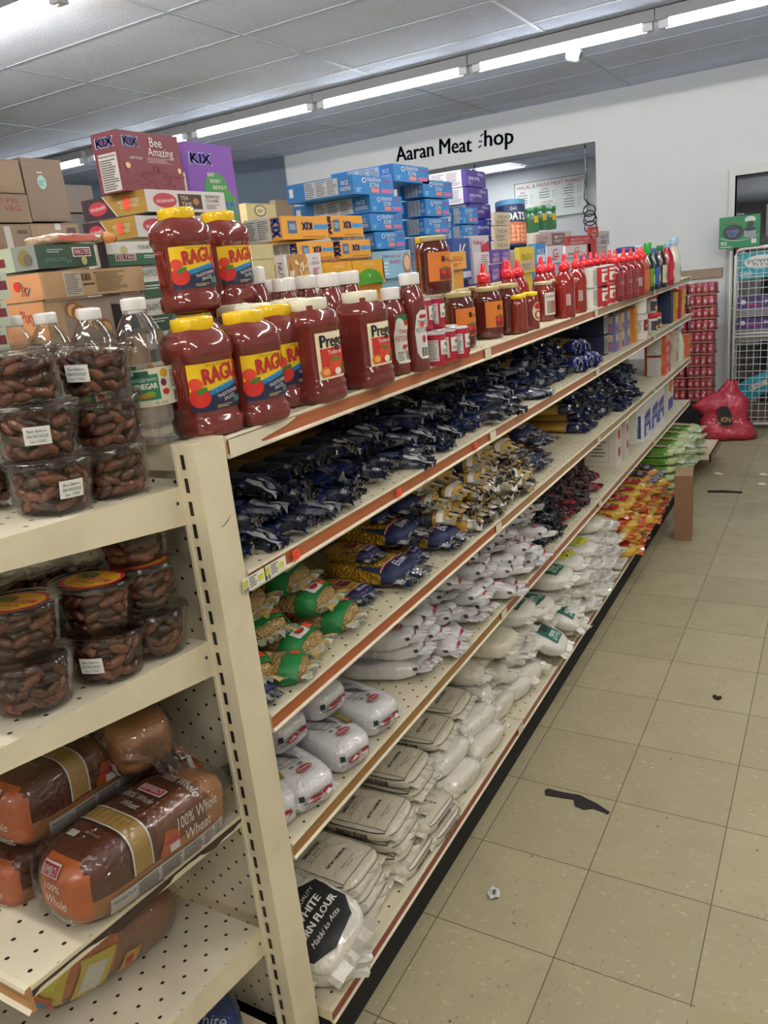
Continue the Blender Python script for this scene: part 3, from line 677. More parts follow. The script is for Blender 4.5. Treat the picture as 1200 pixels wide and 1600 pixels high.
# --- plain white poly bags
def plainbag(seed,a,b,c,col,label,deco=None,amp=.07,n=3.2,taper=.25,name='flour_bag',cat='flour bag'):
    return bag(seed,name,label,cat,a,b,c,n,lambda p:col,'poly',deco,amp=amp,scale=16,taper=taper,res=11,fincols=[col,H('f2efe8'),H('bdb9ae')],finmat='poly',finln=.022)
P_tube=[plainbag(21,.105,.045,.036,H('ddd8cb'),'x'),plainbag(22,.10,.043,.034,H('e0dcd2'),'x'),plainbag(23,.11,.05,.034,H('d8d2c2'),'x')]
def d_green(m,s):
    mp=s.map('+z'); m.rect(mp,-.05,-.05,.09,.045,H('1d6350'),.001,.015)
    m.ell(mp,.0,0,.035,.026,H('3a3a34'),.0018,.015); m.ell(mp,-.025,.01,.022,.03,H('7d7668'),.0022,.015)
    m.rect(mp,.042,-.03,.06,.022,H('cfe0d6'),.002,.015); m.lines(mp,.064,-.04,.084,.035,4,H('b8d4c6'),e=.002); m.text(mp,'URID',.0505,-.004,.012,H('1d6350'),ang=PI/2,w=.04,e=.003,cut=.015)
P_green=[plainbag(31+k,.13,.09,.036,H('e2ded4'),'x',d_green,amp=.05,n=3.6,taper=.15) for k in range(2)]
P_white=[plainbag(35+k,.12,.088,.032,H('ddd9cf'),'x',amp=.08,n=3.2) for k in range(2)]
def d_blue(m,s):
    mp=s.map('+z'); m.rect(mp,-.09,-.055,-.045,.05,H('2a7fa6'),.001,.015); m.text(mp,'FLOUR',-.066,0,.02,H('12405c'),ang=PI/2,w=.08,e=.002,cut=.015)
    m.text(mp,'PLAIN FLOUR',-.025,0,.012,H('3a4038'),ang=PI/2,w=.09,cut=.015); m.rect(mp,-.008,-.03,.02,.02,H('eef0e8'),.001,.015); m.text(mp,'4 LB',.006,-.006,.014,H('3a4038'),ang=PI/2,w=.035,e=.002,cut=.015)
    d_sticker(m,mp,.02,.045,.02); m.text(mp,'NET WT',.05,0,.007,H('4a5048'),ang=PI/2,w=.07,cut=.015)
P_bluelab=[plainbag(41,.125,.085,.036,H('d9d6bd'),'x',d_blue,amp=.05,n=3.6,taper=.15)]
def d_yellow(k):
    def f(m,s):
        mp=s.map('+z'); m.poly(mp,[(-.07,-.055),(.07,-.05),(.09,.02),(.08,.055),(-.07,.06)],H('d9d84e'),.001,.015)
        if k==0: m.ell(mp,-.01,.005,.03,.03,H('2c241a'),.0018,.015)
        else: m.ell(mp,-.005,.0,.055,.022,H('4e4637'),.0018,.015,ang=.35); m.ell(mp,.0,-.02,.04,.016,H('2f2a20'),.0022,.015,ang=-.3)
        m.text(mp,'Star Choice' if k else 'Star Chilies',.055,0,.014,H('23241a'),ang=PI/2,w=.08,cut=.015); m.lines(mp,.066,-.03,.078,.03,2,H('23241a'))
    return f
P_yellow=[plainbag(51+k,.13,.08,.034,H('dedbd2'),'x',d_yellow(k),amp=.08,n=3.2,taper=.3,name='dried_goods_bag',cat='bag') for k in range(2)]
# --- corn flour
def d_corn(m,s):
    mp=s.map('+z'); K=H('16181c'); W=H('e9e7df')
    m.poly(mp,[(-.09,-.075),(.02,-.088),(.06,-.075),(.085,-.02),(.07,.06),(.03,.085),(-.06,.08),(-.095,.02)],K,.001,.012)
    m.text(mp,'PREMIUM QUALITY',-.052,-.002,.010,W,w=.12,ang=PI/2,e=.002,cut=.012); m.text(mp,'WHITE',-.026,.008,.02,W,w=.085,ang=PI/2,e=.002,cut=.012,b=.05)
    m.text(mp,'CORN FLOUR',.006,0,.02,W,w=.145,ang=PI/2,e=.002,cut=.012,b=.05); m.text(mp,'Makki ka Atta',.036,.0,.014,W,w=.10,ang=PI/2,e=.002,cut=.012,skew=.3)
P_corn=[plainbag(61,.105,.095,.03,H('dcd8ca'),'x',d_corn,amp=.05,n=3.6,taper=.1)]
# --- snack / rice bags on the base shelf
def snackcol(p):
    return H('d98a2a') if p[0]<.0 else (H('d9b23a'))
def d_snack(m,s):
    mp=s.map('+z'); m.poly(mp,[(.01,-.06),(.10,-.045),(.115,.0),(.10,.05),(.01,.055),(.03,0)],H('c9253a'),.001,.015); m.text(mp,'Rusk',.05,0,.03,H('f0e8d0'),w=.075,ang=PI/2,e=.002,cut=.015)
    m.ell(mp,.078,.02,.014,.018,H('67a878'),.0018,.015); m.ell(mp,-.05,0,.045,.035,H('b9682c'),.001,.015); m.ell(mp,-.04,.01,.02,.015,H('d2924a'),.0018,.015); m.ell(mp,.02,-.04,.02,.012,H('f2d8c0'),.002,.015)
P_snack=[bag(71+k,'snack_bag','x','snack bag',.14,.08,.036,3.3,snackcol,'film',d_snack,amp=.09,scale=14,taper=.2,res=11,fincols=[H('d9a23a'),H('c8602a'),H('e0b850'),H('b83a30')],finln=.03) for k in range(3)]
def d_black(m,s):
    mp=s.map('+z'); m.poly(mp,[(.0,-.06),(.11,-.05),(.12,.05),(.02,.06)],H('2a2c3c'),.001,.015); m.text(mp,'POP',.04,0,.03,H('dfe0e4'),w=.09,ang=PI/2,e=.002,cut=.015); m.ell(mp,.085,.0,.015,.04,H('9a9cac'),.0018,.015); m.ell(mp,-.04,0,.05,.05,H('d97c24'),.001,.015)
P_blacksn=[bag(75,'snack_bag','x','snack bag',.14,.08,.036,3.3,lambda p:H('cf8a2c'),'film',d_black,amp=.09,scale=14,taper=.2,res=11,fincols=[H('2a2c3c'),H('8a8c9c')],finln=.03)]
def d_rice(m,s):
    mp=s.map('+z'); m.ell(mp,-.02,.0,.04,.035,H('c9a58a'),.001,.015,ang=.3); m.ell(mp,.04,-.01,.045,.03,H('d8c0a4'),.0018,.015); m.ell(mp,-.07,.03,.018,.012,H('b4553a'),.0018,.015); m.ell(mp,-.06,-.03,.02,.012,H('b4553a'),.0018,.015); m.text(mp,'Flat Bread',.09,0,.014,H('f2f4e4'),w=.09,ang=PI/2,cut=.015)
P_rice=[bag(81+k,'flatbread_pack','x','bread pack',.14,.10,.028,3.6,lambda p:H('5f9a34') if p[0]<.085 and p[2]>-.01 else H('c8d8a0'),'film',d_rice,amp=.07,scale=14,taper=.1,res=11,fincols=[H('cfdcae'),H('a8c080'),H('e4ecd0')],finln=.03) for k in range(2)]
# --- vermicelli with green ends
VB=H('c9a766')
def d_verm(k):
    def f(m,s):
        mp=s.map('+z'); G=H('1c7a3c')
        m.rect(mp,s.a*.42,-s.b*.93,s.a*.86,s.b*.93,G,.001,.012)
        m.poly(mp,[(-s.a*.85,-s.b*.85),(s.a*.2,-s.b*.85),(-s.a*.1,s.b*.1),(-s.a*.85,s.b*.3)],H('b1222a'),.001,.012)
        if k==0:
            m.ell(mp,-s.a*.3,0,.045,.028,H('c9a51e'),.0018,.012); m.text(mp,'Vermicelli',-s.a*.3,0,.022,H('20401c'),w=.075,e=.003,cut=.012)
            m.rect(mp,s.a*.5,-.028,s.a*.78,.018,H('eef0ea'),.002,.012); m.ell(mp,s.a*.64,-.004,.007,.014,H('c42a34'),.003,.012)
        else: m.ell(mp,-s.a*.1,.012,.018,.018,H('d9bd84'),.0018,.012); m.text(mp,'2',-s.a*.1,.012,.016,H('8a6a3a'),e=.003,cut=.012)
        mx=s.map('+x'); m.rect(mx,-s.b*.7,-s.c*.5,s.b*.7,s.c*.1,H('a9b6b0'),.001,.012); m.lines(mx,-s.b*.6,-s.c*.45,s.b*.5,s.c*.05,4,H('5a6a64'),e=.002)
        my=s.map('-y'); m.rect(my,s.a*.4,-s.c*.8,s.a*.82,s.c*.8,G,.001,.012); m.rect(my,-s.a*.8,-s.c*.75,s.a*.4,-s.c*.45,H('a83a34'),.001,.012)
        d_sticker(m,mp,s.a*.62,.03,.022)
    return f
P_verm=[bag(91+k,'vermicelli_pack','x','vermicelli pack',.10,.055,.028,3.6,lambda p:VB,'vermicelli',d_verm(k),amp=.05,scale=18,res=10,fincols=[H('cfd2c4'),H('8f9a8c'),H('d6b878')],finmat='film',finln=.02) for k in range(2)]
# --- elbow macaroni, navy front
def d_elbow(m,s):
    mp=s.map('+z'); N=H('16204a')
    m.rect(mp,s.a*.62,-s.b*.97,s.a*.93,s.b*.97,N,.001,.012); m.rect(mp,s.a*.60,-s.b*.96,s.a*.63,s.b*.96,H('c9453a'),.0014,.012); m.rect(mp,s.a*.585,-s.b*.96,s.a*.605,s.b*.96,H('e4dcc8'),.0014,.012)
    m.rect(mp,-.03,-.032,.04,.028,H('d7c48c'),.001,.012); m.rect(mp,-.026,-.028,.036,.024,H('6e1c26'),.0018,.012); m.text(mp,'MACARONI',.0,0,.012,H('cfc09a'),w=.05,ang=PI/2,e=.003,cut=.012)
    m.text(mp,'Elbows',s.a*.77,0,.02,H('dfe2ea'),w=.06,ang=PI/2,e=.003,cut=.012,skew=.2)
    mx=s.map('+x'); m.rect(mx,-s.b*.93,-s.c*.85,s.b*.93,s.c*.8,N,.001,.012); m.text(mx,'Elbows',0,.002,.016,H('ccd0da'),w=.06,e=.002,cut=.012)
P_elbow=[bag(101+k,'macaroni_pack','x','pasta',.115,.07,.03,3.4,lambda p:H('c99a22'),'macaroni',d_elbow,amp=.06,scale=15,res=11,
   end=lambda t,s:(lambda m:(ruffle(m,s.a*.88,.05,s.b*.95,s.c*.6,s.c*.8,[NV,GY,GY2,NV2,DK],3,folds=9,mats=('film','crinkle_film'),pinch=.9,flare=1.0),m.build('crumpled_end',t)))(MB())) for k in range(2)]
# --- gold pasta with dark ribbed side
def d_strip(m,s):
    mp=s.map('+z'); m.ell(mp,.02,0,.03,.022,H('2a2c38'),.001,.012); m.ell(mp,.02,0,.025,.017,H('cfc7b4'),.0016,.012); m.ell(mp,.02,0,.014,.012,H('2a2c38'),.0022,.012)
    m.rect(mp,s.a*.8,-s.b*.9,s.a*.93,s.b*.9,H('e6e2d2'),.001,.012)
    my=s.map('-y'); m.rect(my,-s.a*.85,-s.c*.8,s.a*.72,s.c*.8,H('262a38'),.001,.012); m.rect(my,-.0,-s.c*.8,s.a*.25,s.c*.8,H('8a8880'),.0016,.012)
    for k in range(13): 
        u=-s.a*.82+k*.0125
        if not(-.004<u<s.a*.25): m.rect(my,u,-s.c*.78,u+.003,s.c*.78,H('5c6070'),.002,.012)
    mx=s.map('+x'); m.rect(mx,-s.b*.8,-s.c*.8,s.b*.8,-s.c*.1,H('e6e2d2'),.001,.012)
P_strip=[bag(111+k,'pasta_pack','x','pasta',.115,.062,.026,3.6,lambda p:H('c2983a'),'film',d_strip,amp=.04,scale=15,res=10,
   end=lambda t,s:(lambda m:(ruffle(m,s.a*.9,.04,s.b*.9,s.c*.5,s.c*.8,[H('e8e4d6'),H('c8a44a'),H('2a2e40'),H('9a9a94')],4,folds=8,mats=('film',),pinch=.95,flare=1.0),m.build('crumpled_end',t)))(MB())) for k in range(2)]
# --- tumbled small gold/white/navy packs
P_small=[spaghetti(121+k,'x',cols=(H('e2ded2'),H('c19c40'),H('1d2238'),H('8c8c88'),H('d6cdb0'),H('2b3048')),sleeve=H('b98f34'),ring=H('e2ded2'),pasta=H('b98f34'),L=.17,w=.035,h=.02,endL=.05,name='pasta_pack') for k in range(2)]
P_navy=[spaghetti(131+k,'x',L=.23) for k in range(4)]
P_redblk=[spaghetti(141+k,'x',cols=(H('2a2628'),H('4a4648'),H('1c1a1e'),H('a8404c'),H('5c5a5c'),H('6e6a6a'),H('383436')),sleeve=H('221d22'),ring=H('8a6a20'),pasta=H('7c6420'),L=.25,w=.036,h=.018,endL=.06,clr=0) for k in range(3)]
P_darkp=[spaghetti(145+k,'x',cols=(H('23262e'),H('3c3f48'),H('1c2440'),H('6a6c72'),H('16181e')),sleeve=H('1b2032'),ring=H('3a3d48'),pasta=H('4a4020'),L=.24,w=.036,h=.018,endL=.06) for k in range(2)]
def logo_b(m,top): m.rect(top,-.055,-.03,-.03,.03,H('a33030'),.001,.01)
P_yel=[spaghetti(151+k,'x',L=.28,w=.045,h=.021,sleeve=NV,pasta=H('c89c34'),sl=.04,endL=.05,logo=None) for k in range(2)]
P_tri=[spaghetti(155,'x',L=.24,w=.05,h=.03,sleeve=H('1e2c86'),pasta=H('c2a048'),ring=H('d9dcd0'),cols=(H('1e2c86'),H('16205c'),H('8a90b8'),H('c8ccd8')),sl=.055,endL=.035,name='pasta_pack')]
# --- white bags with red oval
RM_=H('d6d4d2')
def d_white(k):
    def f(m,s):
        mp=s.map('+z')
        m.poly(mp,[(-s.a*.75,-s.b*.6),(-s.a*.05,-s.b*.8),(s.a*.28,-s.b*.3),(s.a*.2,s.b*.5),(-s.a*.5,s.b*.8)],H('a8a6ac'),.001,.012)
        [m.ell(mp,s.a*(-.35+.13*k),s.b*(.2*math.sin(k*2.1)),s.a*.2,s.b*.09,[H('56545a'),H('77757b'),H('c8c6ca'),H('605e66')][k%4],.0018+.0003*k,.012,ang=.5+.3*math.sin(k)) for k in range(5)]
        m.ell(mp,s.a*.62,s.b*.1,.011,.019,H('8e2a30'),.0018,.012); m.ell(mp,s.a*.62,s.b*.1,.0095,.0175,H('e0d0cc'),.0020,.012); m.ell(mp,s.a*.62,s.b*.1,.0085,.0165,H('9a343a'),.0024,.012); m.text(mp,'Rummo',s.a*.62,s.b*.1,.007,H('f0e8e4'),w=.026,ang=PI/2,e=.003,cut=.012)
        m.text(mp,'PENNE RIGATE',s.a*.35,0,.006,H('4a484c'),w=.06,ang=PI/2,cut=.012); m.lines(mp,s.a*.42,-s.b*.4,s.a*.5,s.b*.4,2,H('77757a')); m.rect(mp,s.a*.2,-.006,s.a*.23,.006,H('d07a3a'),.0014)
        mx=s.map('+x'); m.lines(mx,-s.b*.6,-s.c*.5,s.b*.1,s.c*.3,4,H('9a989c')); m.ell(mx,s.b*.35,s.c*.1,.013,.008,H('a32a30'),.0014,.012); m.rect(mx,-s.b*.75,s.c*.1,-s.b*.6,s.c*.45,H('2c2a2c'),.0014,.012)
    return f
def wbag(seed,a,b,c,label='x',amp=.06,taper=.2): 
    return bag(seed,'pasta_pack',label,'pasta',a,b,c,3.4,lambda p:RM_,'poly',d_white(seed%2),amp=amp,scale=16,taper=taper,res=10,fincols=[H('dedcda'),H('c2c0c0'),H('efeeec')],finmat='poly',finln=.026)
P_wbag=[wbag(161,.115,.045,.027),wbag(162,.11,.042,.028),wbag(163,.12,.048,.025,amp=.09)]
def d_wbig(k):
    def f(m,s):
        mp=s.map('+z'); d_white(0)(m,s)
        if k==0: m.rect(mp,-s.a*.9,-s.b*.95,-s.a*.1,-s.b*.5,H('a8892c'),.0026,.012,mat='spag')
        else: m.rect(mp,s.a*.0,s.b*.55,s.a*.5,s.b*.97,H('b59a3c'),.0026,.012,mat='spag')
        my=s.map('+x'); m.ell(my,-.01,0,.018,.008,H('a32a30'),.0018,.012); m.text(my,'Rummo',-.01,0,.006,H('f0e8e4'),w=.026,e=.003,cut=.012); m.text(my,'Lenta Lavorazione',.015,.012,.005,H('55535a'),w=.035,e=.002,skew=.3,cut=.012)
    return f
P_wbig=[bag(171+k,'pasta_pack','x','pasta',.125,.058,.036,5,lambda p:H('d4d3d4'),'poly',d_wbig(k),amp=.025,scale=14,res=11,fincols=[H('dedcda'),H('c8c6c8')],finmat='poly',finln=.012) for k in range(2)]
# ================================================================= BAGS ON THE AISLE SHELVES
R0=random.Random(99)
def pick(l,i): return l[i%len(l)]
def pile(protos,y0,pitch,lays,x,z0,dz,lab,group=None,xstep=-.02,jx=.018,jy=.01,ja=.12,tilt=.06,sc=1.0,seed=0,big=None):
    r=random.Random(seed)
    for i,n in enumerate(lays):
        for k in range(n):
            l,g=lab(i,k)
            s=sc*r.uniform(.96,1.05)
            place(pick(protos,r.randrange(9)),(x+xstep*k+r.uniform(-jx,jx),y0+pitch*i+(pitch*.4 if k%2 else 0)+r.uniform(-jy,jy),z0+dz*k+.001),rot=(r.uniform(-.1,.1),-r.uniform(0,tilt)*(k>0),r.uniform(-ja,ja)),label=l,group=g,sc=s)
def put(proto,px,py,zb,hh,rz,label,group=None,sc=1.0,tilt=(0,0)):
    q=onz(px,py,zb+hh); return place(proto,(q.x,q.y,zb),rot=(tilt[0],tilt[1],rz),label=label,group=group,sc=sc)
Z2,Z3,Z4,Z5=LV['s2'],LV['s3'],LV['s4'],LV['base']
# second shelf: spaghetti packs with navy crumpled ends
L2=[2,3,3,3,3,3,3,4,4,4,4,5,4,5,5,5,5,5,5,5]
pile(P_navy,-.385,.083,L2,-.445,Z2,.036,lambda i,k:(f'navy-ended spaghetti pack, {LAY[k]} layer, {ORD[i+1]} column from slotted post, second shelf','crumpled navy spaghetti packs on the second shelf'),group=1,xstep=-.036,seed=1,ja=.26,jx=.04)
pile(P_yel,1.30,.092,[5,5,5,4,3],-.46,Z2,.040,lambda i,k:(f'gold spaghetti pack with navy end, {LAY[k]} layer, {ORD[i+1]} column beyond the dark pile','gold and navy spaghetti packs on the second shelf'),xstep=-.008,seed=2)
for k,(y,z,x) in enumerate(((1.80,0,-.43),(1.93,0,-.42),(1.86,.06,-.45))):
    place(P_tri[0],(x+.03,y-.03,Z2+z+.001),rz=-.75+R0.uniform(-.15,.15),label=f'blue-ended pasta pack with a tricolour band, {["nearer of the lower two","farther of the lower two","lying on top of the other two"][k]}')
# third shelf
V=[(0,-.30,-.47,.112,.35,'vermicelli pack with a yellow oval panel, standing highest beside the post',1.15),
   (1,-.36,-.43,.0,-.35,'vermicelli pack with a pale seal and green band against the post',1.1),
   (0,-.14,-.47,.112,.1,'green-ended vermicelli pack lying on top, nearest the macaroni',1.0),
   (1,-.27,-.45,.056,-.2,'green-ended vermicelli pack in the middle layer next to the post',1.0),
   (0,-.11,-.43,.056,.15,'green-ended vermicelli pack in the middle layer next to the macaroni',1.0),
   (0,-.21,-.405,.0,.1,'orange-stickered vermicelli pack in the bottom row, second from the post',1.0),
   (1,-.07,-.40,.0,.2,'orange-stickered vermicelli pack in the bottom row, farthest from the post',1.0),
   (1,-.30,-.375,.0,.35,'small green-ended vermicelli pack nearest the shelf edge',.8)]
for k,y,x,zb,rz,l,s in V: place(P_verm[k],(x-.10*s*math.cos(rz),y-.1*math.sin(rz)*s*.5,Z3+zb+.001),rz=rz,label=l,sc=s)
place(P_elbow[0],(-.47,-.385,Z3+.001),rz=-.25,label='navy-ended macaroni pack jutting out at the foot of the slotted post',sc=.62)
for i,(y,n) in enumerate(((.07,1),(.20,2),(.34,3),(.46,3))):
    for k in range(n):
        place(P_elbow[(i+k)%2],(-.545+.03*(k==0)-.03*k+R0.uniform(-.01,.01),y+R0.uniform(-.012,.012),Z3+.05*k+.001),rz=R0.uniform(-.15,.15),label=f'golden elbow macaroni pack with navy end, {LAY[k]} layer, {ORD[i+1]} stack from the vermicelli')
for i,(y,n) in enumerate(((.50,4),(.63,4),(.76,4),(.89,4),(1.0,4))):
    for k in range(n):
        place(P_strip[(i+k)%2],(-.55-.012*k+R0.uniform(-.012,.012)+.012*i,y+R0.uniform(-.012,.012),Z3+.046*k+.001),rz=R0.uniform(-.22,.22),label=f'gold pasta pack with dark ribbed side, {LAY[k]} layer, {ORD[i+1]} stack from the near end')
pile(P_small,.60,.078,[2,3,3,4,4,4,3],-.415,Z3,.036,lambda i,k:(f'small gold and white pasta pack in front of ribbed packs, {LAY[k]} layer, {ORD[i+1]} column',None),xstep=-.006,seed=4,ja=.45)
for i,(y,n) in enumerate(((1.17,3),(1.31,3),(1.46,3))):
    for k in range(n):
        place(P_elbow[(i+k)%2],(-.55-.02*k+R0.uniform(-.01,.01),y+R0.uniform(-.012,.012),Z3+.05*k+.001),rz=R0.uniform(-.15,.15),label=f'yellow elbow macaroni pack beyond ribbed packs, {LAY[k]} layer, {ORD[i+1]} stack')
pile(P_yel,1.92,.095,[4,4,5,5,5,5],-.47,Z3,.042,lambda i,k:(f'dark-ended spaghetti roll, {LAY[k]} layer, {ORD[i+1]} column of neat far third-shelf stack',None),xstep=-.002,seed=5,ja=.08)
pile(P_navy,2.40,.09,[5,5,5,5],-.44,Z3,.038,lambda i,k:(f'navy-ended pack beside orange bags, {LAY[k]} layer, {ORD[i+1]} column, third shelf','far navy packs on the third shelf'),xstep=-.006,seed=6,ja=.25)
# fourth shelf: white bags
big=[(-.30,-.365,0,-.30,0,'large white pasta bag with a golden window nearest the post'),(-.155,-.36,0,-.28,1,'large white pasta bag with grey art, second from the post'),
     (-.01,-.365,0,-.2,0,'large white pasta bag third from the post on the fourth shelf'),(-.385,-.40,0,-.5,1,'white pasta bag half hidden behind the slotted post'),
     (-.24,-.46,.074,-.15,1,'white pasta bag lying on the bags nearest the post'),(-.10,-.45,.074,-.1,0,'white pasta bag in the upper layer under the rail, second from the post')]
for y,x,zb,rz,k,l in big: place(P_wbig[k],(x-.13*math.cos(rz),y-.13*math.sin(rz)*.5,Z4+zb+.001),rz=rz,label=l)
pile(P_wbag,.20,.095,[3,4,4,4,4,4,4,4,4,4,4],-.50,Z4,.044,lambda i,k:(f'white pasta bag with red oval, {LAY[k]} layer, {ORD[i+1]} column beyond the large bags','white pasta bags on the fourth shelf'),xstep=-.022,seed=8,ja=.35,jx=.03,tilt=.12)
pile(P_darkp,1.26,.075,[4,4,4],-.44,Z4,.036,lambda i,k:(f'dark crumpled pack next to the white bags, {LAY[k]} layer, {ORD[i+1]} column',None),xstep=-.012,seed=9,ja=.35)
pile(P_redblk,1.48,.072,[5,5,5,5,5,4,4,3],-.45,Z4,.035,lambda i,k:(f'black and red ended pasta pack, {LAY[k]} layer, {ORD[i+1]} column of the crumpled heap','black and red ended pasta packs on the fourth shelf'),xstep=-.012,seed=10,ja=.3)
# base shelf
def stack(protos,x,y,n,dz,rz,lab,z0=Z5,jx=.012,sc=1.0,k0=0):
    for k in range(n):
        place(pick(protos,k+k0),(x+R0.uniform(-jx,jx)-.006*k,y+R0.uniform(-jx,jx),z0+dz*k+.001),rz=rz+R0.uniform(-.08,.08),label=lab(k),sc=sc)
def lb(s): return lambda k:f'{s}, {LAY[k]} in its stack'
stack(P_barley,-.485,-.155,3,.037,.0,lb('barley flour bag in the nearest flour stack'),jx=.006)
place(P_corn[0],(-.425,-.315,Z5+.070),rot=(.40,.18,-.12),label='white corn flour bag with a black printed panel beside the post',sc=.9)
stack(P_white,-.50,-.34,1,.04,-.2,lambda k:'plain white bag under the black-labelled corn flour',sc=.9)
stack(P_tube,-.42,-.375,1,.05,.35,lambda k:'crumpled white bag at the near front corner of the base shelf')
stack(P_tube,-.40,-.29,1,.05,1.2,lambda k:'small clear bag end crushed against the lower rail by the post',sc=.6)
stack(P_barley,-.485,.03,3,.037,.05,lb('barley flour bag in the second flour stack'),jx=.006,z0=Z5+.012)
stack(P_juwar,-.505,.205,4,.037,.03,lb('juwar flour bag in the third flour stack'),jx=.006)
stack(P_juwar,-.515,.38,4,.037,.03,lb('juwar flour bag in the fourth flour stack'),jx=.006)
stack(P_juwar,-.53,.54,4,.037,.05,lb('juwar flour bag in the fifth flour stack'),jx=.006)
stack(P_barley,-.40,.02,1,.037,1.5,lambda k:'barley flour bag lying crosswise at the rail, nearer one',sc=.8)
stack(P_barley,-.395,.16,2,.037,1.6,lb('barley flour bag lying crosswise before the juwar flour'),sc=.8)
for i,(y,n) in enumerate(((.33,2),(.53,2))):
    for k in range(n): place(P_tube[k%3],(-.385-.035*k,y+.02*k,Z5+.055*k+.001),rz=1.4+R0.uniform(-.12,.12),label=f'smooth white tube-shaped bag, {LAY[k]} layer, {"near" if i==0 else "farther"} pair at the shelf edge',sc=.9)
for i,y in enumerate((.70,.82,.92)):
    for k in range(3): place(P_tube[(k+i)%3],(-.50+.07*(k==0)-.03*k,y,Z5+.062*k+.001),rz=R0.uniform(-.25,.25)+(1.2 if k==0 else 0),label=f'shiny cream flour bag before the blue label, {LAY[k]} layer, {ORD[i+1]} column',sc=1.1)
stack(P_bluelab,-.50,.80,1,.06,.05,lambda k:'clear flour bag with a blue label and orange sticker',z0=Z5+.19)
stack(P_bluelab,-.56,.80,3,.062,.05,lb('flour bag hidden under the blue-labelled bag'))
for i,(y,n,h) in enumerate(((1.03,4,.062),(1.22,3,.062))):
    for k in range(n): place(P_green[k%2] if k==n-1 else P_white[k%2],(-.52+R0.uniform(-.01,.01),y+.01*k,Z5+h*k+.001),rz=R0.uniform(-.08,.08),label=(f'white bag with green label on top of the {"near" if i==0 else "middle"} white stack' if k==n-1 else f'plain white bag under a green label, {LAY[k]} layer, {"near" if i==0 else "middle"} stack'))
place(P_green[1],(-.43,1.16,Z5+.06),rot=(0,.4,.1),label='white bag with green label leaning at the shelf edge, nearest one',sc=.85)
place(P_green[0],(-.43,1.36,Z5+.06),rot=(0,.35,.1),label='white bag with green label leaning at the shelf edge, farther one',sc=.85)
for i,(y,n) in enumerate(((1.42,4),)):
    for k in range(n): place(P_green[k%2] if k==n-1 else P_white[k%2],(-.49+R0.uniform(-.01,.01),y,Z5+.06*k+.001),rz=R0.uniform(-.1,.1),label=(f'white bag with green label topping the far white stack' if k==n-1 else f'plain white bag, {LAY[k]} layer of the far white stack'))
for i in range(1):
    for k in range(2): place(P_white[k],(-.40+R0.uniform(-.015,.015)-.02*k,1.40+.14*i,Z5+.06*k+.001),rz=R0.uniform(-.5,.5),label=f'crumpled white bag end at the shelf edge, {LAY[k]} layer, {ORD[i+1]} past the green labels',sc=.72)
for i,(y,n) in enumerate(((1.60,4),(1.76,4),(1.92,5),(2.08,4))):
    for k in range(n): place(P_yellow[(k+i)%2],(-.455-.012*k+R0.uniform(-.01,.01),y,Z5+.06*k+.001),rz=R0.uniform(-.12,.12),label=f'clear bag with yellow label, {LAY[k]} layer, {ORD[i+1]} stack')
for i in range(7):
    for k in range(3):
        pr=P_snack[(i+k)%3] if not(i in(5,6) and k==2) else P_blacksn[0]
        place(pr,(-.50+.035*(2-k)-.02+R0.uniform(-.015,.015),2.26+.155*i+R0.uniform(-.01,.01),Z5+.066*k+.001),rz=R0.uniform(-.2,.2),label=(f'orange and yellow rusk bag, {LAY[k]} layer, {ORD[i+1]} column from the yellow labels' if pr is not P_blacksn[0] else f'{"near" if i==5 else "far"} black-fronted snack bag on top of the rusk bags'))
for i in range(5):
    for k in range(5 if i<3 else 4):
        place(P_rice[(i+k)%2],(-.45+R0.uniform(-.012,.012),3.48+.2*i,(Z5 if 3.48+.2*i<4.2 else .146)+.05*k+.001),rz=R0.uniform(-.1,.1),label=f'green flatbread pack, {LAY[k]} layer, {ORD[i+1]} stack beyond the rusk bags',sc=1.0)
# ================================================================= JARS, BOTTLES, CANS
def wrap(rf,ex=2.0,a0=0.0,fy=1.0,pad=.0008):
    """map a flat label onto a lathed body; u metres round the body from angle a0, v height; rf(z)->radius"""
    def f(u,v,e):
        R=rf(v); a=a0+u/R; c,s=math.cos(a),math.sin(a); q=R/((abs(c)**ex+abs(s)**ex)**(1/ex)) if ex!=2 else R
        return Vector(((q+e+pad)*c,(q*fy+e+pad)*s,v))
    return f
def radf(prof):
    P=[(p[1],p[0]) for p in prof]
    def f(z):
        for (z0,r0),(z1,r1) in zip(P,P[1:]):
            if z0<=z<=z1 and z1>z0: return r0+(r1-r0)*(z-z0)/(z1-z0)
        return P[0][1] if z<P[0][0] else P[-1][1]
    return f
SA=H('76302a'); YL=H('f2c818'); WC=H('efeeea')
def cap(t,r,z,h,col,name='lid',rib=.02,cy=0):
    m=MB(); m.lathe([(r*.97,z),(r,z+.002),(r,z+h-.003),(r*.96,z+h)],36,col,'gloss',rib=rib,ribn=36); 
    m.lathe([(r*.8,z+h-.0005),(r*.78,z+h+.001),(0,z+h+.001)],20,col,'gloss',closed=False); return m.build(name,t)
def jar(name,label,cat,prof,ex,capspec,deco,col=SA,mat='sauce',n=32,parts=None,bodyname='jar_body',fy=1.0):
    t=thing(name,label,cat); m=MB(); m.lathe(prof,n,col,mat,ex=ex,fy=fy); m.build(bodyname,t)
    if capspec: cap(t,*capspec)
    if deco: m=MB(); deco(m,wrap(radf(prof),ex,fy=fy),t); 
    if deco and m.f: m.build('jar_label',t)
    return t
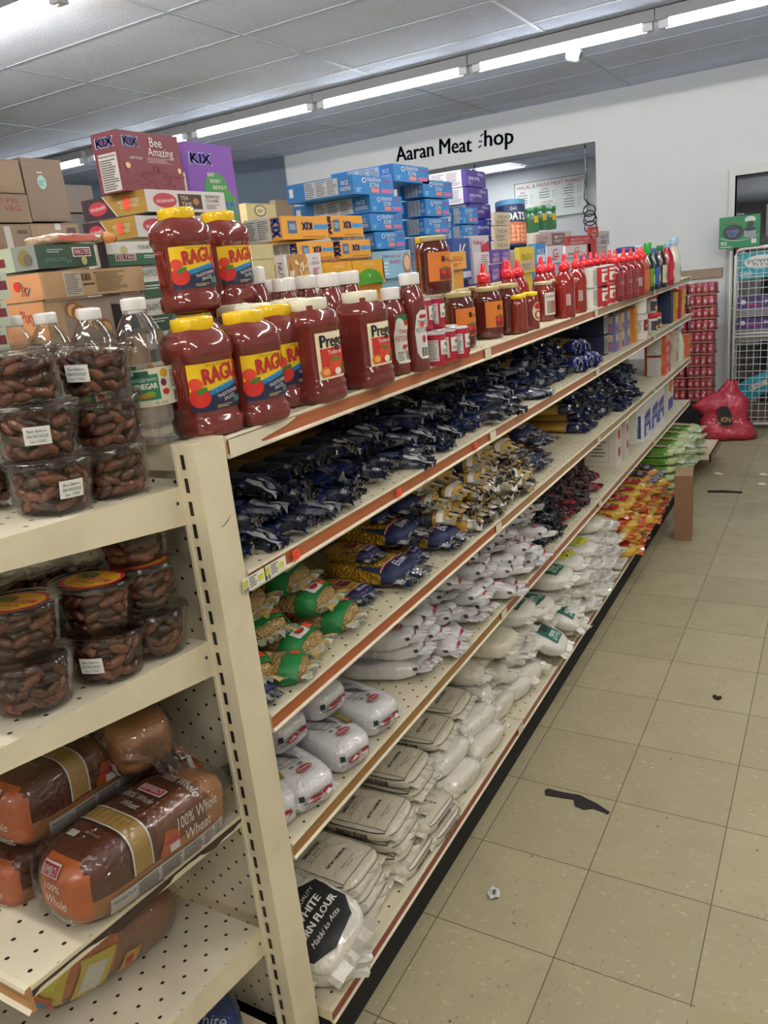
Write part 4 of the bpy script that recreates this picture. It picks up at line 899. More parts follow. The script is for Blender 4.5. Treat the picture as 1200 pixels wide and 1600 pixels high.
# big sauce jar with yellow lid (rounded square, waisted)
PRr=[(a,b*.955) for a,b in [(.043,0),(.05,.004),(.052,.012),(.0525,.028),(.048,.034),(.0475,.04),(.0475,.125),(.0485,.131),(.0525,.138),(.053,.15),(.050,.165),(.042,.176),(.030,.184),(.030,.19)]]
def dR(m,mp,t):
    c=.006; m.rect(mp,-.048,.045,.048,.122,YL,.0004,c)
    m.poly(mp,[(-.048,.045),(.048,.045),(.048,.085),(-.048,.062)],H('1c2444'),.0008,c)
    m.poly(mp,[(-.048,.062),(.048,.085),(.048,.094),(-.048,.071)],H('3aa0d8'),.0010,c)
    m.ell(mp,-.034,.068,.016,.016,H('d22c20'),.0014,c); m.ell(mp,-.038,.09,.010,.010,H('e0452c'),.0014,c); m.ell(mp,-.03,.079,.009,.004,H('3b7a2a'),.0018,c,ang=.4); m.ell(mp,.038,.096,.010,.011,H('d23a2a'),.0014,c); m.ell(mp,.04,.107,.007,.007,H('52953a'),.0014,c); m.ell(mp,.042,.082,.009,.009,H('cc3222'),.0016,c)
    m.text(mp,'RAGÚ',.004,.104,.026,H('b8202c'),w=.062,ang=.12,e=.0022,cut=c,skew=.08,b=.05)
    m.text(mp,'Old World Style',.006,.0795,.007,H('16305c'),w=.056,ang=.24,e=.0022,cut=c); m.text(mp,'TRADITIONAL',.012,.070,.006,WH,w=.04,ang=.22,e=.0022,cut=c); m.text(mp,'SAUCE',.014,.062,.006,WH,w=.02,ang=.22,e=.0022,cut=c)
    m.rect(mp,.022,.052,.038,.062,H('4a7a6a'),.0018,c); m.lines(mp,-.01,.047,.02,.053,2,H('c8b060'),e=.0018,cut=c); m.text(mp,'CRAFTED WITH CARE',.0,.118,.003,H('6a5a20'),w=.04,e=.002,cut=c)
def ragu(): 
    t=jar('sauce_jar','x','sauce jar',PRr,3.4,(.0345,.172,.021,YL),dR,n=40)
    m=MB(); mp=wrap(radf(PRr),3.4,a0=-PI/2)
    for k in range(6):
        pts=[(-.018+.006*k+.002*math.sin(j*.9+k),.05+.0085*j) for j in range(9)]
        m.tube([mp(u,v,.0006) for u,v in pts],.0011,5,H('9a3424'),'sauce')
    m.build('grip_ribs',t); return t
P_ragu=ragu()
PRp=[(.044,0),(.05,.004),(.052,.012),(.0525,.024),(.0505,.028),(.0525,.032),(.0525,.036),(.048,.044),(.0475,.05),(.0475,.135),(.049,.142),(.052,.148),(.050,.16),(.044,.172),(.034,.178),(.034,.186)]
def dP(m,mp,t):
    c=.006; m.rect(mp,-.036,.046,.04,.134,H('efe4bd'),.0004,c); m.rect(mp,-.03,.05,.036,.104,H('c8352a'),.0008,c)
    m.text(mp,'Prego',.002,.118,.024,H('16161a'),w=.06,e=.0014,cut=c,b=.045); m.text(mp,'Traditional',.006,.096,.008,H('f4efe0'),w=.04,e=.0014,cut=c)
    m.ell(mp,.004,.073,.019,.015,H('dc4a2c'),.0014,c); m.ell(mp,.004,.082,.012,.004,H('4a7a2a'),.0018,c); m.ell(mp,-.022,.06,.011,.010,H('e0702c'),.0018,c); m.ell(mp,-.022,.06,.007,.006,H('eeb060'),.0022,c); m.ell(mp,.008,.058,.009,.007,H('eee6d4'),.002,c); m.ell(mp,.03,.062,.008,.012,H('3c7a2c'),.0018,c)
P_prego=jar('sauce_jar','x','sauce jar',PRp,3.2,(.0375,.176,.022,H('ebe8cf')),dP,n=40)
# organic ketchup / tomato ketchup squeeze bottle
PRk=[(.030,0),(.034,.004),(.035,.012),(.0345,.03),(.031,.04),(.0305,.06),(.031,.09),(.034,.105),(.035,.125),(.032,.148),(.024,.163),(.02,.168),(.02,.172)]
def dK(m,mp,t):
    c=.006; m.poly(mp,[(-.022,.028),(.022,.028),(.026,.04),(.026,.1),(.022,.122),(-.022,.122),(-.026,.1),(-.026,.04)],H('e4e2d4'),.0004,c); m.poly(mp,[(-.022,.122),(.022,.122),(.02,.136),(-.02,.136)],H('24603c'),.0008,c); m.ell(mp,-.012,.12,.010,.009,H('dfe8d8'),.0012,c); m.ell(mp,.01,.118,.009,.007,H('c0392c'),.0012,c)
    m.text(mp,'Tomato',0,.1,.011,H('b03028'),w=.032,e=.0014,cut=c,skew=.2); m.text(mp,'KETCHUP',0,.084,.012,H('a8221f'),w=.044,e=.0014,cut=c); m.ell(mp,0,.064,.006,.006,H('c8302a'),.0014,c); m.ell(mp,.009,.066,.004,.003,H('3a6a2c'),.0014,c); m.bars(mp,.004,.034,.022,.055,10,e=.0012,cut=c); m.lines(mp,-.02,.034,.0,.055,5,H('77766c'),e=.0012,cut=c)
P_orgk=jar('ketchup_bottle','x','ketchup bottle',PRk,2.2,(.0215,.17,.026,WC),dK,fy=.8,n=28,bodyname='bottle_body')
PRh=[(.030,0),(.034,.005),(.035,.02),(.031,.035),(.0305,.10),(.034,.135),(.035,.15),(.030,.178),(.023,.192),(.021,.196),(.021,.2)]
def dH(m,mp,t):
    c=.006; m.poly(mp,[(-.014,.03),(.014,.03),(.022,.045),(.024,.09),(.02,.13),(.01,.14),(-.01,.14),(-.02,.13),(-.024,.09),(-.022,.045)],H('e8e6e2'),.0004,c)
    m.text(mp,'TOMATO',0,.112,.011,H('26242c'),w=.036,e=.0014,cut=c); m.text(mp,'KETCHUP',0,.096,.011,H('26242c'),w=.04,e=.0014,cut=c); m.ell(mp,0,.075,.006,.009,H('b83a34'),.0014,c); m.rect(mp,-.012,.122,.012,.130,H('b02a2c'),.0012,c); m.bars(mp,-.01,.036,.012,.056,9,e=.0012,cut=c); d_sticker(m,mp,-.004,.108,.012,e=.002)
P_heinz=jar('ketchup_bottle','x','ketchup bottle',PRh,2.2,(.0235,.197,.026,WC),dH,fy=.8,n=28,bodyname='bottle_body')
# glass jar with orange label
PRg=[(.036,0),(.041,.004),(.043,.012),(.0435,.03),(.0435,.11),(.042,.125),(.036,.137),(.033,.141),(.033,.146)]
def dG(m,mp,t):
    c=.007; m.rect(mp,-.05,.035,.05,.112,H('d97a2c'),.0004,c); m.rect(mp,-.02,.037,.03,.068,H('7a2a20'),.0008,c); m.ell(mp,-.008,.06,.009,.009,H('c83a2c'),.0012,c); m.ell(mp,.012,.058,.009,.009,H('bc2c24'),.0012,c); m.ell(mp,.0,.068,.012,.004,H('4c6a2c'),.0014,c); m.rect(mp,-.012,.086,-.002,.1,H('2a1a14'),.0010,c); m.text(mp,'Mutti',.014,.09,.009,H('5a2414'),w=.024,e=.0014,cut=c); m.lines(mp,.034,.04,.048,.108,8,H('f0d8b4'),e=.001,cut=c)
P_gjar=jar('glass_jar','x','sauce jar',PRg,2.0,(.036,.142,.014,H('b9ad7a')),dG,col=H('54201a'),n=28)
P_gjar2=jar('glass_jar','x','sauce jar',PRg,2.0,(.036,.142,.014,H('b9ad7a')),None,col=H('5c1f18'),n=28)
P_yjar=jar('glass_jar','x','sauce jar',PRg,2.0,(.037,.142,.018,YL),lambda m,mp,t:(m.rect(mp,-.045,.03,-.01,.075,H('d8c85a'),.0006,.007),m.lines(mp,-.042,.034,-.014,.06,6,H('6a6a4a'),e=.001,cut=.007)),col=H('6e241c'),n=28)
PRs=[(.026,0),(.03,.003),(.031,.01),(.031,.09),(.028,.104),(.025,.108),(.025,.112)]
P_ysm=jar('glass_jar','x','sauce jar',PRs,2.0,(.027,.108,.012,YL),lambda m,mp,t:(m.ell(mp,0,.058,.022,.03,H('d9d2a8'),.0005,.007),m.ell(mp,0,.075,.015,.010,H('b8242c'),.001,.007),m.ell(mp,0,.048,.014,.014,H('9a2a24'),.001,.007),m.ell(mp,0,.048,.009,.009,H('e2dcc0'),.0014,.007)),col=H('7c2a1e'),n=24)
PRl=[(.034,0),(.038,.004),(.039,.012),(.039,.105),(.034,.122),(.03,.126),(.03,.13)]
P_litt=jar('glass_jar','x','sauce jar',PRl,2.0,(.033,.127,.012,H('c8bf9a')),lambda m,mp,t:(m.rect(mp,-.034,.022,.034,.1,H('dcd8cc'),.0005,.007),m.text(mp,'Little Italy',0,.088,.012,H('7a2a2c'),w=.058,e=.0014,cut=.007),m.rect(mp,-.026,.028,.026,.072,H('8a8a84'),.001,.007),m.rect(mp,-.012,.032,.008,.068,H('a86a4a'),.0014,.007)),col=H('7a2a1e'),n=24)
# red chilli sauce bottle with pointed red cap
PRc=[(.028,0),(.031,.004),(.0315,.012),(.0315,.10),(.028,.124),(.02,.14),(.014,.146),(.014,.15)]
def sri(seed,col,deco):
    t=jar('chilli_sauce_bottle','x','sauce bottle',PRc,2.0,None,deco,col=col,n=24,bodyname='bottle_body'); m=MB(); rc=H('d8222c')
    m.lathe([(.017,.146),(.018,.148),(.018,.166),(.012,.169),(.009,.172),(.0055,.192),(.005,.196)],20,rc,'gloss'); m.build('nozzle_cap',t); return t
P_sri=sri(1,H('8a1f18'),lambda m,mp,t:(m.bars(mp,-.03,.04,-.016,.075,9,H('d8d0d0') and '#d8d0cc',cut=.007),m.lines(mp,.0,.09,.028,.12,3,H('b85a4a'),e=.001,cut=.007)))
P_sri2=sri(2,H('7e1c1a'),lambda m,mp,t:(m.lines(mp,-.026,.02,.03,.115,11,H('a8525a'),fill=.3,e=.001,cut=.007),m.text(mp,'HOT',.004,.07,.016,H('c8a0a0'),w=.036,e=.0014,cut=.007)))
P_sri3=sri(3,H('b4502c'),lambda m,mp,t:(m.rect(mp,-.024,.02,.024,.1,H('c4683c'),.0005,.007),))
# cans
def can(name,r,h,side,deco,label='x',cat='can',mat='gloss',lid=H('b9b9b6'),parts='label_print'):
    t=thing(name,label,cat); m=MB(); m.lathe([(r*.96,0),(r,.002),(r,.006,side),(r,h-.004,H('c8c8c4')),(r,h-.001,lid),(r*.94,h,lid),(r*.92,h-.003,lid),(0,h-.003,lid)],24,side,mat,closed=False); m.lathe([(r*.96,.0005),(0,.0005)],24,lid,closed=False); m.build('can_body',t)
    if deco: m=MB(); deco(m,wrap(lambda z:r)); m.build(parts,t)
    return t
P_paste=can('paste_can',.0275,.078,H('b31f38'),lambda m,mp:(m.rect(mp,-.006,.026,.034,.06,H('e8e6e0'),.0004,.006),m.text(mp,'PASTE',.014,.034,.010,H('1c1a1c'),w=.03,e=.0012,cut=.006),m.rect(mp,-.04,.012,-.012,.062,H('dcdad4'),.0004,.006),m.lines(mp,-.038,.014,-.014,.06,9,H('8a888a'),e=.001,cut=.006),m.ell(mp,.012,.05,.006,.004,H('24603c'),.0012,.006),m.ell(mp,.02,.016,.01,.006,H('7a1420'),.001,.006)))
P_wht=can('tin',.05,.115,H('d8d6d2'),lambda m,mp:(m.rect(mp,-.02,.04,.02,.09,H('8a2a34'),.0004,.008),m.text(mp,'M',0,.062,.016,H('e6e0dc'),e=.0012,cut=.008),m.lines(mp,-.06,.03,-.026,.09,8,H('8d8b88'),e=.001,cut=.008)),cat='tin')
P_tub=can('tub',.05,.07,H('e6e4e0'),None,lid=H('f0f0ee'),cat='tub')
P_redcan=can('fruit_can',.026,.075,H('a8242c'),lambda m,mp:(m.rect(mp,-.022,.02,.018,.05,H('d8d2cc'),.0006,.006),m.ell(mp,-.002,.032,.011,.010,H('b83a40'),.0016,.006),m.rect(mp,-.022,.056,.02,.064,H('d8d2cc'),.0006,.006)))
P_whcan=can('fruit_can',.022,.075,H('d8d6d0'),lambda m,mp:(m.lines(mp,-.016,.012,.016,.066,8,H('8a8884'),e=.0006,cut=.006),m.ell(mp,.012,.03,.008,.008,H('c02c34'),.001,.006)))
PRb=[(.026,0),(.029,.004),(.03,.012),(.03,.09),(.026,.12),(.014,.15),(.012,.156),(.012,.16)]
def dress(colb,lab,lab2,capc,ch=.03,r=.013,label='x',ex=2.0,mat='gloss',name='dressing_bottle',txt=None):
    t=jar(name,label,'bottle',PRb,ex,(r,.158,ch,capc),lambda m,mp,t:(m.rect(mp,-.024,.02,.03,.095,lab,.0005,.007),m.ell(mp,.004,.05,.012,.02,lab2,.001,.007),m.text(mp,txt,.004,.083,.010,lab2,w=.04,e=.0014,cut=.007) if txt else None),col=colb,mat=mat,n=22,bodyname='bottle_body'); return t
P_dgreen=dress(H('18241c'),H('5c8a2c'),H('d9dcc8'),H('2a9a3c'),.045,.016)
P_dblue=dress(H('1c2436'),H('3a5a9a'),H('c8b890'),H('4a6a9a'),.02)
P_ddark=dress(H('2a1418'),H('c8c4a8'),H('6a8a3a'),H('2a7a3a'),.02,.015)
P_dred=dress(H('a01c34'),H('b82c44'),H('e8b8a8'),H('8ab8d0'),.02)
P_dwhite=dress(H('d9d6c4'),H('c8d4c0'),H('7aa8c8'),H('a8cce0'),.03,.018)
P_mayo=jar('mayonnaise_jar','x','jar',[(.036,0),(.041,.004),(.042,.02),(.042,.10),(.038,.118),(.03,.13),(.03,.134)],2.0,(.031,.131,.018,H('2a3a7a')),lambda m,mp,t:m.rect(mp,-.03,.03,.03,.09,H('d8c890'),.0005,.007),col=H('d8d0b4'),mat='gloss',n=24)
P_parm=jar('cheese_shaker','x','jar',[(.03,0),(.034,.003),(.034,.09),(.03,.1),(.03,.104)],2.0,(.034,.1,.026,H('2a7a4a')),lambda m,mp,t:(m.rect(mp,-.03,.05,.03,.085,H('d8b838'),.0005,.007),m.rect(mp,-.03,.015,.03,.05,H('2c7a4a'),.0005,.007)),col=H('3a6a4a'),mat='gloss',n=20)
P_oats=can('oats_canister',.065,.20,H('24365c'),lambda m,mp:(m.rect(mp,-.1,.01,.1,.1,H('c8704a'),.0004,.01),m.text(mp,'OATS',.02,.125,.032,H('f0f0ec'),w=.09,e=.0014,cut=.01,b=.05),m.text(mp,'Quick',.01,.158,.014,H('d8e0ec'),w=.03,e=.0014,cut=.01),*[m.ell(mp,-.06+.021*(k%7),.026+.018*(k//7),.010,.006,H('e0a880'),.001,.01,ang=k) for k in range(28)],m.rect(mp,-.1,.175,.1,.196,H('5a9ac8'),.0004,.01)),lid=H('3a6aa8'),cat='canister',mat='paper')
def stand(px,py,r,z): 
    q=onz(px,py,z); d=Vector((q.x-CAM.x,q.y-CAM.y,0)).normalized(); return (q.x+d.x*r,q.y+d.y*r,z+.001)
TZ=LV['deck']
# front row along the deck edge ------------------------------------------------
RJ=.052
for px,py,z,rz,l in ((330,686,TZ,-.22,'yellow-lidded sauce jar in the bottom row, nearest the slotted post'),(405,667,TZ,-.15,'yellow-lidded sauce jar in the bottom row, second from the post'),(449,640,TZ,-.1,'yellow-lidded sauce jar partly behind the first cream-lidded jar')):
    place(P_ragu,stand(px,py,RJ,z),rz=rz,label=l)
a=stand(330,686,RJ,TZ)
zt=TZ+.1955
zq=atd(289,420,1.54,zt); place(P_ragu,(zq[0],zq[1],zt),rz=-.3,label='yellow-lidded sauce jar in the top row, left one beside the cookie boxes')
zq2=atd(352,415,1.70,zt); place(P_ragu,(zq2[0],zq2[1],zt),rz=-.1,label='yellow-lidded sauce jar in the top row, right one beside the ketchup')
place(P_ragu,(zq[0]-.0,zq[1]+.0,TZ+.001),rz=-.3,label='yellow-lidded sauce jar behind the nearest bottom jar')
place(P_ragu,(zq2[0],zq2[1],TZ+.001),rz=-.1,label='yellow-lidded sauce jar behind the second bottom jar')
for px,py,rz,l in ((500,633,-.1,'cream-lidded sauce jar nearer the yellow-lidded jars'),(577,609,-.1,'cream-lidded sauce jar next to the ketchup bottles')):
    place(P_prego,stand(px,py,RJ,TZ),rz=rz,label=l)
b=stand(500,633,RJ,TZ); c=stand(577,609,RJ,TZ)
for dx,dy,l in ((-.11,-.03,'cream-lidded sauce jar hidden behind the nearer cream-lidded one, left'),(-.11,.09,'cream-lidded sauce jar hidden behind the nearer cream-lidded one, right'),(-.22,.05,'cream-lidded sauce jar third in depth behind the others')):
    place(P_prego,(b[0]+dx,b[1]+dy,TZ+.001),rz=.1,label=l)
place(P_orgk,stand(622,589,.034,TZ),rz=-.35,label='organic ketchup bottle at the deck edge beside the cream-lidded jar')
place(P_heinz,stand(652,583,.034,TZ),rz=-.3,label='tall ketchup bottle with narrow white label and orange sticker')
q=stand(418,600,.034,TZ); zq=stand(428,622,.04,TZ); place(P_orgk,(zq[0]-.10,zq[1]+.12,TZ+.001),rz=-.3,label='large organic ketchup bottle rising beside the upper yellow-lidded jars',sc=(1.12,1.12,1.38))

for k,(dx,dy) in enumerate(((-.10,-.02),(-.11,.08),(-.19,-.06),(-.20,.04),(-.28,-.10),(-.28,.0))):
    place(P_heinz,(c[0]+dx-.0,c[1]+dy+.06,TZ+.001),rz=-.3+PI*(k%2==1)*0,label=f'white-capped ketchup bottle behind the cream-lidded jars, {ORD[k+1]} counting away from the edge',sc=1.08)
# red paste cans stacked
e=stand(690,570,.0275,TZ)
i=0
for yy,xx,n in ((0,0,1),(.062,.0,1),(.13,.005,1),(.0,-.06,2),(.062,-.06,2),(.125,-.055,2),(.19,-.05,1),(.0,-.12,2),(.06,-.12,2)):
    for k in range(n):
        i+=1; o=place(P_paste,(e[0]+xx,e[1]+yy-.03,TZ+.001+.079*k),rz=-.25+R0.uniform(-.3,.3),label=f'red paste can, {["lower","upper"][k]} level, {ORD[int((i+1)/1)]} of the red cans counting from the deck edge')
for k in range(5): place(P_paste,(c[0]-.36,c[1]-.12+.062*k,TZ+.12),rz=R0.uniform(-.3,.3),label=f'red can in the far row behind white caps, {ORD[k+1]} from the left',sc=1.1)
m=MB(); m.box(c[0]-.42,c[0]-.30,c[1]-.16,c[1]+.20,TZ,TZ+.118,H('8c2030'),'card'); tag(m.build('red_carton'),'plain red carton under the far row of red cans','carton')
# jars with orange labels
GJ=[(722,547,0,'orange-labelled glass jar behind the red paste cans'),(766,531,0,'orange-labelled glass jar, second along the deck edge'),(795,524,1,'plain dark side of a glass jar, third along the deck edge')]
for px,py,k,l in GJ: place(P_gjar if k==0 else P_gjar2,stand(px,py,.043,TZ),rz=-.25,label=l)
g=stand(722,547,.043,TZ)
place(P_gjar,(e[0]-.06+.02,e[1]+.09,TZ+.165),rz=-.4,label='orange-labelled glass jar standing on top of the red cans',sc=.9)
for k in range(3): place(P_gjar2,(g[0]-.10,g[1]+.02+.10*k,TZ+.001),rz=0,label=f'dark glass jar with gold lid behind the orange-labelled jars, {ORD[k+1]} from the near end')
for k in range(4): place(P_gjar2,(g[0]-.10,g[1]+.36+.11*k,TZ+.001),rz=0,label=f'gold-lidded glass jar behind the small yellow-lidded jars, {ORD[k+1]} from the near end')
place(P_yjar,(g[0]-.13,g[1]+.10,TZ+.158),rz=-.6,label='yellow-lidded dark jar standing up on the gold-lidded jars')
place(P_ysm,stand(811,523,.031,TZ),rz=.9,label='small yellow-lidded jar, plain side out, at the deck edge')
place(P_ysm,stand(829,517,.031,TZ),rz=-.25,label='small yellow-lidded jar with an oval red label')
place(P_litt,stand(851,503,.039,TZ),rz=-.3,label='glass jar with a pale picture label beside the red bottles')
place(P_litt,stand(868,497,.039,TZ),rz=1.2,label='pale-lidded glass jar half behind the picture-labelled jar')
place(P_sri,stand(884,498,.031,TZ),rz=-.2,label='red chilli sauce bottle nearest the glass jars',sc=1.15); place(P_sri,stand(903,490,.031,TZ),rz=-.2,label='red chilli sauce bottle, second from the glass jars',sc=1.15)
s0=stand(884,498,.031,TZ)
for k,(dx,dy) in enumerate(((-.08,-.02),(-.08,.08),(-.16,-.18),(-.09,-.24),(-.09,-.33),(-.09,-.55))):
    place(P_sri,(s0[0]+dx,s0[1]+dy,TZ+.001),rz=0,label=f'chilli sauce bottle in the rear rank, red cap showing, {ORD[k+1]} in line',sc=1.15)
# strawberry cans + red bottles + dressings
cs=[(924,484),(938,480),(950,475)]
for k,(px,py) in enumerate(cs):
    for lv in range(2): place(P_whcan if k==0 else P_redcan,(stand(px,py,.026,TZ)[0],stand(px,py,.026,TZ)[1],TZ+.001+.076*lv),rz=-.2,label=f'{"white" if k==0 else "red and white"} fruit can, {["lower","upper"][lv]} of the {ORD[k+1]} pair past the red bottles',sc=1.15)
for k,(px,py,p) in enumerate(((962,472,P_sri2),(975,469,P_sri2),(986,466,P_sri2),(996,463,P_sri),(1003,461,P_sri3))): place(p,stand(px,py,.031,TZ),rz=-.2,label=f'{["red sauce bottle with printed back","red sauce bottle with printed back","red sauce bottle with printed back","plain red sauce bottle","orange-brown sauce bottle"][k]}, {ORD[k+1]} past the fruit cans',sc=1.12)
for k in range(5): place(P_sri2,(stand(950+9*k,474-3*k,.031,TZ)[0]-.1,stand(950+9*k,474-3*k,.031,TZ)[1],TZ+.001),rz=0,label=f'red-capped sauce bottle behind the printed ones, {ORD[k+1]} from the fruit cans',sc=1.12)
for px,py,p,l,s in ((1012,456,P_dgreen,'dark dressing bottle with tall green cap and green label',1.15),(1021,453,P_dblue,'dressing bottle with a blue label',1.15),(1031,450,P_ddark,'dark dressing bottle with a green lid',1.2),(1042,446,P_dred,'bright red dressing bottle with a pale blue cap',1.25),(1052,443,P_dwhite,'pale bottle with light blue cap at the far end of the deck',1.3)):
    place(p,stand(px,py,.03,TZ),rz=-.2,label=l,sc=s)
q=stand(1012,456,.03,TZ); place(P_mayo,(q[0]-.12,q[1]+.05,TZ+.001),rz=0,label='mayonnaise jar with a navy lid rising behind the dressing bottles',sc=1.5)
place(P_dwhite,(q[0]-.12,q[1]+.35,TZ+.001),label='white-capped bottle behind the red dressing bottle',sc=1.2)
# ---------------- vinegar bottles
PRv=[(.036,0),(.042,.004),(.045,.012),(.044,.02),(.046,.025),(.044,.032),(.046,.038),(.044,.044),(.046,.05),(.044,.056),(.0455,.062),(.0455,.125),(.047,.132),(.046,.15),(.039,.175),(.027,.198),(.0185,.21),(.0175,.214),(.0175,.222)]
def vin():
    t=thing('vinegar_bottle','x','vinegar bottle'); m=MB(); m.lathe(PRv,40,WH,'clear',rib=.012,ribn=12); m.build('bottle_body',t)
    m=MB(); m.lathe([(.035,.003),(.0425,.012),(.0425,.12),(.044,.14),(.038,.17),(.03,.186),(0,.186)],28,WH,'liquid',closed=False); m.build('vinegar',t)
    cap(t,.0195,.214,.019,WC,'cap'); mp=wrap(radf(PRv)); m=MB(); c=.006
    m.rect(mp,-.06,.064,.06,.124,H('e6e2c8'),.0004,c); m.rect(mp,-.034,.074,.01,.115,H('2a7a54'),.0008,c); m.rect(mp,-.026,.112,-.004,.121,H('225a44'),.0012,c); m.rect(mp,-.034,.073,.01,.0745,H('dfe8d8'),.0012,c)
    m.text(mp,'DISTILLED WHITE',-.012,.107,.005,WH,w=.038,e=.0014,cut=c); m.text(mp,'VINEGAR',-.012,.097,.009,WH,w=.038,e=.0014,cut=c,b=.05); m.ell(mp,-.012,.082,.014,.004,H('c8862c'),.0012,c); m.ell(mp,-.006,.085,.008,.003,H('8ab03a'),.0016,c); m.ell(mp,.021,.115,.007,.007,H('d8a82c'),.001,c); m.ell(mp,.018,.1,.005,.006,H('6a2a5a'),.001,c); m.ell(mp,.02,.085,.006,.005,H('c0382c'),.001,c)
    m.text(mp,'FL OZ',.01,.069,.004,H('4a5a4a'),w=.02,e=.0012,cut=c); m.bars(mp,.036,.068,.05,.085,8,e=.001,cut=c); m.lines(mp,.032,.09,.055,.118,7,H('8a8a78'),e=.001,cut=c)
    m.build('bottle_label',t); return t
P_vin=vin()
place(P_vin,stand(250,697,.045,TZ),rz=-.62,label='vinegar bottle with white cap and green label standing beside the slotted post')
v0=stand(250,697,.045,TZ)
for k,(dx,dy,l) in enumerate(((-.105,.0,'vinegar bottle second from the post behind the date tubs'),(-.205,-.01,'vinegar bottle third from the post behind the date tubs'),(-.31,.0,'vinegar bottle fourth from the post behind the date tubs'),(-.13,.12,'vinegar bottle in the rear rank with only its cap showing, nearest the post'),(-.24,.11,'vinegar bottle in the rear rank near the cookie boxes'),(-.34,.12,'vinegar bottle in the rear rank at the left picture edge'),(-.41,.02,'vinegar bottle at the left end of the front rank'))):
    place(P_vin,(v0[0]+dx,v0[1]+dy,TZ+.001),rz=-.9+R0.uniform(-.5,.5),label=l,sc=.96)
# ---------------- date tubs
def tub(seed,lid_label=False,sticker=None):
    r=random.Random(seed); t=thing('date_tub','x','date tub'); m=MB()
    m.lathe([(.050,0),(.052,.003),(.060,.060),(.0605,.064),(.063,.066),(.063,.070)],36,WH,'clear_tub',closed=True); m.build('tub_body',t)
    m=MB(); m.lathe([(.0645,.066),(.0655,.069),(.0645,.075),(.058,.0755),(.056,.072),(0,.072)],36,WH,'clear_tub',closed=False); m.build('lid',t)
    m=MB()
    def date(p,ax,l,w,c):
        b=len(m.v); ax=ax.normalized(); u=ax.orthogonal().normalized(); v=ax.cross(u); rings=6; nn=7
        for i in range(rings+1):
            th=PI*i/rings; rr=w*(math.sin(th)**.8 if 0<i<rings else .05); x=-math.cos(th)*l
            for k in range(nn): a=2*PI*k/nn; q=p+ax*x+u*math.cos(a)*rr*r.uniform(.9,1.1)+v*math.sin(a)*rr; m.v.append(tuple(q))
        for i in range(rings):
            for k in range(nn): m.face((b+i*nn+k,b+i*nn+(k+1)%nn,b+(i+1)*nn+(k+1)%nn,b+(i+1)*nn+k),c,'date',True)
    cs=[H('5c2c1c'),H('743c26'),H('4c2218'),H('824a32'),H('3e1a14'),H('96583c')]
    for z in (.012,.030,.048):
        for k in range(13):
            a=2*PI*(k+r.random()*.6)/13; R=.0365+.008*z/.06; p=Vector((R*math.cos(a),R*math.sin(a),z+r.uniform(-.003,.003)))
            tan=Vector((-math.sin(a),math.cos(a),r.uniform(-.8,.8))); date(p,tan,r.uniform(.014,.018),r.uniform(.0075,.009),r.choice(cs))
    for k in range(14): date(Vector((r.uniform(-.026,.026),r.uniform(-.026,.026),r.uniform(.05,.058))),Vector((r.uniform(-1,1),r.uniform(-1,1),.2)),.016,.008,r.choice(cs))
    m.lathe([(.03,.004),(.032,.045),(0,.046)],12,H('3a1610'),'date',closed=True)
    o=m.build('dates',t); o['kind']='stuff'
    if lid_label:
        m=MB(); mp=plane((0,0,.0728),(1,0,0),(0,1,0),(0,0,1)); m.ell(mp,0,0,.048,.048,H('b8283a'),.0004,n=32); m.ell(mp,0,0,.044,.040,H('d8a42c'),.0008,n=32); m.ell(mp,-.02,.01,.018,.016,H('4a6a2c'),.0012); m.rect(mp,-.034,-.006,.036,.006,H('b8283a'),.0012); m.text(mp,'Fresh Dates',0,0,.011,H('f0d060'),w=.06,e=.0016); m.text(mp,'PREMIUM',0,-.018,.009,H('7a2420'),w=.044,e=.0016); m.text(mp,'Product of the Oasis',0,-.03,.005,H('7a2420'),w=.04,e=.0016)
        m.build('lid_label',t)
    if sticker is not None:
        m=MB(); mp=wrap(lambda z:.052+(z/.06)*.009,a0=sticker); m.rect(mp,-.017,.022,.017,.047,H('ecece8'),.001,.006); m.text(mp,'Best Before',0,.041,.004,H('3a3a3a'),w=.024,e=.0016,cut=.006); m.text(mp,'06/30/2025',0,.034,.0045,H('3a3a3a'),w=.026,e=.0016,cut=.006); m.text(mp,'Lot 17302',0,.027,.004,H('3a3a3a'),w=.02,e=.0016,cut=.006)
        m.build('price_label',t)
    return t
D0=tub(1); D1=tub(2,sticker=-.75); D2=tub(3,lid_label=True); D3=tub(4,sticker=-1.1); D4=tub(5,sticker=-.2)
HT=.0765
def ez(E,y): return e_z(E,y)+.002
def tubat(pr,px,py,E,lev,label,dx=0,dy=0,rz=0,sc=1.0):
    zb=E[0]+.012; q=onz(px,py,zb); d=Vector((q.x-CAM.x,q.y-CAM.y,0)).normalized(); x,y=q.x+d.x*.052+dx,q.y+d.y*.052+dy
    y=min(y,PY0-.07); sl=(E[1]-E[0])/.44
    place(pr,(x,y+lev*HT*sl*sc,ez(E,y)+.003+lev*HT*sc),rot=(-math.atan(sl),0,rz),label=label,sc=sc)
U='upper end shelf'
for lev,(pr,dx) in enumerate(((D4,0),(D1,-.012),(D0,-.028))): tubat(pr,92,814,E1,lev,f'date tub, {["bottom","middle","top"][lev]} of the front stack on the upper end shelf',dx=dx,rz=[0,0.1,.6][lev] if lev!=2 else 2)
for lev,(pr,dx) in enumerate(((D0,0),(D0,-.006),(D1,-.016))): tubat(pr,186,778,E1,lev,f'date tub, {["bottom","middle","top"][lev]} of the stack beside the vinegar bottle, upper end shelf',dx=dx,dy=.0,rz=[2,4,-.35][lev])
for lev in range(3): tubat(D0,-28,812,E1,lev,f'date tub, {["bottom","middle","top"][lev]} of the stack cut by the left edge, upper end shelf',rz=lev)
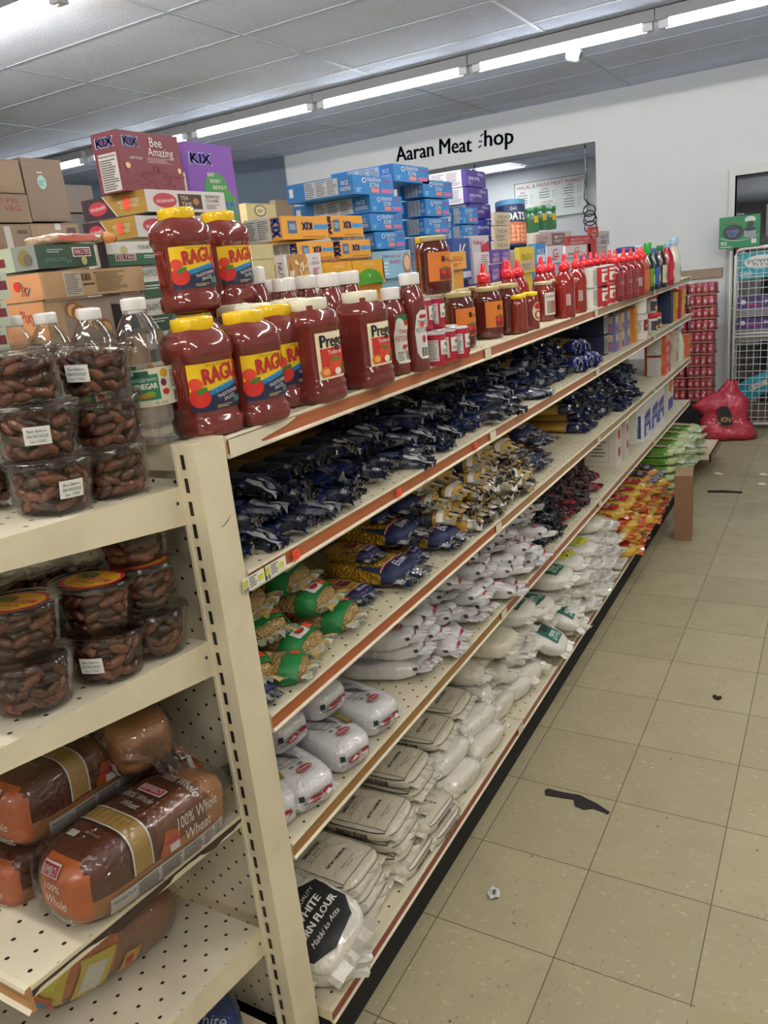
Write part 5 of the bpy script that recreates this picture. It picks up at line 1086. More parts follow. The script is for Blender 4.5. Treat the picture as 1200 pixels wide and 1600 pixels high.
for lev in range(3): tubat(D0,95,775,E1,lev,f'date tub, {["bottom","middle","top"][lev]} of the stack hidden behind the front one, upper end shelf',dx=-.06,dy=.04,rz=lev+1)
for lev,pr in enumerate((D0,D2,D0)): tubat(pr,272,1024,E2,lev,f'date tub, {["bottom","middle","top"][lev]} of the three beside the slotted post, lower end shelf',dx=[-.012,-.018,-.03][lev],rz=lev*.7)
for lev,pr in enumerate((D3,D2)): tubat(pr,178,1080,E2,lev,f'{["bottom date tub with a white sticker","date tub with a bright red and yellow lid"][lev]} in the middle pair, lower end shelf',dx=-.01*lev,rz=0)
for lev,pr in enumerate((D0,D2)): tubat(pr,68,1142,E2,lev,f'{["bottom date tub","date tub with a red and yellow lid"][lev]} in the left front pair, lower end shelf',dx=-.012*lev,rz=.3)
for j,(px,py) in enumerate(((175,1012),(85,1040),(10,1075))):
    for lev in range(2 if j else 2): tubat(D0,px,py,E2,lev,f'date tub in the shaded back row, {["lower","upper"][lev]}, {ORD[j+1]} from the post',rz=j+lev,dy=.02)
tubat(D0,-20,1100,E2,2,'date tub high at the left picture edge, lower end shelf',rz=1) if False else None
# ================================================================= BOXES
def carton(name,label,cat,x1,y0,z0,dims,cols,deco=None,mat='paper',rz=0,group=None,flap=True):
    lx,ly,lz=dims; t=thing(name,label,cat,(x1-lx/2,y0+ly/2,z0+.0008),rz,group); m=MB(); b=.0012
    m.box(-lx/2,lx/2,-ly/2,ly/2,0,lz-.0016,cols,mat); m.build('box_body',t); F=faces(lx,ly,lz-.0016)
    if deco:
        m=MB(); deco(m,F,lx,ly,lz); 
        if m.f: m.build('print',t)
    if flap:
        m=MB(); c=cols['*'] if isinstance(cols,dict) else cols; mp=F['+z']; c2=tuple(x*.9 for x in (cols.get('+z',c) if isinstance(cols,dict) else c))
        m.rect(mp,0,ly*.48,lx,ly*.52,c2,.0003); m.build('flap_seam',t)
    return t
LOG=[]
def box3(name,label,cat,X,c,top,right,left,cols,deco=None,mat='paper',rz=0,fill=None,z0=None,lz=None,base=None):
    """box from its near-right vertical edge (bottom px c, top px y), the far end of its aisle face and the left end of its near face"""
    q=onx(c[0],c[1],X); z=q.z if z0 is None else z0; tp=onx(c[0],top,X).z if lz is None else z+lz
    ly=onx(right[0],right[1],X).y-q.y; lx=X-ony(left[0],left[1],q.y).x
    base=TZ if base is None else base
    t=carton(name,label,cat,X,q.y,z,(lx,ly,tp-z),cols,deco,mat,rz)
    if fill is not None:
        h=z-base; n=max(1,round(h/fill[1])) if h>.02 else 0
        for k in range(n):
            carton(fill[0],' '.join(f'{fill[2]} {fill[3]}'.split()[:13])+f', {ORD[k+1]} up',cat,X-.012,q.y+.005,base+h/n*k,(max(.08,lx-.02),ly-.01,h/n-.001),fill[4],fill[5] if len(fill)>5 else None,mat)
    return q,(lx,ly,tp-z)
BL=H('2b7fc4'); BL2=H('1f64a8')
def d_rk(m,F,lx,ly,lz):
    f=F['+x']; m.text(f,'RICE',ly*.5,lz*.5,lz*.22,WH,w=ly*.22,ang=PI); m.text(f,'KRISPIES',ly*.5,lz*.78,lz*.2,WH,w=ly*.34,ang=PI); m.ell(f,ly*.26,lz*.72,ly*.05,lz*.14,H('e8e4f0')); m.ell(f,ly*.26,lz*.72,ly*.03,lz*.09,H('3a5ab0'),.0012); m.text(f,"Kellogg's",ly*.84,lz*.72,lz*.16,H('c83a5a'),w=ly*.2,ang=PI+.1)
    m.rect(f,ly*.42,lz*.12,ly*.62,lz*.34,H('e8806a')); m.rect(f,ly*.68,lz*.12,ly*.95,lz*.34,H('c86aa0')); m.lines(f,ly*.06,lz*.1,ly*.2,lz*.34,3,H('a8d0f0'))
    g=F['-y']; m.rect(g,lx*.04,lz*.3,lx*.10,lz*.75,H('d8dce0')); m.rect(g,lx*.28,lz*.08,lx*.78,lz*.92,H('b8c0c8')); 
    for k in range(3): m.lines(g,lx*(.29+.165*k),lz*.12,lx*(.29+.165*k+.15),lz*.88,7,H('6a7684'),e=.001,seed=k)
    m.text(g,'RICE',lx*.885,lz*.62,lz*.22,WH,w=lx*.1,e=.001); m.text(g,'KRISPIES',lx*.89,lz*.32,lz*.2,WH,w=lx*.15,e=.001)
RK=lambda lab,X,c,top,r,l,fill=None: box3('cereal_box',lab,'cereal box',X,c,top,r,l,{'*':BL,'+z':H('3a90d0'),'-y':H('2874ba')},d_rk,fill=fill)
frk=('cereal_box',.062,'blue cereal box low in its stack','',{'*':BL,'+z':H('3a90d0')},d_rk)
XA=-.86
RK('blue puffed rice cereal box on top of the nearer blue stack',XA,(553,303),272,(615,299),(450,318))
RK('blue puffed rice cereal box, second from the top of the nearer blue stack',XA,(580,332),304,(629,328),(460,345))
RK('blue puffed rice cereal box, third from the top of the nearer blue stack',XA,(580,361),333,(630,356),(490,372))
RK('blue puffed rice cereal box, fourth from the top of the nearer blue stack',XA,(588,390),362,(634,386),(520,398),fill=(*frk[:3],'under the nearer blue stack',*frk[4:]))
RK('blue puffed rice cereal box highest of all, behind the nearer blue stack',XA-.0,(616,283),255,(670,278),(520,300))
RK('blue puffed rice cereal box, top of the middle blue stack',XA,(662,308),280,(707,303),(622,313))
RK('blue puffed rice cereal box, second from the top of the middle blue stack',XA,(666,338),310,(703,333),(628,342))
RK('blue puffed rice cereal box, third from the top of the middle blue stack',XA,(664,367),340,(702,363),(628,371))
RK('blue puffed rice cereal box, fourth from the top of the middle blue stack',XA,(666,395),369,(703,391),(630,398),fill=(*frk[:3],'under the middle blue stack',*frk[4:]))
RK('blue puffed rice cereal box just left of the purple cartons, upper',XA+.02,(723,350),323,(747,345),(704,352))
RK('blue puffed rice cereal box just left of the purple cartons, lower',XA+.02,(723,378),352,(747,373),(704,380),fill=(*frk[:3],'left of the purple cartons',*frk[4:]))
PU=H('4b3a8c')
def d_pu(m,F,lx,ly,lz):
    g=F['-y']; m.rect(g,0,0,lx*.88,lz,H('d4d2da')); m.lines(g,lx*.05,lz*.1,lx*.42,lz*.9,8,H('8a88a0'),e=.001); m.lines(g,lx*.47,lz*.1,lx*.84,lz*.9,8,H('8a88a0'),e=.001,seed=5)
    f=F['+x']; m.text(f,"Kellogg's",ly*.72,lz*.7,lz*.2,H('d8d4e8'),w=ly*.3,ang=PI); m.text(f,'Raisin Bran',ly*.4,lz*.45,lz*.22,H('e8e4f0'),w=ly*.5,ang=PI); m.rect(f,ly*.06,lz*.1,ly*.25,lz*.6,H('7a6ab8'))
for k,(c,tp,r,l) in enumerate((((729,291),264,(759,289),(672,297)),((731,317),292,(763,315),(680,322)),((735,342),318,(767,340),(690,345)))):
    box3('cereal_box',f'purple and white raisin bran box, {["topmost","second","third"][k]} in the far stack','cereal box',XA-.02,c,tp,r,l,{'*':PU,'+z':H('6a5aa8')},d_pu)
box3('cereal_box','royal blue cereal box under the purple and white boxes','cereal box',XA-.02,(742,368),343,(775,366),(705,370),{'*':H('2f3f98')},d_pu,fill=('cereal_box',.075,'royal blue cereal box low in the far stack','',{'*':H('2f3f98')}))
OY=H('e0a23a')
def d_kix(m,F,lx,ly,lz):
    f=F['+x']; m.rect(f,ly*.12,lz*.25,ly*.30,lz*.78,H('4a6a90')); m.rect(f,ly*.15,lz*.4,ly*.27,lz*.65,H('8aa4b8'),.001); m.text(f,'KIX',ly*.52,lz*.55,lz*.34,H('26408c'),w=ly*.22,ang=PI,b=.09); m.rect(f,ly*.68,lz*.42,ly*.98,lz*.62,H('3a94d8')); m.lines(f,ly*.4,lz*.06,ly*.95,lz*.14,1,H('a8701c'))
    g=F['-y']; m.rect(g,0,0,lx*.7,lz,H('d0cec8')); m.lines(g,lx*.03,lz*.1,lx*.32,lz*.9,9,H('7a7a78'),e=.001); m.lines(g,lx*.36,lz*.1,lx*.66,lz*.9,9,H('7a7a78'),e=.001,seed=4); m.text(g,'KIX',lx*.84,lz*.5,lz*.5,H('26408c'),w=lz*.75,ang=-PI/2,e=.001,b=.09)
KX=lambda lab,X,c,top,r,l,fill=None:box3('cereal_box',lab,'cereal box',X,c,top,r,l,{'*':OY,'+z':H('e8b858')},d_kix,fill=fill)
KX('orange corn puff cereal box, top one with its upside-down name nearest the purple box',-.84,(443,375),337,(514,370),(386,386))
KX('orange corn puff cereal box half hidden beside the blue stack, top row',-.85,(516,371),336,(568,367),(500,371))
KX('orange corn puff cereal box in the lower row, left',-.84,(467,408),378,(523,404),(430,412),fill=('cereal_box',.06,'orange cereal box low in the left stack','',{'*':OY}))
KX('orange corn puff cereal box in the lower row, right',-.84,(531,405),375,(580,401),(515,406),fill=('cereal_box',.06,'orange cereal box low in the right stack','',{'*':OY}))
def d_hill(m,F,lx,ly,lz):
    f=F['+x']; m.ell(f,ly*.5,0,ly*.44,lz*.62,H('4a9a2c'),a0=0,a1=PI); m.text(f,'MORE FUN',ly*.5,lz*.8,lz*.12,H('f0e0a8'),w=ly*.3); m.ell(f,ly*.5,lz*.35,ly*.02,lz*.07,H('d8e8c0'),.0012)
box3('cereal_box','yellow box with a green hill, left of the pair','cereal box',-.74,(512,452),410,(553,447),(480,455),{'*':H('dfa42e')},d_hill,fill=('cereal_box',.09,'yellow box beneath the left green-hill box','',{'*':H('dfa42e')}))
box3('cereal_box','yellow box with a green hill, right of the pair','cereal box',-.74,(554,447),407,(602,441),(540,449),{'*':H('dfa42e')},d_hill,fill=('cereal_box',.09,'yellow box beneath the right green-hill box','',{'*':H('dfa42e')}))
def d_lb(m,F,lx,ly,lz):
    f=F['+x']; m.text(f,'KASHI',ly*.12,lz*.8,lz*.1,H('3a4a6a'),w=ly*.18); m.text(f,'HONEY OAT',ly*.45,lz*.78,lz*.11,H('c83a5a'),w=ly*.4); m.text(f,'CRUNCH',ly*.42,lz*.58,lz*.13,H('c83a5a'),w=ly*.4); m.ell(f,ly*.84,lz*.5,ly*.15,lz*.4,H('a87a68')); m.ell(f,ly*.84,lz*.5,ly*.11,lz*.28,H('d8b8a0'),.0012); m.lines(f,ly*.04,lz*.1,ly*.2,lz*.6,4,H('e8f0f4'))
box3('cereal_box','light blue cereal box with a bowl picture and pink lettering','cereal box',-.74,(600,436),392,(644,428),(585,438),{'*':H('8abede')},d_lb,fill=('cereal_box',.1,'light blue cereal box beneath the bowl picture box','',{'*':H('8abede')}))
def d_nut(m,F,lx,ly,lz):
    f=F['+x']; m.poly(f,[(ly*.05,lz*.02),(ly*.68,lz*.02),(ly*.58,lz*.98),(ly*.08,lz*.98)],H('b08a5a')); r=random.Random(8)
    for k in range(34): m.ell(f,ly*(.12+.46*r.random()),lz*(.06+.86*r.random()),ly*.075,lz*.05,r.choice([H('d8a45a'),H('c88a3c'),H('e4c07c'),H('e8dcc4')]),.0010+.00006*k,ang=r.random()*3,n=10)
    m.text(f,'OH SO',ly*.82,lz*.85,lz*.06,H('b03a4a'),w=ly*.16,e=.002); m.text(f,'GOOD',ly*.82,lz*.74,lz*.08,H('3a3a3a'),w=ly*.2,e=.002); m.lines(f,ly*.74,lz*.2,ly*.92,lz*.62,7,H('b85a6a'),e=.002)
    g=F['-y']; m.text(g,'NUTS',lx*.5,lz*.55,lx*.5,H('2a2a2c'),w=lz*.5,ang=-PI/2)
box3('cereal_box','white cereal box with a honey cluster picture behind the white caps','cereal box',-.62,(451,462),397,(507,455),(437,464),{'*':H('dcd8d4')},d_nut,fill=('cereal_box',.2,'white carton under the honey cluster box','',{'*':H('d0ccc8')}))
MR=H('7a3440')
def d_kixm(m,F,lx,ly,lz):
    f=F['+x']; m.text(f,'KIX',ly*.2,lz*.82,lz*.17,H('d8dce8'),w=ly*.24,e=.0006,b=.09); m.text(f,'KIX',ly*.2,lz*.82,lz*.15,H('2a4a9c'),w=ly*.22,e=.0012,b=.09); m.text(f,'Bee',ly*.6,lz*.84,lz*.16,WH,w=ly*.2); m.text(f,'Amazing',ly*.66,lz*.68,lz*.15,WH,w=ly*.42); m.text(f,'HOW TO PLAY',ly*.25,lz*.55,lz*.05,WH,w=ly*.2); m.lines(f,ly*.42,lz*.48,ly*.88,lz*.58,4,H('c8a0a4'))
    r=random.Random(3)
    for k in range(26):
        x,y=ly*(.1+.75*r.random()),lz*(.06+.36*r.random()); m.tube([f(x+ly*.05*math.cos(a*.6+k)*(1+.2*a),y+lz*.05*math.sin(a*.6+k),.0006) for a in range(6)],.0006,3,H('a05a60'))
    m.ell(f,ly*.1,lz*.42,ly*.04,lz*.05,H('e8c890'),.0012); m.ell(f,ly*.94,lz*.38,ly*.03,lz*.05,H('e8c890'),.0012)
    g=F['-y']; m.text(g,'KIX',lx*.5,lz*.82,lz*.17,H('d8dce8'),w=lx*.72,e=.0006,b=.09); m.text(g,'KIX',lx*.5,lz*.82,lz*.15,H('2a4a9c'),w=lx*.66,e=.0012,b=.09); m.rect(g,lx*.14,lz*.02,lx*.88,lz*.64,H('d8d4d0')); m.text(g,'Nutrition Facts',lx*.5,lz*.6,lz*.05,H('222222'),w=lx*.66,e=.0012); m.lines(g,lx*.18,lz*.04,lx*.84,lz*.55,13,H('55504e'),e=.0012)
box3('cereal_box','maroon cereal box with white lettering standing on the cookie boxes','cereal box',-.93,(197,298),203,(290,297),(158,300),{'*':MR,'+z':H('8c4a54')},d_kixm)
def d_kixp(m,F,lx,ly,lz):
    f=F['+x']; m.text(f,'KIX',ly*.3,lz*.86,lz*.1,H('d8dce8'),w=ly*.46,e=.0006,b=.09); m.text(f,'KIX',ly*.3,lz*.86,lz*.088,H('2a4a9c'),w=ly*.43,e=.0012,b=.09); m.ell(f,ly*.55,lz*.62,ly*.26,lz*.13,H('3f8a4c'),.0006); m.rect(f,ly*.2,lz*.05,ly*.96,lz*.5,H('3f8a4c'),.0006); m.ell(f,ly*.58,lz*.5,ly*.38,lz*.12,H('3f8a4c'),.0007)
    for i in range(6):
        for j in range(5): m.ell(f,ly*(.28+.14*j),lz*(.1+.075*i),ly*.055,lz*.03,H('4a5ab4'),.0012,n=12)
    for k,s in enumerate(('BERRY','BERRY','BERRY')): m.text(f,s,ly*(.46+.08*k),lz*(.73-.055*k),lz*.035,WH,w=ly*(.16+.07*k),e=.0016)
    g=F['-y']; m.text(g,'KIX',lx*.4,lz*.86,lz*.08,H('2a4a9c'),w=lx*.7,e=.0012,b=.09); m.rect(g,lx*.1,lz*.3,lx*.8,lz*.74,H('d8d4d0')); m.lines(g,lx*.14,lz*.32,lx*.76,lz*.72,10,H('55504e'),e=.0012)
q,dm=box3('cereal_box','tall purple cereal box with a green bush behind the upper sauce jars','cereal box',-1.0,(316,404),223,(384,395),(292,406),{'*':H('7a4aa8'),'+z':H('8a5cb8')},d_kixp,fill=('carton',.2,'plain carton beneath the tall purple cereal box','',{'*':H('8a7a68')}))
def d_tea(m,F,lx,ly,lz):
    f=F['+x']; m.rect(f,0,0,ly,lz,H('d4d0cc'),.0004); m.ell(f,ly*.22,lz*.52,ly*.14,lz*.34,H('b83a4a')); m.text(f,'Welmade',ly*.22,lz*.52,lz*.2,WH,w=ly*.22,ang=.1,e=.0012); m.rect(f,ly*.38,lz*.14,ly*.68,lz*.84,H('3c2a26')); m.text(f,'TEA',ly*.46,lz*.66,lz*.2,H('d8c8a8'),w=ly*.1,e=.0012); m.text(f,'TIME',ly*.48,lz*.36,lz*.22,H('d8c8a8'),w=ly*.13,e=.0012); m.ell(f,ly*.6,lz*.5,ly*.04,lz*.16,H('a8743c'),.0012); m.text(f,'ASSORTED',ly*.83,lz*.76,lz*.15,H('2e2a2a'),w=ly*.2); m.text(f,'COOKIES',ly*.82,lz*.56,lz*.15,H('2e2a2a'),w=ly*.18); m.lines(f,ly*.73,lz*.16,ly*.92,lz*.4,3,H('77706c'))
    g=F['-y']; m.rect(g,0,0,lx,lz,H('b08a3c'),.0004); m.poly(g,[(0,0),(lx*.55,0),(lx*.36,lz),(0,lz)],H('3a262c'),.0008); m.ell(g,lx*.25,lz*.5,lx*.15,lz*.32,H('c03a4e'),.0012); m.text(g,'Welmade',lx*.25,lz*.52,lz*.2,WH,w=lx*.24,e=.0016,ang=.1); m.text(g,'ASSORTED',lx*.74,lz*.62,lz*.17,H('e8dcc0'),w=lx*.34,e=.0012); m.text(g,'COOKIES',lx*.74,lz*.4,lz*.17,H('e8dcc0'),w=lx*.28,e=.0012); m.rect(g,lx*.66,lz*.25,lx*.76,lz*.8,OG,.002)
    m.poly(g,[(lx*.36,lz),(lx*.34,lz),(lx*.53,0),(lx*.55,0)],WH,.0012)
TEA=lambda lab,X,c,tp,r,l,fill=None: box3('cookie_box',lab,'cookie box',X,c,tp,r,l,{'*':H('c8c2ba'),'-y':H('b08a3c')},d_tea,fill=fill)
TEA('assorted cookie box directly under the maroon cereal box',-.90,(231,331),296,(354,331),(131,336))
TEA('assorted cookie box, second below the maroon cereal box',-.91,(216,371),337,(330,366),(134,375))
def d_mam(m,F,lx,ly,lz):
    f=F['+x']; m.rect(f,0,lz*.5,ly,lz,H('d8d8d4'),.0004); m.rect(f,0,0,ly,lz*.5,H('2f5a42'),.0004); m.rect(f,ly*.12,lz*.2,ly*.46,lz*.48,H('e4e0d8'),.0008); m.rect(f,ly*.135,lz*.23,ly*.445,lz*.45,H('7a2a34'),.0012); m.text(f,'SELTAN',ly*.29,lz*.34,lz*.16,WH,w=ly*.27,e=.0018); m.ell(f,ly*.28,lz*.64,ly*.06,lz*.2,H('b8b47c'),.0008); m.text(f,'MAAMOUL',ly*.74,lz*.76,lz*.22,H('5a7a5c'),w=ly*.42); m.lines(f,ly*.6,lz*.26,ly*.95,lz*.42,2,H('c8d4c8'),e=.001)
    g=F['-y']; m.rect(g,0,0,lx*.6,lz,H('dcdcd8'),.0004); m.rect(g,lx*.6,0,lx,lz,H('4a3440'),.0004)
box3('cookie_box','green and white filled-cookie box under the assorted cookies','cookie box',-.89,(171,417),379,(262,414),(140,420),{'*':H('3a6a4c')},d_mam,fill=('cookie_box',.08,'green filled-cookie box low behind the vinegar bottles','',{'*':H('3a6a4c')},d_mam))
def d_mush(m,F,lx,ly,lz):
    f=F['+x']; m.rect(f,ly*.6,lz*.42,ly*.92,lz*.82,H('e0dcd4'),.0006); m.rect(f,ly*.62,lz*.47,ly*.90,lz*.77,H('7a2a34'),.001); m.text(f,'SELTAN',ly*.76,lz*.62,lz*.2,WH,w=ly*.24,ang=PI,e=.0016); m.ell(f,ly*.78,lz*.26,ly*.05,lz*.2,H('b8b47c'),.0008); m.text(f,'Maamoul',ly*.34,lz*.3,lz*.26,H('6a8a74'),w=ly*.42,ang=PI); m.lines(f,ly*.18,lz*.62,ly*.46,lz*.8,2,H('a8bcae'))
    g=F['-y']; m.rect(g,0,0,lx*.56,lz,H('b8c4ac'),.0004); m.rect(g,lx*.56,0,lx,lz,H('8c948c'),.0004); m.ell(g,lx*.78,lz*.5,lx*.12,lz*.36,H('8a7a4c'),.0008); m.ell(g,lx*.84,lz*.4,lx*.08,lz*.24,H('6a6458'),.001); m.rect(g,lx*.05,lz*.25,lx*.4,lz*.6,H('7a2a34'),.0008)
box3('cookie_box','dark green box with an upside-down maroon logo at the left','cookie box',-.80,(61,421),382,(152,414),(-20,430),{'*':H('2c4a3a'),'+z':H('c8c8bc')},d_mush)
def d_pea(m,F,lx,ly,lz):
    f=F['+x']; m.rect(f,0,0,ly,lz,H('c2a57c'),.0004); m.rect(f,ly*.02,0,ly*.2,lz,H('b8946a'),.0006); m.rect(f,ly*.2,lz*.05,ly*.36,lz*.92,H('c9c2b4'),.0008); m.lines(f,ly*.21,lz*.08,ly*.35,lz*.9,11,H('77716a'),e=.0012); m.bars(f,ly*.37,lz*.58,ly*.46,lz*.86,12); m.rect(f,ly*.37,lz*.42,ly*.48,lz*.47,H('2a2826'),.001); m.lines(f,ly*.5,lz*.1,ly*.82,lz*.9,11,H('7c6a50')); m.ell(f,ly*.5,lz*.86,ly*.008,lz*.03,H('2a2826'))
    g=F['-y']; m.rect(g,0,0,lx,lz,H('e0a070'),.0004); m.text(g,'Pixy',lx*.6,lz*.52,lz*.42,WH,w=lx*.34,ang=-.25,e=.0009); m.text(g,'Pixy',lx*.6,lz*.52,lz*.38,H('7a3438'),w=lx*.31,ang=-.25,e=.0014); m.ell(g,lx*.44,lz*.58,lx*.07,lz*.18,H('e83a34'),.002); m.lines(g,lx*.5,lz*.2,lx*.72,lz*.32,2,H('b04a3c'))
box3('cracker_box','tan and peach box with a barcode lying under the green box','cracker box',-.78,(70,469),426,(228,456),(4,474),{'*':H('c2a57c'),'-y':H('e0a070'),'+z':H('c8ae88')},d_pea)
def d_toast(m,F,lx,ly,lz):
    f=F['+x']; m.rect(f,0,0,ly,lz,H('a89a8c'),.0004); m.rect(f,0,0,ly*.16,lz,H('c2a57c'),.0006); r=random.Random(2)
    for k in range(6): m.ell(f,ly*(.24+.055*k),lz*(.75-.1*k),ly*.07,lz*.2,H('a8703c'),.0008+.0003*k); m.ell(f,ly*(.25+.055*k),lz*(.72-.1*k),ly*.055,lz*.16,H('e0c084'),.0009+.0003*k)
    m.poly(f,[(ly*.62,0),(ly*.9,0),(ly*.84,lz*.7),(ly*.62,lz*.8)],H('24221f'),.0008)
    g=F['-y']; m.rect(g,0,0,lx,lz,H('e0a070'),.0004); m.text(g,'Pixy',lx*.6,lz*.7,lz*.3,H('b83a3c'),w=lx*.3)
box3('cracker_box','cracker box with a sliced toast picture behind the vinegar caps','cracker box',-.79,(82,540),471,(236,515),(16,548),{'*':H('c2a57c'),'-y':H('e0a070')},d_toast,fill=('cracker_box',.12,'cracker box hidden behind the vinegar bottles','',{'*':H('c2a57c')}))
def d_grn(m,F,lx,ly,lz):
    f=F['+x']; m.rect(f,0,0,ly,lz,H('c4cdb8'),.0004); m.rect(f,ly*.2,lz*.35,ly*.9,lz*.7,H('7a2a34'),.0008); m.ell(f,ly*.6,lz*.85,ly*.1,lz*.12,H('9aa46c'),.0008)
for k,(a,b) in enumerate(((428,470),(472,512),(514,556))):
    box3('cookie_box',f'pale green box at the left edge, {["upper","middle","lower"][k]} of three','cookie box',-.72,(-12,b),a,(18,b-3),(-60,b+3),{'*':H('b9c4a8')},d_grn,fill=('cookie_box',.1,'pale green box lowest at the left edge','',{'*':H('b9c4a8')}) if k==2 else None)
# film-wrapped pack on top of the green box
q=onx(40,383,-.86); m=MB(); s=SE(.05,.10,.010,4,.06,18,3); s.mesh(m,9,lambda p:H('b89a7c') if p[1]<.05 else H('5a4450'),'film'); t=thing('wrapped_snack_pack','flat film-wrapped pack lying across the dark green box','snack pack',(-.87,q.y+.12,onx(61,382,-.80).z+.002),.1)
m.build('pack_body',t); m=MB(); m.ell(s.map('+x'),.05,0,.02,.008,H('d88a3c'),.001,.01); m.rect(s.map('+x'),-.08,-.004,.01,.004,H('c86a5c'),.001,.01); m.build('print',t)
# cardboard on the neighbouring run
CB=H('8a7866'); CB2=H('9a8670')
ng=thing('gondola_shelving','second cream shelving run behind, carrying brown cartons','shelving',(0,0,0))
m=MB(); m.box(-3.1,-1.95,-.6,4.2,1.30,1.345,CR,'cream_metal'); m.build('shelf',ng); m=MB(); m.box(-2.55,-2.5,-.6,4.2,0,1.30,H('b9b096'),'cream_metal'); m.build('back_panel',ng); m=MB(); m.box(-3.05,-2.0,-.6,4.2,0,.13,H('2a2926'),'matte'); m.build('base',ng)
def d_cb(kind):
    def f(m,F,lx,ly,lz):
        g=F['+x']; K=H('5a4a3c')
        m.rect(g,ly*.02,lz*.02,ly*.98,lz*.04,H('75634f')); m.rect(g,ly*.02,lz*.94,ly*.98,lz*.955,H('75634f'))
        if kind=='oval': m.ell(g,ly*.42,lz*.62,ly*.11,lz*.11,H('9cc4bc')); m.lines(g,ly*.33,lz*.56,ly*.5,lz*.66,3,H('5a8a84'),e=.001); m.lines(g,ly*.33,lz*.76,ly*.48,lz*.79,1,WH); 
        if kind=='red': m.text(g,'7 PW',ly*.65,lz*.75,lz*.2,H('8a3a34'),w=ly*.35); m.text(g,'VEG',ly*.68,lz*.5,lz*.2,H('8a3a34'),w=ly*.3); m.text(g,'DC',ly*.2,lz*.6,lz*.2,K,w=ly*.14)
        if kind=='tape': m.rect(g,ly*.5,lz*.0,ly*.62,lz*.9,H('b8b4ac')); m.rect(g,ly*.74,lz*.6,ly*.94,lz*.75,H('55463c')); m.text(g,'Red',ly*.3,lz*.14,lz*.16,H('8a3a34'),w=ly*.25)
        if kind=='lab': m.rect(g,ly*.74,lz*.55,ly*.94,lz*.8,H('55463c')); m.rect(g,ly*.5,lz*.7,ly*.62,lz*.98,H('c8c8c8')); m.rect(g,ly*.08,lz*.1,ly*.09,lz*.85,H('75634f'))
        if kind=='seal': m.ell(g,ly*.45,lz*.6,ly*.2,lz*.3,H('3a3028')); m.ell(g,ly*.45,lz*.6,ly*.17,lz*.25,H('d8c89c'),.001); m.lines(g,ly*.35,lz*.5,ly*.55,lz*.66,2,H('3a3028'),e=.0015)
    return f
XC=-2.0
box3('cardboard_carton','upright grey-brown carton with an oval teal sticker','carton',XC,(52,346),247,(112,342),(20,350),{'*':H('857467')},d_cb('oval'),'card')
box3('cardboard_carton','plain open carton at the upper left edge','carton',XC,(-40,300),245,(38,296),(-80,305),{'*':H('8f7c68')},d_cb(''),'card')
box3('cardboard_carton','brown carton with red handwriting at the left edge','carton',XC,(-35,348),301,(50,344),(-80,352),{'*':CB},d_cb('red'),'card')
box3('cardboard_carton','brown carton with white tape below the handwritten one','carton',XC,(-30,392),350,(53,386),(-80,398),{'*':CB},d_cb('tape'),'card',fill=('cardboard_carton',.2,'brown carton low in the left carton stack','',{'*':CB}))
box3('cardboard_carton','low brown carton under the carton with the teal sticker','carton',XC,(54,386),349,(127,381),(30,390),{'*':CB2},d_cb('lab'),'card',fill=('cardboard_carton',.2,'brown carton low in the second carton stack','',{'*':CB}))
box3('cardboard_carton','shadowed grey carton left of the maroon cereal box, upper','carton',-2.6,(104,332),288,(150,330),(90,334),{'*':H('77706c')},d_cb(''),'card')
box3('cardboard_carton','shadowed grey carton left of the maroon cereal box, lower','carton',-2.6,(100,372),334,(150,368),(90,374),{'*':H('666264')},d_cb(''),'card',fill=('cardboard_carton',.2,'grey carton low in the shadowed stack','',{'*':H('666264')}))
box3('cardboard_carton','cream carton with a round seal under the blue wall','carton',-2.1,(388,348),317,(433,342),(376,350),{'*':H('cfc090')},d_cb('seal'),'card',fill=('cardboard_carton',.2,'cream carton low under the round seal carton','',{'*':H('cfc090')}))
box3('cardboard_carton','brown carton beside the cream carton with the round seal','carton',-2.1,(434,342),312,(462,338),(425,344),{'*':CB},d_cb(''),'card',fill=('cardboard_carton',.2,'brown carton low beside the cream cartons','',{'*':CB}))
# small goods behind the red bottles
XS=-.66
def sm(lab,c,tp,r,l,col,deco=None,X=XS,name='food_box',cat='box',f=None,fl=.1):
    return box3(name,lab,cat,X,c,tp,r,l,{'*':H(col)},deco,fill=('food_box',fl,f or 'plain box beneath the '+' '.join(lab.replace(',','').split(' with')[0].split()[:9]),'',{'*':H(f_col(col))}) if f is not False else None)
def f_col(c): return c
def lett(s,c1,c2=None,hh=.25,cv=.6,w=.7,extra=None):
    def f(m,F,lx,ly,lz):
        g=F['+x']
        if c2: m.rect(g,ly*.06,lz*.08,ly*.94,lz*.45,H(c2),.0005)
        m.text(g,s,ly*.5,lz*cv,lz*hh,H(c1),w=ly*w); m.lines(g,ly*.1,lz*.1,ly*.8,lz*.35,3,H(c1),e=.001)
    return f
def d_K(m,F,lx,ly,lz):
    g=F['+x']; m.text(g,'K',ly*.45,lz*.6,lz*.55,WH,w=ly*.4,skew=.3); m.rect(g,ly*.5,lz*.05,ly*.98,lz*.2,H('d8dce8'))
sm('navy cereal box with a large white letter K',(711,440),372,(737,436),(696,443),'2c4a8c',d_K,name='cereal_box',cat='cereal box',f='navy cereal box below the large letter',fl=.2)
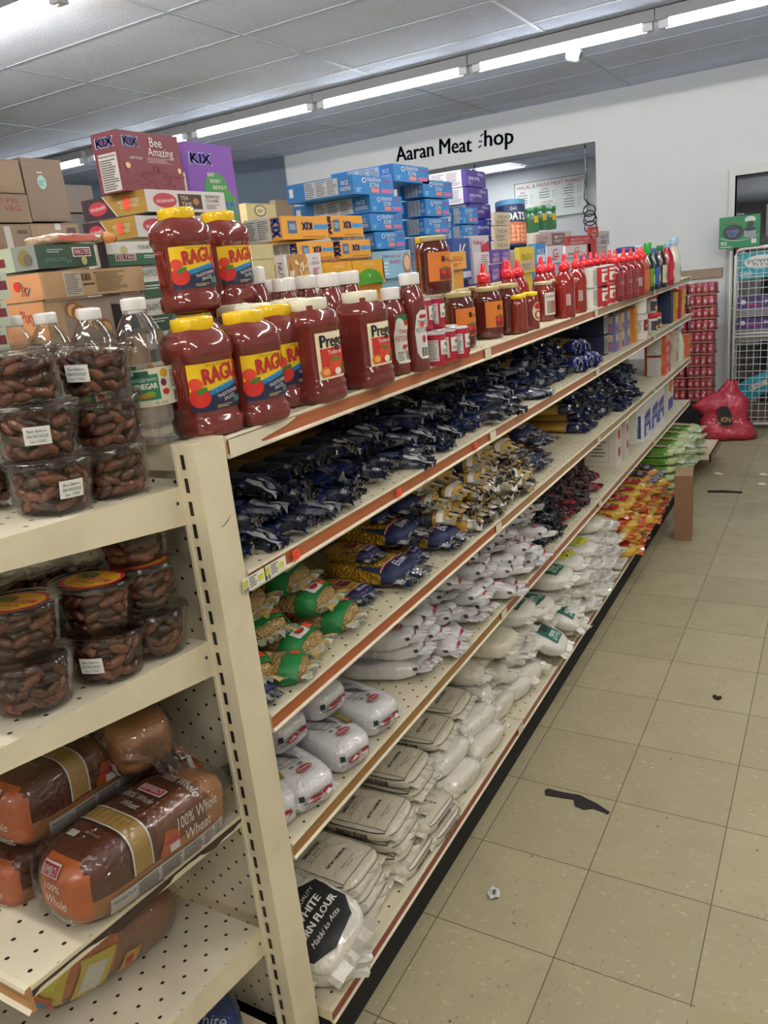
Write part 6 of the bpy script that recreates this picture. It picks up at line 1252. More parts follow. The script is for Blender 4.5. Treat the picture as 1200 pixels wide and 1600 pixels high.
def d_kr(m,F,lx,ly,lz):
    g=F['+x']; m.rect(g,ly*.04,0,ly*.98,lz*.7,H('dcd6d4'),.0005); m.poly(g,[(ly*.5,lz*.8),(ly*.98,lz*.9),(ly*.98,lz*.7),(ly*.5,lz*.7)],H('b03040'),.001); m.text(g,"Kellogg's",ly*.4,lz*.88,lz*.08,H('c0283c'),w=ly*.6); m.lines(g,ly*.5,lz*.2,ly*.92,lz*.66,12,H('8a8490'),e=.001); m.rect(g,ly*.3,0,ly*.98,lz*.18,H('a82a40'),.001)
sm('white and red cereal box standing tall beside the navy one',(742,458),368,(768,450),(730,462),'c9c3c8',d_kr,name='cereal_box',cat='cereal box',f='white cereal box under the tall white and red one',fl=.2)
sm('beige granola bar box standing on end by the yellow-lidded jar',(698,462),396,(711,458),(690,464),'cfb06a',lett('ALMOND','7a4a2c',None,.08,.8,.8),X=-.52,name='granola_bar_box',f='beige granola bar box low',fl=.2)
sm('orange granola bar box lying behind the beige one',(694,424),394,(729,418),(684,426),'d9a24c',lett('GRANOLA','c8542c',None,.3,.6,.7),X=-.60,name='granola_bar_box',f='orange granola bar box low behind the beige one',fl=.2)
for k,(b,tp) in enumerate(((352,331),(375,353),(398,376))):
    sm(f'small beige box, {["top","middle","bottom"][k]} of three left of the oats canister',(773,b),tp,(797,b-3),(768,b+1),'c8bca4',lett('TEA','77684f'),X=-.72,f=(False if k<2 else 'small beige carton low under the beige boxes'))
for k,(a,b_,tp) in enumerate(((769,440,413),(769,412,390),(784,438,411),(784,410,389))):
    sm(f'small purple wafer box, {["lower left","upper left","lower right","upper right"][k]} of four',(a,b_),tp,(a+13,b_-2),(a-4,b_+1),'5a4a98',lett('WAFER','c8c0dc','8a6aa8'),X=-.56+.0,f=(False if k%2 else f'purple wafer box under the {["left","","right"][k]} pair'))
for lab,c,tp,r,l,col,dc,X in (
  ('yellow box with a grey patch under the oats canister',(813,428),386,(836,420),(806,430),'d8c23c',lett('PASTA','8a7a4a','b8b0a0'),-.60),
  ('blue and white striped milk packet by the yellow box',(838,414),380,(853,410),(826,416),'3a86c8',lett('MILK','e8f0f8','d8e4f0'),-.62),
  ('nearer white box with a red ring logo',(855,412),384,(880,405),(850,414),'dcd8dc',lett('G','c0283c',None,.5,.55,.3),-.64),
  ('farther white box with a red ring logo',(884,402),384,(917,396),(880,404),'dcd8d8',lett('G','c0283c',None,.5,.55,.2),-.66),
  ('row of small pinkish boxes on the far top, left part',(838,384),366,(862,380),(834,385),'c4aca4',lett('OK','7a5a54'),-.78),
  ('dark-printed small box right of the pinkish boxes',(864,381),364,(883,377),(860,382),'7c5a58',lett('F','e0d8d0'),-.78),
  ('long flat red box lying behind the white ring boxes',(886,384),369,(926,376),(882,385),'b8303c',lett('BISCUIT','e8c8c8'),-.80),
  ('red box standing at the end of the long red box',(922,372),354,(935,369),(918,373),'b42c3c',lett('A','e8c8a0'),-.80),
  ('grey box with dark berries farthest on the deck',(937,384),361,(952,380),(932,385),'b4b0b0',lett('NUT','5a3438'),-.80),
  ('blue and white striped milk packet between the red bottles',(906,428),400,(922,422),(896,430),'3a86c8',lett('MILK','e8f0f8','d8e4f0'),-.52)):
    sm(lab,c,tp,r,l,col,dc,X=X,f=None)
q=onx(814,386,-.76); place(P_oats,(-.80,q.y,q.z-.0),rot=(0.0,-.13,-1.15),label='blue round oats canister leaning slightly, printed with flakes',sc=1.0)
carton('food_box','cardboard tray carrying the oats canister','box',-.71,q.y-.085,TZ,(.2,.17,q.z-TZ-.012),{'*':H('a89a84')})
for k,(px,py) in enumerate(((832,364),(845,360),(860,359))):
    q=onx(px,py,-.95); place(P_parm,(-.95,q.y,q.z),label=f'green-capped cheese shaker, {ORD[k+1]} of three against the price board',sc=.98)
q=onx(832,364,-.95); q2=onx(866,359,-.95); carton('food_box','tall white carton carrying the green-capped shakers','box',-.88,q.y-.1,TZ,(.16,q2.y-q.y+.2,q.z-TZ-.001),{'*':H('c8c4bc')})
# ================================================================= far goods on the lower shelves
def goods(name,lab,cat,px,z,X,dims,col,deco=None,dz=0,mat='paper'):
    # px: picture column of the near edge on the shelf front
    lo,hi=-.4,6.0
    for _ in range(40):
        md=(lo+hi)/2; v=RM.transposed()@(Vector((X,md,z))-CAM); u=600+FPX*v.x/-v.z
        if u<px: lo=md
        else: hi=md
    return carton(name,lab,cat,X,lo,z+dz,dims,{'*':H(col)} if isinstance(col,str) else col,deco,mat)
def d_navyb(m,F,lx,ly,lz):
    g=F['-y']; m.text(g,'Penne',lx*.5,lz*.5,lz*.25,H('b8c0d8'),w=lx*.25); m.rect(g,lx*.28,lz*.3,lx*.34,lz*.7,H('a8acb8')); f=F['+x']; m.rect(f,ly*.05,lz*.08,ly*.95,lz*.92,H('c8c8c8')); m.bars(f,ly*.1,lz*.14,ly*.9,lz*.86,9,e=.001)
for k in range(2): goods('pasta_box',f'navy pasta box with a barcode end, {["lower","upper"][k]} one','pasta box',944,Z2,-.43,(.30,.07,.09),'18203e',d_navyb,dz=.001+.091*k)
for k in range(2): goods('pasta_box',f'navy pasta box behind the barcode boxes, {["lower","upper"][k]} one','pasta box',958,Z2,-.45,(.28,.07,.09),'1c2648',d_navyb,dz=.001+.091*k)
def d_pic(m,F,lx,ly,lz):
    for f,w in ((F['+x'],ly),(F['-y'],lx)): m.rect(f,w*.15,lz*.08,w*.85,lz*.45,H('b86a78')); m.rect(f,w*.1,lz*.55,w*.9,lz*.95,H('c8a888')); m.ell(f,w*.5,lz*.28,w*.2,lz*.12,H('5a3a6a'),.0012)
for i,px in enumerate((962,971,980)):
    for k in range(2): goods('tea_box',f'small pictured tea box, {["lower","upper"][k]} of the {ORD[i+1]} pair','tea box',px,Z2,-.41,(.12,.065,.082),['6a7ab0','b8a890','7a8ac0'][i],d_pic,dz=.001+.083*k)
goods('food_box','tall orange box between the tea boxes and the white tins','box',992,Z2,-.40,(.07,.09,.17),'d98a2c',lett('MILLET','a83a2c','e8c060',.1,.8,.7),dz=.001)
q=onz(1017,519,Z2); place(P_wht,(-.415,2.85,Z2+.001),rz=-.3,label='large white tin standing on the second shelf',sc=1.12); place(P_tub,(-.42,2.85,Z2+.131),rot=(.0,0,0),label='white tub with a pale lid on the large white tin',sc=1.1); place(P_wht,(-.50,3.02,Z2+.001),rz=-.2,label='smaller white tin behind the large one',sc=.8)
P_rj=jar('spread_jar','x','jar',[(.03,0),(.034,.003),(.034,.07),(.03,.08)],2.0,(.034,.079,.02,H('c8242c')),lambda m,mp,t:(m.rect(mp,-.04,.015,.04,.065,H('3a3a44'),.0005,.008),m.ell(mp,0,.03,.015,.012,H('d8b070'),.001,.008)),col=H('d8d4cc'),mat='gloss',n=20)
for k,(x,y,z) in enumerate(((-.40,3.14,0),(-.40,3.24,0),(-.41,3.17,.101),(-.49,3.17,0),(-.50,3.29,0))): place(P_rj,(x,y,Z2+z+.001),rz=-.2,label=f'small jar with a red lid, {["front near","front far","topmost","rear near","rear far"][k]} one')
goods('food_box','plain navy box with a white outlined badge','box',1048,Z2,-.38,(.20,.08,.19),'1f2c50',lambda m,F,lx,ly,lz:(m.rect(F['-y'],lx*.35,lz*.55,lx*.6,lz*.75,WH),m.rect(F['-y'],lx*.37,lz*.57,lx*.58,lz*.73,H('1f2c50'),.001)),dz=.001)
for k in range(3): goods('noodle_packet',f'yellow and red noodle packet, {ORD[k+1]} past the navy box','noodle packet',1057+6*k,Z2,-.37,(.16,.05,.17),['d8a83c','b8323c','d8b860'][k],lett('NOODLE','8a2a2c','b8323c',.1,.7,.8),dz=.001)
# third shelf far end
for k in range(2):
    goods('flour_packet',f'bright orange and red packet, {["lower","upper"][k]} nearer one','packet',1040,Z3,-.38,(.12,.16,.12),'e0582c',lett('ATTA','f0e0c8','b82c34',.2,.75,.6),dz=.001+.121*k,mat='film')
    goods('flour_packet',f'white and grey packet left of the orange ones, {["lower","upper"][k]}','packet',1033,Z3,-.40,(.08,.12,.11),'c8c4c0',lett('RICE','4a4648','3a383c',.2,.75,.6),dz=.001+.121*k,mat='film')
goods('flour_packet','pale cream packet next to the orange packets','packet',1056,Z3,-.39,(.10,.12,.22),'d9d0b8',lett('SUJI','8a4a3c',None,.1,.7,.6),dz=.001,mat='film')
place(P_dwhite,(-.41,4.02,Z3+.001),label='tall pale bottle with a blue cap near the end of the third shelf',sc=1.25)
goods('food_box','orange box at the very end of the third shelf','box',1075,Z3,-.37,(.10,.09,.15),'d8683c',lett('MIX','f0e0c0','b8443c',.2,.7,.6),dz=.001)
# fourth shelf far half
def d_cbx(m,F,lx,ly,lz):
    for f,w in ((F['+x'],ly),(F['-y'],lx)): m.rect(f,w*.1,lz*.1,w*.45,lz*.9,H('c8a888')); m.bars(f,w*.55,lz*.15,w*.9,lz*.45,8); m.rect(f,w*.55,lz*.55,w*.9,lz*.85,H('b86a4c'))
for k,px in enumerate((928,940)): goods('carton',f'tan carton with barcode on the fourth shelf, {["nearer","farther"][k]} one','carton',px,Z4,-.52-.04*(1-k),(.16,.14,.15),'b48a58',d_cbx,dz=.001,mat='card')
def d_wb(m,F,lx,ly,lz):
    g=F['-y']; m.rect(g,lx*.15,lz*.1,lx*.75,lz*.75,H('a8a49c')); m.rect(g,lx*.16,lz*.11,lx*.74,lz*.74,H('dcd6cc'),.001); m.lines(g,lx*.2,lz*.2,lx*.7,lz*.6,5,H('8a8078'),e=.0015); f=F['+x']; m.ell(f,ly*.5,lz*.7,ly*.25,lz*.12,H('a8343c')); m.ell(f,ly*.5,lz*.3,ly*.25,lz*.12,H('a8343c'))
goods('dairy_carton','white carton with a framed text panel on the fourth shelf','carton',964,Z4,-.42,(.16,.10,.22),'dcd6cc',d_wb,dz=.001); goods('dairy_carton','white carton with red spots behind the framed text carton','carton',978,Z4,-.42,(.15,.07,.21),'d8d0c8',d_wb,dz=.001)
goods('dairy_carton','white carton with green corners on the fourth shelf','carton',994,Z4,-.43,(.15,.10,.22),'dcdcd0',lambda m,F,lx,ly,lz:(m.rect(F['-y'],lx*.1,lz*.7,lx*.6,lz*.95,H('5a9a3c')),m.rect(F['-y'],lx*.2,lz*.6,lx*.6,lz*.8,H('8a5a3c'),.001),m.lines(F['-y'],lx*.1,lz*.1,lx*.7,lz*.55,6,H('8a9a80')),m.rect(F['+x'],ly*.2,lz*.1,ly*.8,lz*.4,H('7aa84c'))),dz=.001)
def d_flr(m,F,lx,ly,lz):
    g=F['-y']; m.rect(g,lx*.08,lz*.08,lx*.9,lz*.62,H('2f3f94')); m.rect(g,lx*.3,lz*.62,lx*.6,lz*.7,H('b83a44')); m.lines(g,lx*.15,lz*.15,lx*.8,lz*.55,8,H('6a78b8'),e=.001)
    f=F['+x']; m.poly(f,[(ly*.05,lz*.1),(ly*.95,lz*.15),(ly*.9,lz*.7),(ly*.1,lz*.6)],H('34479c')); m.text(f,'FLOUR',ly*.5,lz*.46,lz*.13,WH,w=ly*.75,e=.001); m.rect(f,ly*.3,lz*.14,ly*.7,lz*.32,H('d8dce4'),.001); m.text(f,'Gold',ly*.4,lz*.66,lz*.1,H('c83a44'),w=ly*.5,e=.0015)
for k,px in enumerate((1006,1018,1028)): goods('flour_sack',f'white and blue paper flour sack, {ORD[k+1]} of three standing on the fourth shelf','flour sack',px,Z4,-.40,(.15,.19,.235),'dfe0e2',d_flr,dz=.001)
goods('flour_sack','paper flour sack with an orange disc at the far end','flour sack',1043,Z4,-.42,(.13,.2,.235),'dcd8cc',lambda m,F,lx,ly,lz:(m.ell(F['+x'],ly*.5,lz*.7,ly*.35,lz*.2,H('d8843c')),m.rect(F['+x'],ly*.1,lz*.05,ly*.9,lz*.35,H('34479c'))),dz=.001)
# ================================================================= BREAD on the end shelves
BRN=H('5c2c1e'); TAN=H('a87244'); ORB=H('c8642c'); GLD=H('b08c4a')
def loaf(seed,label,variant=0):
    a,b,c=.062,.15,.056; t=thing('bread_loaf',label,'bread'); s=SE(a,b,c,4.2,.03,9,seed); m=MB()
    def cf(p):
        x,y,z=p
        if variant==2:
            if y<-b*.72: return H('d9c23c')
            return H('c06a2c') if (y<-b*.1 and z>-.02) else H('8a5a3a')
        if y<-b*.86: return ORB if x>-.028 else BRN
        if z>-.010 and y<-.03+.02*(x/a): return BRN
        if z>.0 and y<.09: return H('5a3020') if x<.03 else H('74442a')
        return TAN
    s.mesh(m,18,cf,'crust'); m.build('bread_body',t)
    m=MB(); c_=.008; mp=s.map('+z'); mx=s.map('+x'); my=s.map('-y')
    if variant==2:
        m.poly(mx,[(-.10,-.03),(-.03,-.04),(-.02,.04),(-.09,.045)],H('d9c84c'),.001,c_); m.poly(mx,[(-.09,-.02),(-.045,-.03),(-.035,.025),(-.08,.035)],H('e8e4d8'),.0016,c_); m.poly(mx,[(.0,-.04),(.04,-.045),(.045,.0),(.01,.005)],H('d8b43c'),.001,c_); m.rect(mx,.012,-.03,.03,-.008,H('c8283c'),.0016,c_)
        m.poly(my,[(-.05,.0),(.05,.01),(.05,.045),(-.05,.045)],H('d9d24c'),.001,c_); m.poly(my,[(-.01,.01),(.05,-.01),(.05,-.05),(-.02,-.05)],ORB,.0014,c_); m.text(my,'Whole',-.025,-.005,.018,H('8a5a2c'),w=.045,e=.002,cut=c_,ang=PI); m.text(my,'Wheat',-.025,-.03,.016,H('8a5a2c'),w=.04,e=.002,cut=c_,ang=PI)
        for k in range(3): m.rect(my,.0+.016*k,-.03,.012+.016*k,-.018,[H('2a6ab8'),H('c8283c'),H('2a8ab8')][k],.002,c_)
    else:
        # gold band with pale edges across the top and down the side
        for y0,y1,col,e in ((-.062,-.030,GLD,.001),(-.064,-.0615,WH,.0016),(-.0305,-.028,WH,.0016)):
            m.rect(mp,-.058,y0,.058,y1,col,e,c_); m.rect(mx,y0,-.005,y1,.052,col,e,c_)
        for k in range(6): m.rect(mp,-.04+.012*k,-.058,-.0385+.012*k,-.034,H('d8bc80'),.0014,c_)
        m.text(mp,'100% Whole',-.004,.012,.013,WH,w=.062,e=.002,cut=c_,skew=.15); m.text(mp,'Wheat',.0,-.008,.013,WH,w=.036,e=.002,cut=c_,skew=.15)
        m.rect(mp,-.024,.026,.026,.044,WH,.0012,c_); m.rect(mp,-.022,.028,.024,.042,H('b82a3c'),.0016,c_); m.text(mp,'BIMBO',.001,.035,.010,WH,w=.04,e=.0024,cut=c_)
        m.rect(mp,-.03,-.10,-.012,-.088,H('d8d4cc'),.001,c_); m.text(mp,'NET WT 20 OZ',.01,-.085,.004,H('c8b8a0'),w=.03,cut=c_); m.text(mp,'100% Whole',.02,.075,.016,WH,w=.07,e=.002,cut=c_,skew=.15); m.text(mp,'Wheat',.02,.052,.016,WH,w=.045,e=.002,cut=c_,skew=.15) if False else None
        m.text(mx,'100% Whole',.065,.026,.018,WH,w=.085,e=.002,cut=c_,skew=.15); m.text(mx,'Wheat',.06,.002,.018,WH,w=.055,e=.002,cut=c_,skew=.15)
        m.poly(mx,[(-.015,-.006),(.02,-.012),(.028,.02),(.0,.028)],H('c05a2c'),.001,c_); m.rect(mx,-.01,.008,.02,.013,H('b82a4c'),.0016,c_); m.rect(mx,.003,-.008,.022,.004,H('e4dcd8'),.0018,c_)
        m.rect(mx,-.105,-.042,.12,-.016,H('d0ccc8'),.001,c_); m.text(mx,'Nutrition Facts',-.083,-.023,.006,H('2a2422'),w=.036,e=.0018,cut=c_)
        for k in range(4): m.lines(mx,-.06+.044*k,-.04,-.02+.044*k,-.018,6,H('4a4442'),e=.0016,seed=k,short=.1)
        m.text(my,'100%',.004,.016,.011,WH,w=.032,e=.002,cut=c_,skew=.15); m.text(my,'Whole',.008,-.004,.014,WH,w=.044,e=.002,cut=c_,skew=.15); m.text(my,'Wheat',.012,-.026,.014,WH,w=.046,e=.002,cut=c_,skew=.15)
        m.rect(my,-.02,.028,.014,.042,WH,.0012,c_); m.rect(my,-.0185,.0295,.0125,.0405,H('b82a3c'),.0016,c_); m.text(my,'BIMBO',-.003,.035,.008,WH,w=.027,e=.0024,cut=c_)
        m.rect(my,-.03,-.054,.05,-.046,H('e4dcd8'),.001,c_)
    m.build('wrapper_print',t)
    # loose clear film over the loaf and the gathered end
    m=MB(); s2=SE(a+.008,b+.012,c+.006,3.8,.025,22,seed+3); s2.mesh(m,14,WH,'clear_film'); m.build('clear_wrapper',t)
    if variant==2: return t
    m=MB(); ruffle(m,.0,.10,a*.9,.03,c,[H('c8c8c8')],seed,folds=10,mats=('clear_film',),rows=6,pinch=.28,flare=1.0)
    R=Matrix.Rotation(PI/2,3,'Z'); m.v=[tuple(R@Vector((v[0],v[1],v[2]))+Vector((0,b*.93,0))) for v in m.v]; m.build('gathered_end',t); return t
LF=loaf(5,'x'); LF2=loaf(9,'x',2)
def shz(E,y,depth=.44): return E[0]+(E[1]-E[0])*((PY0-.002-y)/depth)
ang3=math.atan((E3[1]-E3[0])/.44)
cr=onz(150,1478,.70)
lx_=cr.x-.07; ly_=cr.y+.155
place(LF,(lx_,ly_,shz(E3,ly_)+.009),rot=(-ang3,0,-.04),label='wrapped brown wheat loaf on the broken shelf, nearest the slotted post',sc=1.06)
place(LF,(lx_-.15,ly_+.02,shz(E3,ly_)+.085),rot=(-ang3,0,.02),label='wrapped brown wheat loaf resting higher, second from the slotted post',sc=1.04)
place(LF,(lx_-.165,ly_-.035,shz(E3,ly_)-.028+.015),rot=(-ang3,0,.05),label='wrapped wheat loaf at the left picture edge with only its orange end showing',sc=.85)
# loaf standing in the back corner, its gathered end towards the post
place(LF,(-.60,-.575,.80),rot=(0,.0,-1.9),label='wrapped wheat loaf across the back corner, gathered end towards the post',sc=.92)
m=MB(); s=SE(.10,.06,.045,4,.05,14,4); s.mesh(m,10,lambda p:TAN,'crust'); t=thing('bread_loaf','wheat loaf lying flat under the one with the gathered end','bread',(-.60,-.575,.665),.1); m.build('bread_body',t); m=MB(); s=SE(.105,.065,.048,3.6,.08,20,4); s.mesh(m,12,WH,'clear_film'); m.build('clear_wrapper',t)
# twisted, knotted bag end with coloured print
t=thing('twisted_bag_end','clear twisted bread bag end with orange and white print by the post','bag',(-.475,-.555,.70),0)
m=MB(); r=random.Random(3); n=16
for i in range(11):
    tt=i/10; zz=.13-.13*tt; rr=.012+.045*abs(tt-.25)**.7 if tt>.25 else .012+.05*(.25-tt)*2
    for k in range(n):
        a=2*PI*k/n; q=rr*(1+.35*r.uniform(-1,1)*(tt>.3)+.25*math.cos(5*a)); m.v.append((q*math.cos(a)+.02*tt,q*math.sin(a)*.6,max(.006,zz)))
for i in range(10):
    for k in range(n):
        c=WH; mt='clear_film'
        if i in (2,3,4) and k%5<3: mt='film'; c=r.choice([H('c8642c'),H('dcd8d4'),H('c8642c'),H('8a3a2c')])
        m.face((i*n+k,i*n+(k+1)%n,(i+1)*n+(k+1)%n,(i+1)*n+k),c,mt,False)
m.build('twisted_film',t); m=MB(); m.tube([(.014*math.cos(a/2),.01*math.sin(a/2),.098) for a in range(13)],.002,5,H('dcd8d4'),'gloss'); m.build('tie',t)
# fallen loaf between the two lower shelves, blue bag below
place(LF2,(lx_-.15,ly_-.03,.46),rot=(-.25,.30,-.12),label='yellow and orange wrapped loaf slipping down below the broken shelf',sc=.95)
place(LF2,(lx_-.30,ly_+.02,.455),rot=(-.08,.0,.1),label='second yellow and orange wrapped loaf under the broken shelf, at the left edge',sc=.95)
q=onz(385,1590,.20); t=thing('bread_bag','blue and white wrapped bread bag on the lowest end shelf','bread',(-.46,-.66,.137),.5)
s=SE(.055,.13,.05,4,.05,14,8); m=MB(); s.mesh(m,14,lambda p:H('1e3f8c') if p[1]>-.03 else H('7a4a30'),'film'); m.build('bread_body',t)
m=MB(); mp=s.map('+z')
for k in range(5): m.rect(mp,-.05,-.02+.008*k,.05,-.017+.008*k,H('a8c4e8'),.001,.01)
m.text(mp,'White',0,.05,.03,H('c8d8f0'),w=.08,e=.002,cut=.01); m.build('wrapper_print',t)
m=MB(); SE(.059,.134,.054,3.6,.07,22,9).mesh(m,12,WH,'clear_film'); m.build('clear_wrapper',t)
m=MB(); mp=plane((-.41,-.60,.672),(1,0,0),(0,1,.0),(0,0,1)); 
# ================================================================= FAR END
# shrink-wrapped red cans
def canpack():
    t=thing('can_pack','x','can pack'); w,h=.024,.088
    for i in range(4):
        for j in range(3):
            m=MB(); x,y=(i-1.5)*.049,(j-1)*.049; m.lathe([(w*.9,0),(w,.004),(w,h-.01),(w*.88,h-.002),(w*.84,h)],14,H('b8344a'),'gloss',cx=x,cy=y); m.rect(wrap(lambda z:w,a0=-PI/2),-.012,.03,.012,.055,H('d8a0a8'),.0006) if False else None
            m.ell(plane((x,y-w-.0004,.045),(1,0,0),(0,0,1),(0,-1,0)),0,0,.010,.014,H('d89aa4'),.0004,n=10); m.build('can',t)
    m=MB(); m.box(-.104,.104,-.078,.078,0,.012,H('8a6a50'),'card',skip=('+z',)); m.build('tray',t)
    m=MB(); SE(.106,.080,.0455,7,.02,30,2).mesh(m,8,WH,'clear_film'); m.build('shrink_film',t); return t
P_cp=canpack()
m=MB(); m.box(-.80,-.30,5.40,5.72,0,.30,H('1d1d1f'),'matte'); m.box(-.78,-.32,5.42,5.70,.30,.302,H('2a2a2c'),'matte'); tag(m.build('black_crate'),'black crate on the floor under the stack of red cans','crate')
for k in range(10):
    for j,x in enumerate((-.47,-.685)):
        place(P_cp,(x+R0.uniform(-.008,.008),5.5,.303+.0935*k),rz=R0.uniform(-.03,.03),label=f'shrink-wrapped pack of red cans, {["bottom layer","second layer","third layer","fourth layer","fifth layer","sixth layer","seventh layer","eighth layer","ninth layer","top layer"][k]}, {["right","left"][j]} column',sc=1.0)
# wire rack
def rack():
    RY=5.72; a=ony(1147,390,RY); x0=ony(1146,520,RY).x; z1=a.z; x1=.42; z0=.05; W=H('dcdad4')
    t=thing('wire_rack','white wire grid rack in front of the doorway holding paper towel packs','rack',(x0,RY,0)); w=x1-x0
    m=MB(); R=.011
    for yy in (0,.20):
        m.tube([(0,yy,z0),(0,yy,z1-.05),(.015,yy,z1-.015),(.05,yy,z1),(w,yy,z1)],R,8,W,'gloss'); m.tube([(0,yy,z0),(w,yy,z0)],R,8,W,'gloss'); m.tube([(w,yy,z0),(w,yy,z1)],R,8,W,'gloss')
    for zz in (z0,z1*.52,z1-.05): m.tube([(0,0,zz),(0,.20,zz)],.006,6,W,'gloss'); m.tube([(w,0,zz),(w,.20,zz)],.006,6,W,'gloss')
    m.tube([(0,0,z1*.545),(w,0,z1*.545)],.009,6,W,'gloss'); m.tube([(0,0,z1*.53),(w,0,z1*.53)],.006,6,W,'gloss')
    m.build('frame',t); m=MB(); k=1
    while k*.052<w: m.tube([(k*.052,-.004,z0),(k*.052,-.004,z1)],.0028,4,W,'gloss',False); k+=1
    zz=z0+.055
    while zz<z1: m.tube([(0,-.001,zz),(w,-.001,zz)],.0028,4,W,'gloss',False); zz+=.055
    m.build('wire_grid',t)
    m=MB()
    for zz in (z0+.02,z1*.5): 
        for j in range(5): m.tube([(0,.03+.04*j,zz),(w,.03+.04*j,zz)],.003,4,W,'gloss',False)
    m.build('wire_shelf',t)
    m=MB(); m.tube([(-.035,.0,z0),(-.035,.0,z1-.01)],.008,8,W,'gloss'); m.tube([(-.035,0,.4),(0,0,.4)],.005,6,W,'gloss'); m.tube([(-.035,0,1.0),(0,0,1.0)],.005,6,W,'gloss'); m.build('side_post',t)
    return x0,x1,RY,z1
rx0,rx1,RY,rz1=rack()
TE=H('2aa0b4')
def d_pt(s_,c2):
    def f(m,F,lx,ly,lz):
        g=F['-y']; m.ell(g,lx*.42,lz*.62,lx*.32,lz*.26,H('dcdcd8')); m.text(g,s_,lx*.42,lz*.66,lz*.16,H('3a4a6a'),w=lx*.5,e=.001,ang=.08); m.text(g,'FLEX',lx*.42,lz*.5,lz*.12,H('3a4a6a'),w=lx*.3,e=.001); m.text(g,'200',lx*.14,lz*.2,lz*.18,WH,w=lx*.22); m.lines(g,lx*.05,lz*.04,lx*.5,lz*.1,1,WH); m.rect(g,lx*.55,lz*.05,lx,lz*.3,H('6ab8c8'),.0003)
    return f
def rk(lab,px0,pz0,w,h,col,deco,dy=.03): 
    return carton('paper_towel_pack',lab,'paper goods',rx0+.02+px0+w,RY+dy,pz0,(w,.15,h),{'*':col},deco,'softfilm')
rk('teal two-hundred count pack behind the top of the wire grid',0,rz1-.235,.40,.20,TE,d_pt('POWER',0))
for k in range(2): rk(f'purple and dark towel pack in the rack, {["lower","upper"][k]} one',0.0,rz1*.5+.03+.165*k,.44,.155,H('4a3f78'),lambda m,F,lx,ly,lz:(m.rect(F['-y'],0,0,lx,lz*.45,H('77757e'),.0004),m.ell(F['-y'],lx*.1,lz*.75,lz*.12,lz*.12,WH),m.text(F['-y'],'M',lx*.5,lz*.75,lz*.22,WH),m.rect(F['-y'],lx*.16,lz*.6,lx*.4,lz*.66,H('c83a6a'),.001),m.lines(F['-y'],lx*.05,lz*.08,lx*.9,lz*.4,4,H('a8a4b0'))))
rk('grey wrapped pack just above the middle bar of the rack',0,rz1*.5+.0,.44,.028,H('8c8a90'),None)
t=thing('paper_towel_pack','bright teal pack lying slanted low in the rack with a white bar label','paper goods',(rx0+.28,RY+.10,.30),rot=(0,-.42,0)); m=MB(); SE(.22,.065,.085,5,.03,12,3).mesh(m,10,TE,'softfilm'); m.build('pack_body',t)
m=MB(); mp=SE(.22,.065,.085,5,.03,12,3).map('-y'); m.rect(mp,-.12,-.01,.02,.03,WH,.001,.02); m.bars(mp,-.115,-.004,-.09,.024,8,e=.003); m.lines(mp,-.08,-.002,.015,.024,3,H('5a5a5a'),e=.003); 
for k in range(4): m.rect(mp,-.2,-.07+.016*k,.2,-.067+.016*k,H('1c7a8c'),.001,.02)
m.build('print',t)
m=MB(); m.box(rx0+.02,rx1-.03,RY+.02,RY+.18,.075,.20,H('5c5348'),'card'); tag(m.build('dark_carton'),'dark brown carton at the bottom of the wire rack','carton')
# green box on the rack
g0=ony(1123,389,5.70); g1=ony(1187,372,5.70); gt=ony(1122,340,5.70); w=g1.x-g0.x; hh=gt.z-g0.z
gz=rz1+.012
t=carton('garbage_bag_box','green ninety count bag box balanced on the corner of the wire rack','box',g0.x+w,5.70,gz,(w,.12,hh),{'*':H('1f7a4c'),'+x':H('2c5a44'),'+z':H('2a8a5a')},lambda m,F,lx,ly,lz:(m.ell(F['-y'],lx*.35,lz*.5,lx*.26,lz*.24,H('2c3034')),m.text(F['-y'],'POWER',lx*.34,lz*.52,lz*.12,H('7a88c8'),w=lx*.3,e=.001),m.text(F['-y'],'FLEX',lx*.34,lz*.4,lz*.1,H('7a88c8'),w=lx*.2,e=.001),m.rect(F['-y'],lx*.62,lz*.3,lx*.9,lz*.55,H('8a929a')),m.ell(F['-y'],lx*.76,lz*.55,lx*.15,lz*.06,H('2c3034'),.001),m.ell(F['-y'],lx*.76,lz*.85,lx*.13,lz*.1,H('c8d0cc')),m.rect(F['-y'],lx*.68,lz*.62,lx*.84,lz*.8,H('2c3034'),.001),m.text(F['-y'],'90',lx*.12,lz*.16,lz*.14,WH,w=lx*.16),m.lines(F['-y'],lx*.03,lz*.03,lx*.34,lz*.07,1,WH),m.tube([F['-y'](lx*(.02+.96*k/10),lz*(.34-.12*math.sin(PI*k/10)),.001) for k in range(11)],.002,4,WH),m.text(F['-y'],'RUBY BOW',lx*.32,lz*.82,lz*.08,H('8a4a48'),w=lx*.3),m.rect(F['-y'],lx*.8,lz*.1,lx*.92,lz*.24,H('d0d4cc'))))
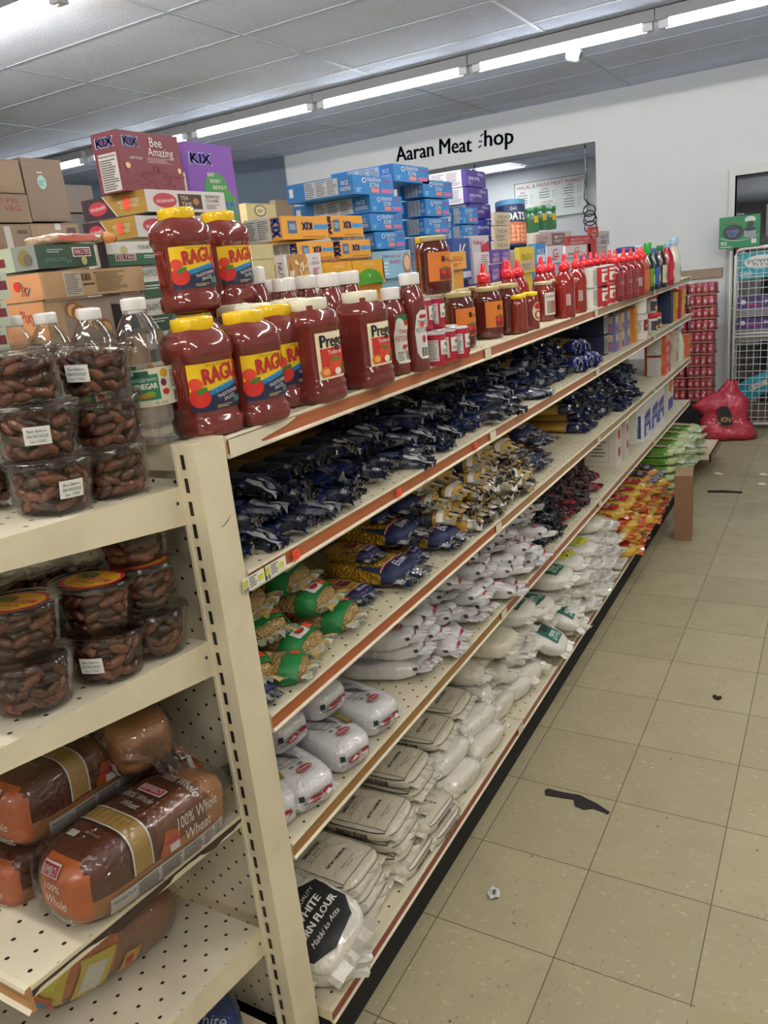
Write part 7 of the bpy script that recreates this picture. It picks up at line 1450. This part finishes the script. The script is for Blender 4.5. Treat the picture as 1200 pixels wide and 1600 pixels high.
# store room: extinguisher and dark shelves
q=ony(1152,325,6.9); t=thing('fire_extinguisher','red fire extinguisher with white labels inside the dark doorway','fire extinguisher',(q.x+.02,6.9,1.20))
m=MB(); m.lathe([(.05,0),(.062,.01),(.064,.03),(.064,.40),(.055,.44),(.03,.465),(.02,.47)],20,H('a82030'),'gloss'); m.build('cylinder',t)
m=MB(); mp=wrap(lambda z:.064,a0=-PI/2); m.rect(mp,-.09,.1,-.045,.38,H('d8d4d0'),.0006,.01); m.rect(mp,.01,.14,.07,.30,H('b8a49c'),.0006,.01); m.build('label_plate',t)
m=MB(); m.tube([(0,0,.465),(0,0,.51)],.02,8,H('c0c0c0'),'metal'); m.box(-.06,.02,-.012,.012,.50,.515,H('d0d0d0'),'metal'); m.box(-.05,.04,-.012,.012,.535,.548,H('d0d0d0'),'metal'); m.build('valve',t)
m=MB(); m.tube([(.02,0,.49),(.07,0,.47),(.085,0,.38),(.08,0,.15)],.009,6,H('222222'),'gloss'); m.build('hose',t)
for i in range(5):
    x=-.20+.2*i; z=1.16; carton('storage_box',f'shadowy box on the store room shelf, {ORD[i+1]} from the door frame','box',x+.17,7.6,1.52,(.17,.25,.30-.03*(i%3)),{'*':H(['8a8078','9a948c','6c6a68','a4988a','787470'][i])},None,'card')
t=thing('storeroom_shelf','dark steel shelf unit standing inside the doorway','shelf',(0,0,0)); m=MB()
for z in (.4,.9,1.5,2.1): m.box(-.5,1.3,7.5,8.0,z,z+.02,H('5c5c5e'),'metal')
m.build('shelf_boards',t); m=MB()
for x in (-.5,.4,1.28): m.box(x,x+.02,7.5,7.52,0,2.2,H('4c4c4e'),'metal')
m.build('uprights',t)
m=MB(); m.box(-.16,-.05,6.85,6.97,.0,1.18,H('3a3a3c'),'matte'); m.box(-.20,.02,6.80,7.05,1.182,1.198,H('55504c'),'card'); tag(m.build('store_stand'),'dark stand under the fire extinguisher inside the doorway','stand')
# red mesh bag of onions leaning by the rack
t=thing('red_onion_bag','red plastic bag of onions slumped against the rack with a dark label','bag',(0,0,0))
q0=onz(1140,668,.0); bx,by=q0.x-.0,q0.y+.12
by=5.40; qq=ony(1140,640,by)
m=MB(); r=random.Random(6); n=22; rows=13; cx0=ony(1136,640,by).x; tipx=ony(1160,577,by).x
for i in range(rows+1):
    tt=i/rows; z=.01+.45*tt; rad=.19*(1-tt**1.6)*.9+.03+.02*math.sin(i); sx=1.0
    cx=cx0+(ony(1160,580,by).x-cx0)*tt*.3
    for k in range(n):
        a=2*PI*k/n; j=1+.13*r.uniform(-1,1)+.08*math.cos(3*a+i*.5); ex=.10*max(0,math.cos(a-2.7))*(1-abs(tt-.62)*2.5) if abs(tt-.62)<.4 else 0
        m.v.append((cx+(rad+ex*1.3)*j*math.cos(a),by+rad*.62*j*math.sin(a),z+.02*r.uniform(-1,1)*(i>0)))
for i in range(rows):
    for k in range(n): m.face((i*n+k,i*n+(k+1)%n,(i+1)*n+(k+1)%n,(i+1)*n+k),H('b82a40') if (i*3+k)%7 else H('cc4050'),'film',True)
m.face(tuple(range(n))[::-1],H('b82a40'),'film'); m.face(tuple(rows*n+k for k in range(n)),H('a02038'),'film'); m.build('bag_body',t)
m=MB(); mp=plane((cx0-.01,by-.125,.20),(.98,-.15,0),(0,.15,.98),(0,-1,0)); m.poly(mp,[(-.05,-.02),(.0,-.07),(.07,-.06),(.06,.03),(.02,.09),(-.04,.08)],H('262226'),.001); m.text(mp,'ION',.02,-.02,.04,H('d8b84c'),w=.07,e=.002); m.build('printed_label',t)
for k,(dx,z) in enumerate(((-.03,.06),(.06,.05),(.02,.12),(-.08,.09))):
    m=MB(); m.lathe([(.004,0),(.03,.01),(.042,.035),(.035,.06),(.01,.078)],12,H('c84a4c'),'gloss'); o=m.build('onion',t); o.location=(cx0+dx,by-.085,z-.03)
# cardboard post
a_=onz(1068,842,0); t=thing('cardboard_post','tall narrow cardboard box standing upright in the aisle by the rusk bags','cardboard box',(-.19,2.93,0),.12); m=MB(); m.box(-.045,.045,-.03,.14,0,.37,{'*':H('8c6c52'),'+z':H('a8886a')},'card'); m.build('box_body',t); m=MB(); m.rect(plane((.045,0,0),(0,1,0),(0,0,1),(1,0,0)),.05,0,.056,.37,H('74583f'),.0006); m.build('seam',t)
# ================================================================= FLOOR LITTER
def lit(name,label,pts,col,th=.003,mat='matte'):
    m=MB(); n=len(pts); m.add([(x,y,.0006) for x,y in pts]+[(x,y,th) for x,y in pts],[tuple(range(n))[::-1],tuple(n+i for i in range(n))]+[(i,(i+1)%n,n+(i+1)%n,n+i) for i in range(n)],H(col),mat); o=m.build(name); tag(o,label,name.replace('_',' ')); return o
P=[onz(x,y,0) for x,y in ((851,1236),(856,1233),(880,1239),(905,1243),(932,1256),(953,1270),(950,1273),(926,1264),(912,1266),(898,1260),(896,1250),(870,1246),(852,1243))]
lit('torn_tape','black torn strip of tape lying across the floor tiles',[(p.x,p.y) for p in P],'2c2a2a')
P=[onz(x,y,0) for x,y in ((1105,767),(1130,766.5),(1160,768.5),(1160,771),(1130,770),(1106,770))]
lit('dark_strip','thin dark strip on the floor near the cardboard post',[(p.x,p.y) for p in P],'2a2826')
P=[onz(x,y,0) for x,y in ((1113,1088),(1118,1086),(1121,1089),(1127,1088),(1128,1092),(1122,1095),(1115,1092))]
lit('floor_scrap','small dark scrap on the floor at the right',[(p.x,p.y) for p in P],'25221f')
for k,(x,y) in enumerate(((1192,741),(1190,756),(1122,740))):
    P=[onz(x+a,y+b,0) for a,b in ((-6,-1),(0,-2),(7,0),(8,1.5),(2,2),(-4,1))]; lit('paint_spot',f'white spot on the far floor, {["nearest the rack","slightly nearer the camera","small one left of the others"][k]}',[(p.x,p.y) for p in P],'e8e4d8',.0012)
q=onz(772,1398,0); t=thing('crumpled_paper','crumpled scrap of printed paper on the floor tile','litter',(q.x,q.y,.001),.3); m=MB(); r=random.Random(5); n=9
ring=[(1,0),(.8,.6),(.3,.9),(-.4,1),(-.9,.5),(-1,-.3),(-.5,-.9),(.3,-.8),(.85,-.5)]
for k,(x,y) in enumerate(ring): m.v.append((x*.016,y*.021,.002+.006*(k%2)))
for k,(x,y) in enumerate(ring): m.v.append((x*.009,y*.012,.010-.005*(k%2)))
m.v.append((0,0,.006))
for k in range(n): m.face((k,(k+1)%n,n+(k+1)%n,n+k),H('d4d4d0'),'paper'); m.face((n+k,n+(k+1)%n,2*n),H('c4c6c4') if k%3 else H('8a8c8e'),'paper')
m.build('paper',t); m=MB(); m.poly(plane((0,0,.0115),(1,0,0),(0,1,0),(0,0,1)),[(-.004,-.008),(.004,-.006),(.006,.004),(.0,.006)],H('3a3c40'),0); m.build('print',t)
r=random.Random(12)
for k in range(9):
    x,y=((831,1338),(1130,1085),(1042,1278),(1028,1292),(1183,1329),(1120,1093),(703,1596),(1048,1186),(803,1443))[k]; p=onz(x,y,0); m=MB(); m.ell(plane((p.x,p.y,.0004),(1,0,0),(0,1,0),(0,0,1)),0,0,.0035,.0025,H('3a2c24'),.0004,n=8)
    tag(m.build('crumb'),'tiny dark crumb on the floor tiles','crumb','tiny dark crumbs on the floor')
# perforated base deck speckle: chipped tile corner at the bottom right
P=[onz(x,y,0) for x,y in ((1076,1575),(1092,1572),(1200,1592),(1200,1600),(1074,1600))]
lit('chipped_tile','worn edge of a floor tile at the lower right corner',[(p.x,p.y) for p in P],'a29979',.0007)
# ================================================================= drop prototypes that were never placed
for o in [o for o in COL.objects if o.parent is None and o.get('label')=='x']:
    for c in [c for c in COL.objects if c.parent==o]:
        for g in [g for g in COL.objects if g.parent==c]: bpy.data.objects.remove(g)
        bpy.data.objects.remove(c)
    bpy.data.objects.remove(o)
for o in COL.objects:
    if 'used' in o: del o['used']
